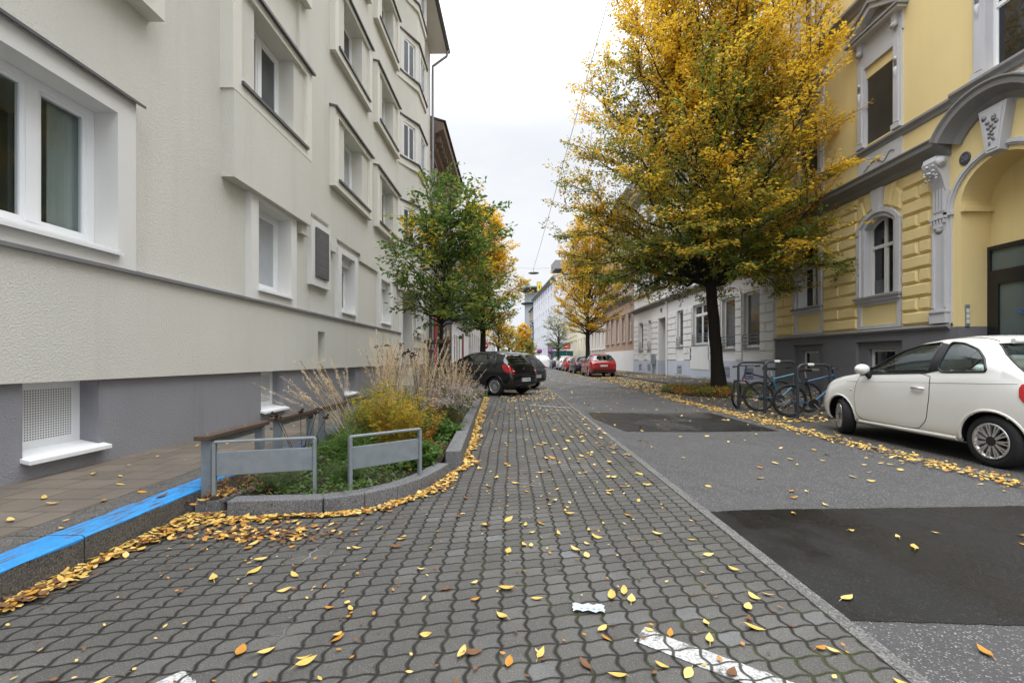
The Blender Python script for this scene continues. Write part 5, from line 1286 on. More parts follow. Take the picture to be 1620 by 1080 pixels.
kerb_hatch('blue black hatchback parked directly ahead of the dark red compact van', 38.6, blue_blk, 'G 61 AP')
kerb_hatch('bright red hatchback between the blue black and the white parked cars', 44.4, red2, 'G 208 V')
o = mpv('white compact van parked ahead of the bright red hatchback', 51.0, white2, 'G 95 HE', 5.95); o['group'] = KG
kerb_hatch('dark grey hatchback at the far end of the parked row on the right', 59.5, dk_grey, 'G 7 UNS')
hatch('white hatchback standing across the street beyond the white mound', (2.4, 108, 0), R(60), white2, plate='G 11 X')
# ================================================================== TREES
PAL = [gold_l, amber_l, olive_l, green_l, dkgreen_l, brown_l, lime_l]
def vnoise(P, sc, seed):
    """cheap smooth value noise for colouring clumps of leaves"""
    r = np.random.default_rng(seed); out = np.zeros(len(P))
    for k in range(5):
        d = r.normal(size=3); d /= np.linalg.norm(d); out += np.sin(P@d*sc*r.uniform(.7, 1.6)+r.uniform(0, 6.28))
    return out/2.2
def leaf_cloud(C, D, size, mi, seed, aspect=.55, six=False, droop=.35, fold=True):
    """one leaf per point C; D is the leaf's growing direction"""
    r = np.random.default_rng(seed); n = len(C)
    D = D+r.normal(0, .35, (n, 3)); D[:, 2] -= droop*r.random(n); D /= np.linalg.norm(D, axis=1)[:, None]
    up = np.tile([0, 0, 1.], (n, 1))+r.normal(0, .55, (n, 3)); S = np.cross(D, up); S /= np.linalg.norm(S, axis=1)[:, None]+1e-9
    N = np.cross(S, D); L_ = (size*r.uniform(.65, 1.25, n))[:, None]; Wd = L_*aspect*r.uniform(.8, 1.1, (n, 1))/2
    if six:
        V = np.stack([C, C+D*L_*.28+S*Wd*.85-N*L_*.03, C+D*L_*.58+S*Wd*.9-N*L_*.05, C+D*L_-N*L_*.12, C+D*L_*.58-S*Wd*.9-N*L_*.05, C+D*L_*.28-S*Wd*.85-N*L_*.03], 1); k = 6
    else:
        V = np.stack([C, C+D*L_*.45+S*Wd-N*L_*.04, C+D*L_-N*L_*.10, C+D*L_*.45-S*Wd-N*L_*.04], 1); k = 4
    return V.reshape(-1, 3), np.arange(n*k).reshape(n, k), mi
def curve_pts(a, d0, b, n=9, wob=.05, r=None):
    """limb from a, leaving along d0, ending at b"""
    a, b, d0 = Vector(a), Vector(b), Vector(d0).normalized(); ln = (b-a).length; c = a+d0*ln*.45; P = []
    for i in range(n):
        t = i/(n-1); p = a*(1-t)**2+c*2*t*(1-t)+b*t*t
        if 0 < i < n-1: p += Vector([(r or random).gauss(0, wob*ln*.1) for _ in range(3)])
        P.append(p)
    return P
def tree(name, label, base, trunk_h, trunk_r, env, top, nl, ntw, nlf, lsize, colour, seed, upright=.6, tl=(.7, 1.4), six=False, lean=(0, 0), bark_m=None, group=None, aspect=.55, bottom=None, leader=True, coff=(0, 0), zexp=.9, twig_r=.009, limb_r=None, bare=0.0, flat=.35):
    """env: list of (height, radius) of the crown; colour(points, twig heights, rng) -> palette index per twig"""
    rr = random.Random(seed); g = np.random.default_rng(seed); bark_m = bark_m or bark
    root = thing(name, label, 'tree', base, 0, group)
    eh, er = [e[0] for e in env], [e[1] for e in env]; Rz = lambda z: float(np.interp(z, eh, er))
    b = MB()
    tp = [Vector((lean[0]*t+.05*trunk_r*rr.gauss(0, 1)*(t > 0), lean[1]*t+.05*rr.gauss(0, 1)*trunk_r*(t > 0), trunk_h*t)) for t in np.linspace(0, 1, 9)]
    rad = [trunk_r*(1.35 if t == 0 else 1.12 if t < .15 else 1.0-.22*t) for t in np.linspace(0, 1, 9)]
    b.tube([tp[0]-Vector((0, 0, .15))]+tp, [trunk_r*1.5]+rad, bark_m, 14)
    tt = tp[-1]
    lead = []
    if leader:
        lead = [tt+Vector((rr.gauss(0, .04)*k, rr.gauss(0, .04)*k, (top-trunk_h)*.92*k/8)) for k in range(9)]
        b.tube(lead, [trunk_r*.75*(1-k/8.6) for k in range(9)], bark_m, 8)
    limbs = [(lead, trunk_r*.3)] if leader else []
    lo = bottom or eh[0]
    for k in range(nl):
        f = (k+.5)/nl; az = k*2.39996+rr.uniform(-.3, .3)
        ze = lo+(top-lo)*(f**zexp); re = Rz(ze)*rr.uniform(.80, 1.04)
        if f > .45 and k % 3 == 0: re *= rr.uniform(.35, .75)
        end = Vector((math.cos(az)*re+lean[0]+coff[0], math.sin(az)*re+lean[1]+coff[1], ze))
        zs = max(trunk_h*.93, min(ze-re*upright, trunk_h+(top-trunk_h)*.5)); zs = trunk_h*.96+(zs-trunk_h*.96)*rr.uniform(.25, .95) if zs > trunk_h else trunk_h*rr.uniform(.9, 1.0)
        st = Vector((lean[0]+0, lean[1], zs)); el = rr.uniform(.35, .75)
        d0 = Vector((math.cos(az), math.sin(az), .5+1.2*f))
        P = curve_pts(st, d0, end, 10, .25, rr); r0 = (limb_r or trunk_r*.42)*(1-.45*f)*rr.uniform(.8, 1.15)
        b.tube(P, [max(.008, r0*(1-.9*i/9)) for i in range(10)], bark_m, 6); limbs.append((P, r0))
    TW = []      # twigs: start, direction, length
    for P, r0 in limbs:
        n = len(P); full = sum((P[i+1]-P[i]).length for i in range(n-1)); cnt = max(4, int(ntw*min(1.6, full/3.0)))
        for q in range(cnt):
            t = rr.uniform(.22, 1.0)**.8*(n-1.001); i = int(t); p = P[i].lerp(P[i+1], t-i)
            
            d = (P[i+1]-P[i]).normalized(); az = rr.uniform(0, 6.283); o = Vector((math.cos(az), math.sin(az), rr.uniform(-.15, .5)))
            if p.z < lo+.3 and o.z < 0: o.z = .2
            d = (d*upright*1.3+o).normalized(); ln = rr.uniform(*tl)
            e = p+d*ln; re = math.hypot(e.x-lean[0]-coff[0], e.y-lean[1]-coff[1])
            if re > Rz(min(max(e.z, eh[0]), eh[-1]))*1.12+.15 or e.z < lo-.25: ln *= .55
            TW.append((p, d, ln))
    for p, d, ln in TW:
        b.tube([p, p+d*ln*.5+Vector((0, 0, .03)), p+d*ln*.96], [twig_r, twig_r*.7, twig_r*.35], bark_m, 4, caps=False)
    b.build('trunk', root)
    A = np.array([p for p, _, _ in TW]); Dv = np.array([d for _, d, _ in TW]); Ln = np.array([l for *_, l in TW])
    ci = colour(A+Dv*Ln[:, None], g)
    keep = g.random(len(TW)) >= bare; A, Dv, Ln, ci = A[keep], Dv[keep], Ln[keep], ci[keep]
    nt_ = len(A); idx = np.repeat(np.arange(nt_), nlf); t = g.random(nt_*nlf)**.8
    side = np.cross(Dv, np.tile([0, 0, 1.], (nt_, 1))); side /= np.linalg.norm(side, axis=1)[:, None]+1e-9
    sg = np.where(g.random(nt_*nlf) < .5, 1., -1.)
    spread = (.05+.22*Ln[idx]*t*(1-t*.6))[:, None]
    C = A[idx]+Dv[idx]*(Ln[idx]*t)[:, None]+side[idx]*sg[:, None]*spread*g.random((nt_*nlf, 1))+g.normal(0, .04, (nt_*nlf, 3))*np.array([1, 1, flat+.5])
    D = Dv[idx]*.6+side[idx]*sg[:, None]*.8
    mi = ci[idx].copy(); j = g.random(len(mi)); alt = colour(C, g); mi = np.where(j < .28, alt, mi)
    V, F, mi = leaf_cloud(C, D, np.full(len(C), lsize), mi, seed+1, aspect, six)
    quads('crown', V, F, mi, PAL, root)
    return root
def col_big(P, g):
    z = P[:, 2]; r = np.hypot(P[:, 0], P[:, 1]); n = vnoise(P, 1.3, 3)
    v = .95*(z-8.2)/5.0+.35*(r-2.5)/2.5+.85*n+.10*P[:, 0]+g.normal(0, .36, len(P))
    return np.select([v > 1.15, v > .25, v > -.25, v > -.8], [0, np.where(g.random(len(P)) < .62, 0, 1), np.where(g.random(len(P)) < .5, 1, 2), 2], np.where(g.random(len(P)) < .6, 3, 2)).astype(int)
def col_gold(P, g):
    v = g.random(len(P))+.15*vnoise(P, 1.1, 8)+.04*(P[:, 2]-7); return np.select([v > .45, v > .12, v > -.1], [0, 1, 6], 2).astype(int)
def col_mixed(P, g):
    v = .25*(P[:, 2]-4.8)+.3*vnoise(P, 1.0, 5)+g.normal(0, .3, len(P))+.3*P[:, 0]; return np.select([v > .25, v > -.1, v > -.5], [np.where(g.random(len(P)) < .6, 0, 1), 6, 2], 3).astype(int)
def col_green(P, g):
    v = g.random(len(P))+.12*vnoise(P, 2.5, 5); return np.select([v > .985, v > .78, v > .26], [0, 6, 3], 4).astype(int)
def col_olive(P, g):
    v = g.random(len(P)); return np.select([v > .9, v > .45], [6, 2], 3).astype(int)
big = tree('street_tree', 'big hornbeam with a broad golden and olive crown beside the bicycle racks', (7.7, 16.9, .02), 4.25, .23,
     [(3.6, 3.9), (4.2, 4.95), (6.0, 5.15), (8.5, 5.0), (11.0, 4.5), (13.0, 3.7), (15.5, 2.7), (18.5, 1.2)], 18.2, 138, 27, 33, .12, col_big, 21, upright=.8, zexp=1.15, tl=(.6, 1.3), limb_r=.085, lean=(-.35, 0), coff=(-.5, 0))
tree('street_tree', 'golden hornbeam standing beyond the parked dark red van', (6.15, 37.0, .02), 3.4, .20,
     [(3.2, 1.2), (4.2, 2.6), (6.0, 3.0), (8.5, 2.9), (11.0, 2.0), (13.6, .5)], 13.4, 60, 16, 44, .135, col_gold, 22, upright=.7, tl=(.5, 1.1), limb_r=.07, twig_r=.008, bare=.22)
tree('street_tree', 'thin grey green tree before the tall white office building', (5.6, 55.0, .02), 2.4, .14,
     [(2.0, 1.4), (3.2, 2.2), (5.0, 2.0), (7.4, .8)], 7.3, 26, 10, 18, .16, col_olive, 23, upright=.5, tl=(.5, 1.0), bare=.35)
tree('street_tree', 'young green tree tied to a timber stake frame in the planting bed', (-1.62, 10.0, .1), 1.95, .048,
     [(1.75, .6), (2.2, 1.35), (3.1, 1.5), (4.0, 1.2), (4.7, .75), (5.3, .25)], 4.95, 44, 16, 24, .105, col_green, 24, upright=.75, lean=(.08, 0), coff=(.25, 0), tl=(.35, .85), six=True, limb_r=.022, twig_r=.004, aspect=.5)
tree('street_tree', 'yellow green hornbeam behind the black slanted hatchback', (-1.5, 23.5, .1), 2.7, .17,
     [(2.4, 1.0), (3.4, 2.1), (5.0, 2.3), (6.6, 1.9), (8.4, .8), (9.4, .2)], 9.2, 56, 16, 34, .135, col_mixed, 25, upright=.7, tl=(.5, 1.0), limb_r=.06, twig_r=.007, bare=.12)
tree('street_tree', 'small golden tree further along the left pavement', (-1.3, 43.0, .02), 2.4, .15,
     [(2.2, .9), (3.2, 1.9), (4.4, 1.9), (6.0, .9)], 6.0, 26, 10, 22, .17, col_gold, 26, upright=.6, tl=(.4, .9))
tree('street_tree', 'round orange yellow tree in the middle distance left of the letter sign', (1.9, 84.0, 0), 1.6, .18,
     [(1.0, 1.6), (2.5, 2.5), (4.5, 2.4), (6.5, 1.5), (8.0, .4)], 7.9, 34, 14, 24, .26, lambda P, g: np.where(g.random(len(P)) < .55, 1, 0), 27, upright=.55, tl=(.5, 1.1))
tree('street_tree', 'low olive green tree beside the round orange one in the distance', (3.0, 78.0, 0), 1.2, .12,
     [(.8, 1.0), (1.8, 1.6), (3.2, 1.5), (4.6, .5)], 4.6, 22, 10, 22, .22, col_olive, 28, upright=.5, tl=(.4, .9))
tree('street_tree', 'dull yellow green tree far along the left pavement', (-.4, 66.0, 0), 1.8, .15,
     [(1.2, 1.2), (2.6, 1.9), (4.6, 1.8), (6.4, .7)], 6.3, 26, 10, 22, .24, lambda P, g: np.select([g.random(len(P)) > .5], [6], 2), 29, upright=.55, tl=(.4, .9))
# timber stake frame round the young tree
st = thing('tree_stake', 'weathered timber stake frame holding the young green tree', 'tree stake', (-1.62, 10.0, .08))
wood = M('weathered_timber', (.115, .085, .058), .9, .2, var=.35, vs=8, bump=.004, bs=40, streak=.3)
for x, y in ((-.2, -.15), (.24, -.13), (.05, .26)): b = MB(); b.cyl((x, y, -.1), (x, y, 1.52), .042, wood, n=10); b.build('post', st)
for a, c in (((-.27, -.19), (.31, -.17)), ((-.22, -.2), (.07, .31)), ((.27, -.18), (.02, .31))): b = MB(); b.cyl((*a, 1.49), (*c, 1.50), .046, wood, n=10); b.build('rail', st)
# ================================================================== PLANTING BED
straw = leaf_mat('straw', (.74, .60, .40), .25, .3); straw_dk = leaf_mat('brown_straw', (.30, .20, .11), .3, .25); blade_g = leaf_mat('grass_blade', (.13, .15, .05), .35, .35)
yel_l = leaf_mat('yellow_willow_leaf', (.60, .43, .04)); grey_g = leaf_mat('grey_green_leaf', (.15, .20, .10)); lilac = leaf_mat('faded_lilac_flower', (.34, .29, .33), .25, .2); fresh = leaf_mat('fresh_green_leaf', (.11, .22, .045)); orange_l = leaf_mat('orange_leaf', (.62, .28, .05)); seedhead = M('dark_seed_head', (.04, .025, .018), .9)
GP = [fresh, green_l, dkgreen_l, grey_g, olive_l, yel_l, brown_l, orange_l, lilac, straw, straw_dk, blade_g]
def ribbons(name, S, D, L_, bend, wd, mi, parent, seed, seg=5, taper=True, dirn=None):
    """arching grass blades: start points, directions, lengths, sideways bend vectors, widths"""
    r = np.random.default_rng(seed); n = len(S); t = np.linspace(0, 1, seg+1)
    C = S[:, None, :]+D[:, None, :]*(L_[:, None]*t)[..., None]+bend[:, None, :]*(t**2)[None, :, None]
    a = r.uniform(0, 6.28, n); sd = np.stack([np.cos(a), np.sin(a), 0*a], 1)
    w_ = wd[:, None]*(1-.85*t[None, :] if taper else np.ones((1, seg+1)))
    V = np.stack([C-sd[:, None, :]*w_[..., None]/2, C+sd[:, None, :]*w_[..., None]/2], 2).reshape(-1, 3)
    base = (np.arange(n)*(seg+1)*2)[:, None]; k = np.arange(seg)[None, :]*2
    F = np.stack([base+k, base+k+1, base+k+3, base+k+2], -1).reshape(-1, 4)
    o = quads(name, V, F, np.repeat(mi, seg), GP, parent); return C
def grass_clump(label, x, y, h, n, spread, lean, seed, group='tall straw coloured grasses in the planting bed', z=.07):
    r = np.random.default_rng(seed); root = thing('ornamental_grass', label, 'grass', (x, y, z), 0, group)
    m = n*3; S = np.c_[r.normal(0, .10, (m, 2)), np.zeros(m)]; az = r.uniform(0, 6.28, m); o = r.uniform(.1, 1, m)
    D = np.c_[np.cos(az)*o*.45, np.sin(az)*o*.45, np.ones(m)]; D /= np.linalg.norm(D, axis=1)[:, None]
    L_ = h*r.uniform(.35, .72, m); b = np.c_[np.cos(az)*o, np.sin(az)*o, -.35*o]*L_[:, None]*.55
    ribbons('blades', S, D, L_, b, np.full(m, .006), r.choice([11, 4, 10, 9], m, p=[.4, .15, .25, .2]), root, seed+1)
    S = np.c_[r.normal(0, .09, (n, 2)), np.zeros(n)]; az = r.uniform(0, 6.28, n); o = r.random(n)
    D = np.c_[np.cos(az)*o*spread+lean[0], np.sin(az)*o*spread*.8+lean[1], np.ones(n)]; D /= np.linalg.norm(D, axis=1)[:, None]
    L_ = h*r.uniform(.72, 1.08, n); b = np.c_[np.cos(az)*o*.20+lean[0]*.35, np.sin(az)*o*.16, -.10*o]*L_[:, None]
    C = ribbons('stems', S, D, L_, b, np.full(n, .0045), r.choice([9, 10], n, p=[.7, .3]), root, seed+2, 6, False)
    # feathery plumes on the last third
    k = 56; tip = C[:, -1]; low = C[:, -3]; t = r.random((n, k)); P = low[:, None]+(tip-low)[:, None]*t[..., None]*1.02
    dr = (tip-low); dr /= np.linalg.norm(dr, axis=1)[:, None]
    P = P+r.normal(0, .009, P.shape)*(1.25-t[..., None]); Dd = np.repeat(dr[:, None], k, 1)+r.normal(0, .25, P.shape)
    V, F, mi = leaf_cloud(P.reshape(-1, 3), Dd.reshape(-1, 3), np.full(n*k, .031), np.repeat(r.choice([9, 9, 9, 9, 10], n), k), seed+3, .26, droop=0)
    quads('plumes', V, F, mi, GP, root)
    return root
grass_clump('tall pale feathery grass standing upright behind the yellow shrub', -1.72, 6.3, 1.45, 58, .18, (.02, 0), 40)
grass_clump('feathery grass arching far out to the left over the timber rails', -2.02, 5.9, 1.2, 36, .50, (-.42, -.1), 41)
grass_clump('tall upright feathery grass left of the young tree', -1.45, 7.3, 1.50, 50, .20, (.05, 0), 42)
grass_clump('dense brownish feathery grass leaning towards the black hatchback', -1.16, 8.5, 1.12, 70, .24, (.10, 0), 43)
grass_clump('pale feathery grass close to the entrance wall, tallest of the bed', -2.1, 7.9, 1.6, 42, .22, (0, 0), 44)
grass_clump('straw grass at the foot of the timber stake frame', -1.65, 9.4, 1.2, 50, .24, (.02, 0), 45)
def shrub(name, label, cat, x, y, h, rad, n, nl, ls, mats, p, seed, asp=.2, fl=None, narrow=1.0, z=.07, group=None, stem_m=None):
    r = np.random.default_rng(seed); root = thing(name, label, cat, (x, y, z), 0, group)
    az = r.uniform(0, 6.28, n); o = np.sqrt(r.random(n)); S = np.c_[np.cos(az)*o*rad*.35, np.sin(az)*o*rad*.35, 0*az]
    D = np.c_[np.cos(az)*o*rad*.75/h, np.sin(az)*o*rad*.75/h, np.ones(n)]; D /= np.linalg.norm(D, axis=1)[:, None]
    L_ = h*r.uniform(.6, 1.05, n)*(1-.25*o); b = np.c_[np.cos(az)*o*.2, np.sin(az)*o*.2, -.12*o]*L_[:, None]
    C = ribbons('stems', S, D, L_, b, np.full(n, .006), np.full(n, 10 if stem_m is None else stem_m), root, seed+1, 6)
    t = r.random((n, nl))**.7*6; i = np.minimum(t.astype(int), 5); f = (t-i)[..., None]
    P = np.take_along_axis(C, i[..., None], 1)*(1-f)+np.take_along_axis(C, i[..., None]+1, 1)*f; P = P+r.normal(0, .012, P.shape)
    a2 = r.uniform(0, 6.28, (n, nl)); Dd = np.stack([np.cos(a2), np.sin(a2), r.uniform(.1, 1.0, (n, nl))], -1)
    V, F, mi = leaf_cloud(P.reshape(-1, 3), Dd.reshape(-1, 3), np.full(n*nl, ls), r.choice(mats, n*nl, p=p), seed+2, asp)
    quads('leaves', V, F, mi, GP, root)
    if fl:
        m, sz, col, k = fl; tip = C[r.integers(0, n, m), -1]+r.normal(0, .05, (m, 3)); a3 = r.uniform(0, 6.28, (m, k))
        P = np.repeat(tip[:, None], k, 1)+r.normal(0, sz*.25, (m, k, 3)); Dd = np.stack([np.cos(a3), np.sin(a3), r.uniform(.0, .8, (m, k))], -1)
        V, F, mi = leaf_cloud(P.reshape(-1, 3), Dd.reshape(-1, 3), np.full(m*k, sz), r.choice(col, m*k), seed+3, .35); quads('flower_heads', V, F, mi, GP, root)
    return root
shrub('shrub', 'bright yellow narrow leaved shrub behind the right-hand steel barrier', 'shrub', -1.36, 5.25, 1.0, .36, 95, 70, .058, [5, 0, 4, 7], [.58, .16, .2, .06], 50)
shrub('shrub', 'yellow green narrow leaved shrub just left of the bright yellow one', 'shrub', -1.66, 5.45, .92, .32, 76, 64, .055, [5, 0, 1, 4], [.25, .35, .2, .2], 51)
shrub('shrub', 'thin orange leaved plant on the right edge of the yellow shrub', 'shrub', -1.08, 5.7, .85, .16, 16, 34, .06, [7, 5, 6], [.6, .25, .15], 52)
shrub('aster', 'big faded lilac aster bush above the granite kerb of the bed', 'flowering plant', -1.10, 7.3, .82, .48, 110, 46, .045, [2, 1, 3, 10], [.4, .3, .2, .1], 53, .25, (640, .034, [8, 8, 9], 10))
shrub('aster', 'lower faded aster bush beside the black hatchback', 'flowering plant', -1.12, 9.9, .72, .50, 100, 44, .045, [2, 1, 3], [.45, .35, .2], 54, .25, (640, .036, [8, 8, 9], 10))
shrub('leafy_plant', 'low bright green leafy plant nearest the rear wheel of the black hatchback', 'plant', -1.15, 12.4, .42, .55, 60, 30, .10, [0, 1], [.7, .3], 55, .5, stem_m=1)
shrub('leafy_plant', 'green leafy plant against the raised granite kerb, in front of the big aster', 'plant', -1.0, 6.5, .36, .34, 50, 34, .075, [0, 1, 2], [.4, .35, .25], 56, .45, stem_m=1)
shrub('artemisia', 'grey green feathery plant below the left-hand steel barrier', 'plant', -2.0, 3.95, .24, .24, 60, 44, .035, [3, 1], [.7, .3], 57, .14, stem_m=3)
shrub('artemisia', 'darker green feathery plant seen between the two steel barriers', 'plant', -1.55, 4.25, .28, .26, 60, 44, .04, [3, 1, 2], [.35, .35, .3], 58, .14, stem_m=3)
shrub('leafy_plant', 'dark green strap leaved plant under the yellow shrub', 'plant', -1.75, 4.85, .45, .34, 60, 20, .12, [2, 1], [.6, .4], 59, .12, stem_m=2)
shrub('leafy_plant', 'leafy green plant behind the right-hand steel barrier near the kerb', 'plant', -1.0, 4.75, .30, .28, 46, 30, .07, [0, 1, 2], [.35, .35, .3], 60, .5, stem_m=1)
for k, (x, y, h, lb) in enumerate(((-1.75, 6.6, 1.32, 'dark seed heads on thin stems beside the upright pale grass'), (-1.35, 6.9, 1.25, 'dark seed heads on thin stems above the big aster'), (-2.2, 4.75, .62, 'short brown dried seed stalks behind the left-hand steel barrier'))):
    root = thing('seed_stalk', lb, 'plant', (x, y, .07)); b = MB(); q = random.Random(k)
    hb_ = MB()
    for j in range(6):
        e = Vector((q.uniform(-.22, .22), q.uniform(-.15, .15), h*q.uniform(.8, 1.02))); b.tube([(q.uniform(-.04, .04), q.uniform(-.04, .04), 0), e*.55, e], [.004, .003, .003], seedhead, 5)
        for i in range(5): hb_.lathe([(0, -.016), (.018, 0), (0, .016)], e+Vector((q.uniform(-.03, .03), q.uniform(-.03, .03), q.uniform(-.02, .03))), (0, 0, 1), seedhead, 7)
    b.build('stem', root); hb_.build('seed_heads', root)
shrub('leafy_plant', 'mid green bushy plant at the back of the bed in front of the stake frame', 'plant', -1.95, 9.0, .62, .42, 90, 40, .06, [0, 1, 2], [.35, .35, .3], 61, .4, stem_m=1)
shrub('leafy_plant', 'dark green bushy plant along the pavement side behind the timber rails', 'plant', -2.1, 7.0, .55, .36, 80, 40, .055, [1, 2, 3], [.35, .4, .25], 62, .4, stem_m=2)
shrub('leafy_plant', 'green bushy plant between the yellow shrub and the big aster', 'plant', -1.3, 6.2, .55, .32, 80, 40, .05, [0, 1, 2, 4], [.3, .3, .25, .15], 63, .35, stem_m=1)
shrub('leafy_plant', 'green leafy plant between the two aster bushes above the granite kerb', 'plant', -1.15, 8.7, .55, .40, 80, 40, .06, [0, 1, 2], [.4, .35, .25], 64, .4, stem_m=1)
# low ground cover over the soil
def cover(name, n, xr, yr, hmax, mats, p, seed, ls=.055, z=.07, mask=None, asp=.42):
    r = np.random.default_rng(seed); P = np.c_[r.uniform(*xr, n), r.uniform(*yr, n)]
    if mask: P = P[mask(P)]
    n = len(P); hh = hmax*(.35+.65*np.clip(.5+.5*vnoise(np.c_[P, 0*P[:, 0]], 4.0, seed), 0, 1)); Z = z+hh*r.random(n)**.8
    a = r.uniform(0, 6.28, n); D = np.c_[np.cos(a), np.sin(a), r.uniform(.0, .9, n)]
    cl = np.clip((vnoise(np.c_[P, 0*P[:, 0]], 3.2, seed+5)+1)/2+r.normal(0, .22, n), 0, .999); cum = np.cumsum(p); mi = np.array(mats)[np.searchsorted(cum, cl*cum[-1])]
    V, F, mi = leaf_cloud(np.c_[P, Z], D, np.full(n, ls), mi, seed+2, asp); return tag(quads(name, V, F, mi, GP), kind='stuff')
def in_bed(P):
    x, y = P[:, 0], P[:, 1]; right = np.interp(y, [3.5, 3.65, 4.0, 4.6, 5, 8.7, 13.4], [-1.6, -1.22, -1.02, -.86, -.78, -.86, -1.0]); return (x < right) & (x > -2.44) & (y > 3.62)
cover('ground_cover', 15000, (-2.44, -.75), (3.62, 13.4), .20, [0, 1, 3, 2, 4, 6], [.25, .25, .15, .2, .1, .05], 70, mask=in_bed)
cover('ground_cover', 9000, (5.5, 8.9), (13.9, 18.6), .30, [1, 2, 4, 6, 7], [.3, .25, .2, .2, .05], 71, .08, .02, lambda P: ((P[:, 0]-7.15)/1.7)**2+((P[:, 1]-16.1)/2.2)**2 < 1)
b = MB(); b.add([(7.15+1.72*math.cos(a), 16.1+2.25*math.sin(a), .03) for a in np.linspace(0, 6.283, 36, endpoint=False)], [tuple(range(36))], soil); tag(b.build('tree_pit_soil'), kind='structure')
cover('weeds', 900, (10.2, 10.66), (19, 29), .25, [1, 2, 4, 10], [.3, .3, .2, .2], 72, .07, .1, lambda P: vnoise(np.c_[P, 0*P[:, 0]], 2.0, 9) > .1)
# ================================================================== FALLEN LEAVES
GL = [M('fallen_gold_leaf', (.62, .42, .10), .55, .4, var=.3, vs=30), M('fallen_pale_leaf', (.72, .50, .16), .55, .4, var=.25, vs=30), M('fallen_amber_leaf', (.48, .22, .03), .6, .4, var=.3, vs=30), M('fallen_brown_leaf', (.17, .085, .04), .7, .3, var=.4, vs=30)]
def drift(name, P, seed, zb=.006, pile=.02, ls=.066, p=(.36, .17, .22, .25), brown=None):
    r = np.random.default_rng(seed); n = len(P); Z = zb+pile*r.random(n)**1.5; a = r.uniform(0, 6.28, n)
    D = np.c_[np.cos(a), np.sin(a), r.normal(0, .22, n)]; D /= np.linalg.norm(D, axis=1)[:, None]
    up = np.c_[r.normal(0, .28, (n, 2)), np.ones(n)]; S = np.cross(D, up); S /= np.linalg.norm(S, axis=1)[:, None]; N = np.cross(S, D)
    L_ = (ls*r.uniform(.55, 1.2, n))[:, None]; W_ = L_*r.uniform(.20, .30, (n, 1)); C = np.c_[P, Z+.004]; cu = L_*r.uniform(-.02, .16, (n, 1))
    V = np.stack([C-D*L_*.5+N*cu, C-D*L_*.2+S*W_*.9, C+D*L_*.12+S*W_, C+D*L_*.5+N*cu*.8, C+D*L_*.12-S*W_, C-D*L_*.2-S*W_*.9], 1)
    V[:, [1, 2, 4, 5]] += (N*cu*.7)[:, None]
    V[..., 2] = np.maximum(V[..., 2], zb-.002)
    mi = r.choice(4, n, p=p); return tag(quads(name, V.reshape(-1, 3), np.arange(n*6).reshape(n, 6), mi, GL), kind='stuff')
r = np.random.default_rng(5)
def along(pts, n, wd, k=1.0):
    """points beside a polyline, dense near it, offset to its right-hand side"""
    P = np.array(pts, float); seg = np.hypot(*np.diff(P, axis=0).T); d = np.r_[0, np.cumsum(seg)]; s = r.uniform(0, d[-1], n)
    X, Y = np.interp(s, d, P[:, 0]), np.interp(s, d, P[:, 1]); i = np.minimum(np.searchsorted(d, s)-1, len(seg)-1).clip(0); T_ = (np.diff(P, axis=0)/seg[:, None])[i]
    lump = (.55+.45*np.sin(s*5.1+1)*np.sin(s*2.3)); o = np.abs(r.normal(0, 1, n))*wd*lump*k; return np.c_[X+T_[:, 1]*o, Y-T_[:, 0]*o]
drift('fallen_leaves', np.r_[along([(-2.47, 1.2), (-2.47, 2.4), (-2.46, 3.45)], 1150, .105), along([(-2.46, 3.45), (-2.2, 3.5)], 260, .09)], 80, pile=.022, p=(.30, .20, .20, .30), ls=.058)
drift('fallen_leaves', along([(-2.3, 3.40), (-1.46, 3.47), (-1.10, 3.64), (-.86, 3.95), (-.72, 4.34), (-.63, 4.75), (-.55, 5.05)], 1400, .08), 81, pile=.014, p=(.30, .24, .22, .24), ls=.056)
drift('fallen_leaves', np.c_[r.normal(-1.75, .28, 330), r.normal(3.12, .10, 330)], 82, pile=.008, p=(.2, .12, .26, .42), ls=.05)
drift('fallen_leaves', along([(-.54, 5.0), (-.67, 8.6), (-.70, 9.0), (-.86, 14.2)], 2600, .085), 83, pile=.02, p=(.35, .35, .2, .1))
drift('fallen_leaves', np.r_[np.c_[-2.36+r.normal(0, .05, 150), 3.68+r.normal(0, .07, 150)]], 84, zb=.10, pile=.02, p=(.15, .1, .3, .45))
drift('fallen_leaves', np.r_[np.c_[4.80+np.abs(r.normal(0, .11, 2300))*r.choice([-1, 1], 2300), 2.4+12*r.random(2300)]], 85, zb=.016, pile=.008, ls=.058, p=(.5, .25, .2, .05))
n = 9000; P = np.c_[r.uniform(4.85, 7.25, n), 8.6+38*r.random(n)**1.2]; dn = .45+.5*vnoise(np.c_[P, 0*P[:, 0]], 1.1, 12); P = P[(r.random(n) < np.clip(dn+.25*(P[:, 1] > 13), .12, 1)) & ~((((P[:, 0]-7.15)/1.7)**2+((P[:, 1]-16.1)/2.2)**2) < .95)]
drift('fallen_leaves', P, 86, zb=.014, pile=.01, ls=.085, p=(.48, .34, .14, .04))
n = 5200; P = np.c_[r.uniform(7.45, 10.5, n), 12+34*r.random(n)]; P = P[r.random(len(P)) < np.clip(.35+.5*vnoise(np.c_[P, 0*P[:, 0]], .9, 13), .05, 1)]
drift('fallen_leaves', P, 87, zb=.107, pile=.008, ls=.085, p=(.45, .35, .15, .05))
n = 2600; P = np.c_[-.2+1.9*r.random(n)-.2, 5.2+24*r.random(n)**1.1]; P = P[r.random(len(P)) < np.clip(.22+.5*vnoise(np.c_[P, 0*P[:, 0]], 1.4, 14)+.02*P[:, 1], .06, 1)]
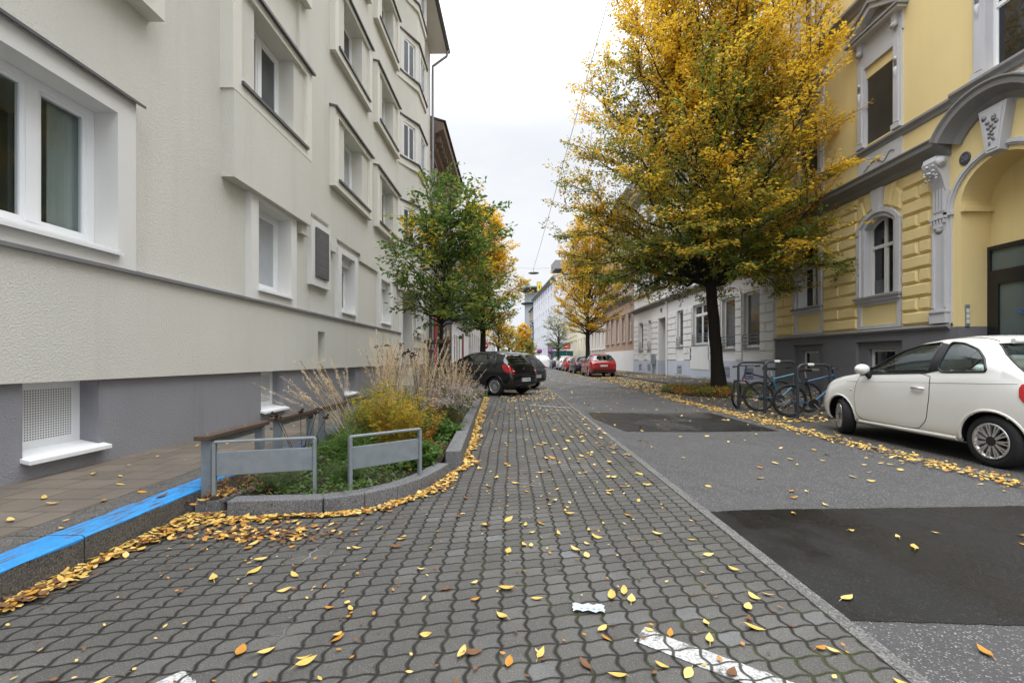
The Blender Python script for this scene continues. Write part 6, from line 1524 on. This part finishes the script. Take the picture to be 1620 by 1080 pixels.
drift('fallen_leaves', P, 88, zb=.007, pile=.004, ls=.075, p=(.4, .34, .14, .12))
n = 1500; P = np.c_[1.6+3.2*r.random(n), 4.2+34*r.random(n)]; P = P[r.random(len(P)) < .10+.013*P[:, 1]+.25*(P[:, 0] > 4.2)]
drift('fallen_leaves', P, 89, zb=.008, pile=.004, ls=.075, p=(.4, .4, .14, .06))
drift('leaf_crumbs', np.c_[r.uniform(-2.3, 1.4, 550), 1.55+4.2*r.random(550)], 90, zb=.005, pile=.004, ls=.028, p=(.1, .25, .2, .45))
drift('fallen_leaves', np.c_[r.uniform(-4.0, -2.6, 60), 2.2+12*r.random(60)], 91, zb=.175, pile=.004, p=(.5, .3, .1, .1))
# the nearest single leaves are countable
def leaf_mesh(k):
    q = random.Random(k); ln, wd = .042*q.uniform(.85, 1.2), .021*q.uniform(.8, 1.15); cu = q.uniform(.2, 1.0); tw = q.uniform(-.3, .3); N_ = 7; V = []; F = []
    for i in range(N_):
        t = i/(N_-1); x = (t*2-1)*ln; w_ = wd*math.sin(math.pi*min(1, t*1.02+.02))**.75*(1.08-.35*t); z = .006+cu*.012*(abs(t*2-1)**1.7); f = .004*cu
        V += [(x, -w_, z+f+w_*tw*.5), (x, 0, z), (x, w_, z+f-w_*tw*.5)]
    for i in range(N_-1):
        for j in (0, 1): a = i*3+j; F.append((a, a+3, a+4, a+1))
    V += [(-ln, -.0012, .006+cu*.012), (-ln-.02, -.001, .004), (-ln-.02, .001, .004), (-ln, .0012, .006+cu*.012)]; m = len(V); F.append((m-4, m-3, m-2, m-1))
    me = bpy.data.meshes.new('fallen_leaf'); me.from_pydata(V, [], F); me.materials.append(GL[(0, 1, 0, 2, 0, 1, 3, 0, 1, 2)[k % 10]]); me.polygons.foreach_set('use_smooth', [True]*len(F)); me.update(); return me
LM = [leaf_mesh(k) for k in range(20)]; q = random.Random(99); used = []
LG = 'single fallen leaves scattered over the paving and asphalt'
def put_leaf(x, y, z, where):
    o = bpy.data.objects.new('fallen_leaf', q.choice(LM)); COL.objects.link(o); o.location = (x, y, z); o.rotation_euler = (q.gauss(0, .1), q.gauss(0, .1), q.uniform(0, 6.28)); s = q.uniform(.55, 1.05); o.scale = (s, s, s)
    tag(o, where, 'leaf', LG)
cnt = 0
while cnt < 160:
    y = 1.6+5.2*q.random()**1.25; x = q.uniform(-1.75, 1.46) if q.random() > .35 else q.uniform(-.2, 1.46)
    if y > 3.2 and x < -.45-.1*(y > 4.5): continue
    if x < -1.9+.0*y or any((x-a)**2+(y-c)**2 < .008 for a, c in used): continue
    used.append((x, y)); put_leaf(x, y, .004, 'curled yellow to brown leaf lying alone on the wavy paving blocks'); cnt += 1
    if q.random() < .3 and cnt < 160: put_leaf(x+q.gauss(0, .05), y+q.gauss(0, .05), .008, 'curled yellow to brown leaf lying alone on the wavy paving blocks'); cnt += 1
for k in range(34): put_leaf(1.65+2.9*q.random(), 1.75+4.0*q.random()**1.2, .007, 'curled yellow to brown leaf lying alone on the asphalt road')
for k in range(22): put_leaf(-2.6-1.3*q.random(), 2.4+4.5*q.random(), .176, 'curled yellow to brown leaf lying alone on the brown pavement slabs')
# ================================================================== STEEL BARRIERS, TIMBER RAILS
def barrier(label, a, c, z0=-.05, zt=.55):
    a, c = Vector((*a, 0)), Vector((*c, 0)); e = (c-a).normalized(); n_ = Vector((-e.y, e.x, 0)); ln = (c-a).length; root = thing('guard_rail', label, 'barrier', a)
    t = .028; wd = .022; b = MB()
    for s in (0, ln): 
        b2 = MB(); b2.obox(e*(s+(t/2 if s == 0 else -t/2))+Vector((0, 0, (zt-.02+z0)/2)), e*t/2, n_*wd, (0, 0, (zt-.02-z0)/2), galv); b2.build('post', root, bevel=.004)
    b.obox(e*ln/2+Vector((0, 0, zt-.006)), e*(ln/2-.012), n_*wd, (0, 0, .010), galv)
    for s, k in ((.008, 1), (ln-.008, -1)): b.obox(e*(s+k*.006)+Vector((0, 0, zt-.014)), e*.010+Vector((0, 0, .006*k)), n_*wd, (Vector((0, 0, .008))-e*.004*k), galv)
    b.build('top_bar', root, bevel=.006)
    b = MB(); b.obox(e*ln/2+Vector((0, 0, (.275+.465)/2)), e*(ln/2-t-.001), n_*.010, (0, 0, .095), galv); b.build('panel', root, bevel=.004)
barrier('left-hand galvanised hoop barrier with a wide panel at the corner of the planting bed', (-2.37, 3.60), (-1.64, 3.82))
barrier('right-hand galvanised hoop barrier angled along the curved granite kerb', (-1.365, 3.80), (-.85, 4.25), zt=.558)
old_wood = M('grey_brown_rail_wood', (.095, .066, .05), .8, .25, var=.3, vs=6, bump=.003, bs=60, streak=.3)
def lean_rail(y, label):
    root = thing('leaning_rail', label, 'railing', (-2.45, y, .1), 0, 'low timber topped rails along the pavement edge')
    for dy in (.10, .86): b = MB(); b.box(-.04, .04, dy-.022, dy+.022, -.2, .455, galv); b.build('post', root, bevel=.006)
    b = MB(); b.box(-.012, .012, .10, .86, .40, .452, galv); b.build('bracket', root)
    b = MB(); b.box(-.055, .055, .02, .94, .456, .492, old_wood)
    for dy in (.1, .36, .62, .86): b.cyl((0, dy, .492), (0, dy, .496), .009, galv, n=8)
    b.build('seat_plank', root, bevel=.005)
rail_labels = ['timber topped steel rail nearest the camera, beside the left-hand barrier', 'second timber topped steel rail along the blue kerb', 'third timber topped steel rail along the blue kerb', 'fourth timber topped steel rail, half hidden in the grasses', 'last timber topped steel rail, deep in the plants beside the entrance']
for k, lb in enumerate(rail_labels): lean_rail(3.56+1.10*k, lb)
# ================================================================== BICYCLE RACKS AND BICYCLES
rack_m = M('anthracite_rack_steel', (.035, .037, .042), .45, .45, .2, var=.2, vs=9); sticker = M('worn_sticker', (.55, .55, .52), .6)
for k, (x0, x1, y, zt, lb) in enumerate(((5.37, 6.03, 10.8, 1.13, 'dark hoop bicycle rack nearest the big tree'), (5.47, 6.14, 9.85, 1.15, 'middle dark hoop bicycle rack with worn stickers on top'), (5.71, 6.36, 9.1, 1.09, 'dark hoop bicycle rack nearest the white hatchback'))):
    root = thing('bicycle_rack', lb, 'bicycle rack', (x0, y, 0), 0, 'hoop bicycle racks on the parking lane'); w_ = x1-x0; rc = .12
    P = [(0, 0, -.1), (0, 0, zt-rc)]+[(rc-rc*math.cos(a), 0, zt-rc+rc*math.sin(a)) for a in np.linspace(.15, math.pi/2, 6)]+[(w_-rc+rc*math.sin(a), 0, zt-rc+rc*math.cos(a)) for a in np.linspace(0, math.pi/2-.15, 6)]+[(w_, 0, zt-rc), (w_, 0, -.1)]
    b = MB(); b.tube(P, .028, rack_m, 10); b.build('hoop', root)
    for s in (0, w_): b = MB(); b.cyl((s, 0, 0), (s, 0, .022), .06, rack_m, n=14); b.build('foot', root)
    if k: b = MB(); b.tube([(w_*.3, 0, zt), (w_*.3+.08, 0, zt), (w_*.3+.12, 0, zt)], .0295, sticker, 10, caps=False); b.build('sticker', root)
def bicycle(label, loc, rz, fcol, steer=0, lean=0, tcol=None, fork_c=None, bars='flat', rack_=False, basket=False):
    root = thing('bicycle', label, 'bicycle', loc, rz); root.rotation_euler = (lean, 0, rz); rw, wb = .335, 1.04; fm, bl = fcol, black_paint
    hubr, hubf = Vector((-.52, 0, rw)), Vector((.52, 0, rw)); bb = Vector((-.08, 0, .28)); st = Vector((-.22, 0, .80)); hd = Vector((.30, 0, .86)); hl = Vector((.35, 0, .70))
    def wheel(c, sa):
        w_ = bpy.data.objects.new('wheel', None); COL.objects.link(w_); w_.parent = root; w_.location = c; w_.rotation_euler = (0, 0, sa); w_.empty_display_size = .1
        b = MB(); ring = [(math.cos(a)*(rw-.02), 0, math.sin(a)*(rw-.02)) for a in np.linspace(0, 6.2832, 40, endpoint=False)]; b.tube(ring, .026, rubber, 8, closed=True); b.build('tyre', w_)
        b = MB(); b.tube([(p[0]*.915, 0, p[2]*.915) for p in ring], .012, bl, 6, closed=True); b.cyl((0, -.035, 0), (0, .035, 0), .02, alloy, n=10)
        for k in range(28):
            a = 6.2832*k/28; a2 = a+(.35 if k % 2 else -.35); b.tube([(math.cos(a2)*.02, .02*(-1)**k, math.sin(a2)*.02), (math.cos(a)*(rw-.035), 0, math.sin(a)*(rw-.035))], .0013, alloy, 3, caps=False)
        b.build('rim', w_); return w_
    wheel(hubr, 0); wheel(hubf+Vector((.0, 0, 0)), steer)
    b = MB(); b.tube([hd, st*.98+Vector((0, 0, -.06))], .022, fm, 8); b.tube([hl, bb], .026, fm, 8); b.tube([st, bb], .021, bl if tcol else fm, 8); b.tube([hd+Vector((-.02, 0, .04)), hl+Vector((.02, 0, -.04))], .021, fm, 8)
    for s in (-.045, .045): b.tube([bb+Vector((0, s*.6, 0)), hubr+Vector((0, s, 0))], .013, fm, 6); b.tube([st+Vector((0, s*.4, -.04)), hubr+Vector((0, s, 0))], .011, bl, 6)
    b.build('frame', root)
    b = MB(); c, s_ = math.cos(steer), math.sin(steer); top = hl+Vector((.02, 0, -.05))
    for s in (-.05, .05): b.tube([top+Vector((0, s, 0)), Vector((.52-s_*s, s*c, rw+.34)), hubf+Vector((-s_*s, c*s, 0))], .018, fork_c or bl, 6)
    b.build('fork', root)
    b = MB(); sp = hd+Vector((-.035, 0, .13)); b.tube([hd, sp], .014, bl, 8); b.tube([sp, sp+Vector((c*.07, s_*.07, .02))], .014, bl, 8); m = sp+Vector((c*.07, s_*.07, .02)); o = Vector((-s_, c, 0)); f_ = Vector((c, s_, 0))
    b.tube([m-o*.31-f_*.06, m-o*.15+Vector((0, 0, .012)), m+o*.15+Vector((0, 0, .012)), m+o*.31-f_*.06], .012, bl, 8)
    for k in (-1, 1): b.tube([m+o*.20*k-f_*.03, m+o*.31*k-f_*.06], .017, rubber, 8); b.tube([m+o*.20*k+f_*.02, m+o*.27*k+f_*.04-Vector((0, 0, .04))], .006, bl, 5)
    b.build('handlebar', root)
    b = MB(); b.tube([st, st+Vector((-.03, 0, .14))], .013, alloy, 8); b.build('seat_post', root)
    b = MB(); q0 = st+Vector((-.03, 0, .16)); P = []
    for t, wd in ((-.14, .075), (-.10, .085), (-.03, .06), (.06, .03), (.13, .018)): P.append([q0+Vector((t, math.cos(a)*wd, math.sin(a)*.028)) for a in np.linspace(0, 6.2832, 11)])
    b.grid(P, bl, True); b.build('saddle', root)
    b = MB(); b.lathe([(.095, -.004), (.10, 0), (.095, .004), (.07, .003), (0, .003)], bb+Vector((0, -.05, 0)), (0, 1, 0), bl, 24)
    for k in (-1, 1): e = bb+Vector((.12*k, -.07*k, -.12*k)); b.tube([bb+Vector((0, -.07*k, 0)), e], .009, alloy, 6); b.obox(e+Vector((0, -.05*k, 0)), (.045, 0, 0), (0, .04, 0), (0, 0, .01), bl)
    b.build('crankset', root)
    if rack_:
        b = MB()
        for s in (-.06, .06): b.tube([Vector((-.28, s, .76)), Vector((-.78, s, .74)), hubr+Vector((0, s, .0))], .006, bl, 5)
        b.build('luggage_rack', root)
        b = MB(); b.lathe([(0, -.02), (.035, -.01), (.035, .01), (0, .02)], (-.82, 0, .70), (1, 0, 0), red_lens, 12); b.build('rear_light', root)
        b = MB(); P = [[(-.52+math.cos(a)*.375, y, rw+math.sin(a)*.375) for y in (-.03, 0, .03)] for a in np.linspace(.5, 3.3, 18)]; b.grid(P, bl, True); b.build('mudguard', root)
    return root
navy = M('navy_bike_paint', (.02, .03, .08), .3, .5, coat=.4); teal = M('teal_bike_paint', (.008, .12, .18), .3, .5, coat=.4); blk_b = M('black_bike_paint', (.02, .02, .022), .35, .5, coat=.3); blue_b = M('blue_bike_paint', (.012, .07, .17), .3, .5, coat=.4)
bicycle('dark navy bicycle with drooping handlebar and turned front wheel at the first rack', (5.98, 11.02, .02), R(176), navy, R(50), R(4))
bicycle('teal framed bicycle with mudguard leaning at the middle rack', (6.12, 10.25, .02), R(-8), teal, R(10), R(-5), rack_=True)
bicycle('black and blue mountain bicycle with high handlebar at the rack nearest the white car', (6.20, 9.28, .02), R(-6), blue_b, R(-14), R(4), tcol=True)
# ================================================================== SIGNS, LAMP, CABLES, SMALL THINGS
white_e = M('white_enamel', (.75, .75, .75), .4); red_e = M('red_enamel', (.55, .02, .03), .4, .5); blue_e = M('blue_enamel', (.04, .08, .42), .4, .5)
def round_sign(label, x, y, z, rad, kind, z0=0):
    root = thing('traffic_sign', label, 'traffic sign', (x, y, z0)); b = MB(); b.cyl((0, .03, -.1), (0, .03, z+rad), .03, galv, n=10); b.build('pole', root)
    b = MB(); b.lathe([(0, .012), (rad, .012), (rad, 0), (0, 0)], (0, 0, z), (0, -1, 0), red_e, 28)
    if kind == 'stop': b.lathe([(0, .016), (rad*.78, .016), (rad*.78, .011)], (0, 0, z), (0, -1, 0), blue_e, 28); d = rad*.74; b.obox((0, -.018, z), (d*.7, 0, -d*.7), (0, .002, 0), (rad*.07, 0, rad*.07), red_e)
    else: b.box(-rad*.7, rad*.7, -.018, -.013, z-rad*.16, z+rad*.16, white_e)
    b.build('disc', root)
round_sign('round blue no-stopping sign left of the white covered mound', 3.75, 62, 2.3, .34, 'stop')
round_sign('round blue no-stopping sign behind the parked row on the right', 5.1, 60.5, 2.2, .34, 'stop')
round_sign('round red no-entry sign beside the trunk of the yellow green hornbeam', -2.55, 42, 2.3, .38, 'no', .17)
sq = thing('warning_sign', 'small square red sign above the green container roof', 'traffic sign', (7.55, 63, .1)); b = MB(); b.cyl((0, .03, -.1), (0, .03, 3.2), .03, galv, n=8); b.build('pole', sq); b = MB(); b.box(-.42, .42, -.02, .0, 2.5, 3.2, red_e); b.box(-.26, .26, -.024, -.0205, 2.78, 2.92, white_e); b.build('plate', sq)
ct = thing('site_container', 'dark green container with a white roof edge beyond the parked cars', 'container', (8.2, 70, .1)); b = MB(); gm = M('dark_green_metal', (.012, .09, .08), .5, .4, .2); b.box(-1.5, 1.2, 0, 5, 0, 2.4, gm)
for k in range(12): b.box(-1.45+k*.22, -1.36+k*.22, -.03, -.001, .15, 2.3, gm)
b.build('body', ct); b = MB(); b.box(-1.6, 1.3, -.1, 5.1, 2.4, 2.62, white_e); b.build('roof', ct)
# white sheet thrown over a heap at the roadside
hp = thing('covered_heap', 'white plastic sheet draped over a heap at the roadside in the distance', 'heap', (4.2, 66, 0)); b = MB(); rr = np.random.default_rng(3); P = []
for i in range(15):
    v = i/14*math.pi/2; P.append([((1.45*math.cos(v)**.7)*math.cos(u)*(1+.06*math.sin(5*u+i)), (1.3*math.cos(v)**.7)*math.sin(u), .65+1.05*math.sin(v)*(1+.05*math.sin(3*u))+rr.normal(0, .025)) for u in np.linspace(0, 6.2832, 33)])
P.insert(0, [((1.6*(1+.09*math.sin(4*u)))*math.cos(u), 1.4*math.sin(u), .25+.18*math.sin(3*u+1)) for u in np.linspace(0, 6.2832, 33)])
b.grid(P, M('white_sheet', (.66, .66, .68), .6, .4, var=.15, vs=3), True); b.build('sheet', hp); b = MB(); b.lathe([(1.35, 0), (1.3, .5), (1.0, .75), (0, .9)], (0, 0, 0), (0, 0, 1), M('brown_heap', (.14, .09, .06), .9, var=.4, vs=3), 20); b.build('heap', hp)
bo = thing('bollard', 'short grey blue bollard by the kerb in front of the white covered mound', 'bollard', (4.5, 52, 0)); b = MB(); b.cyl((0, 0, 0), (0, 0, .95), .11, M('grey_blue_metal', (.16, .19, .26), .5, .4), n=12); b.lathe([(.11, .95), (.12, 1.0), (.07, 1.06), (0, 1.08)], (0, 0, 0), (0, 0, 1), galv, 12); b.build('post', bo)
# street lamp hung on a cross wire, and a long overhead cable
lp = thing('street_lamp', 'flat grey street lamp hanging from the overhead wire above the road', 'street lamp', (2.0, 42, 9.15)); b = MB(); b.lathe([(0, .16), (.12, .14), (.2, .07), (.48, .02), (.50, -.03), (.4, -.07), (0, -.08)], (0, 0, 0), (0, 0, 1), M('lamp_grey', (.22, .25, .27), .5, .4), 24); b.build('lamp_shade', lp); b = MB(); b.cyl((0, 0, .1), (0, 0, .42), .02, iron, n=8); b.build('hanger', lp)
def cable(label, pts, r_=.012):
    root = thing('overhead_cable', label, 'cable', pts[0]); b = MB(); p0 = Vector(pts[0]); b.tube([Vector(p)-p0 for p in pts], r_, black_paint, 5); b.build('wire', root)
cable('thin cross wire that carries the street lamp between the house fronts', [(-4.0, 42, 10.0), (-1.2, 42, 9.7), (2.0, 42, 9.55), (6, 42, 9.7), (10.4, 42, 10.0)], .008)
cable('dark overhead cable running up the street towards the top of the picture', [(2.0, 42, 9.6), (2.2, 36, 10.0), (2.62, 24, 11.2), (3.0, 14, 12.35), (3.3, 4, 13.6), (3.8, -10, 15.5)], .013)
# folded paper wrapper on the paving
tp = thing('litter', 'crumpled white paper wrapper with pale blue marks lying on the paving', 'litter', (.365, 2.17, .006), R(-6)); pm = M('white_wrapper', (.48, .52, .57), .5, .4, var=.05, vs=30); pb_ = M('pale_blue_print', (.42, .58, .66), .5, .4)
b = MB(); P = [[(-.075+.15*i/10+.004*math.sin(j*2+i), -.028+.052*j/5+.004*math.sin(i*1.7), .006+.007*abs(math.sin(i*.9+j*1.3))+.006*(j == 5)) for j in range(6)] for i in range(11)]; b.grid(P, pm, False); b.build('paper', tp)
b = MB()
for k in range(4): b.box(-.04+k*.028, -.026+k*.028, -.012, -.002, .0145, .0150, pb_)
b.build('print', tp)
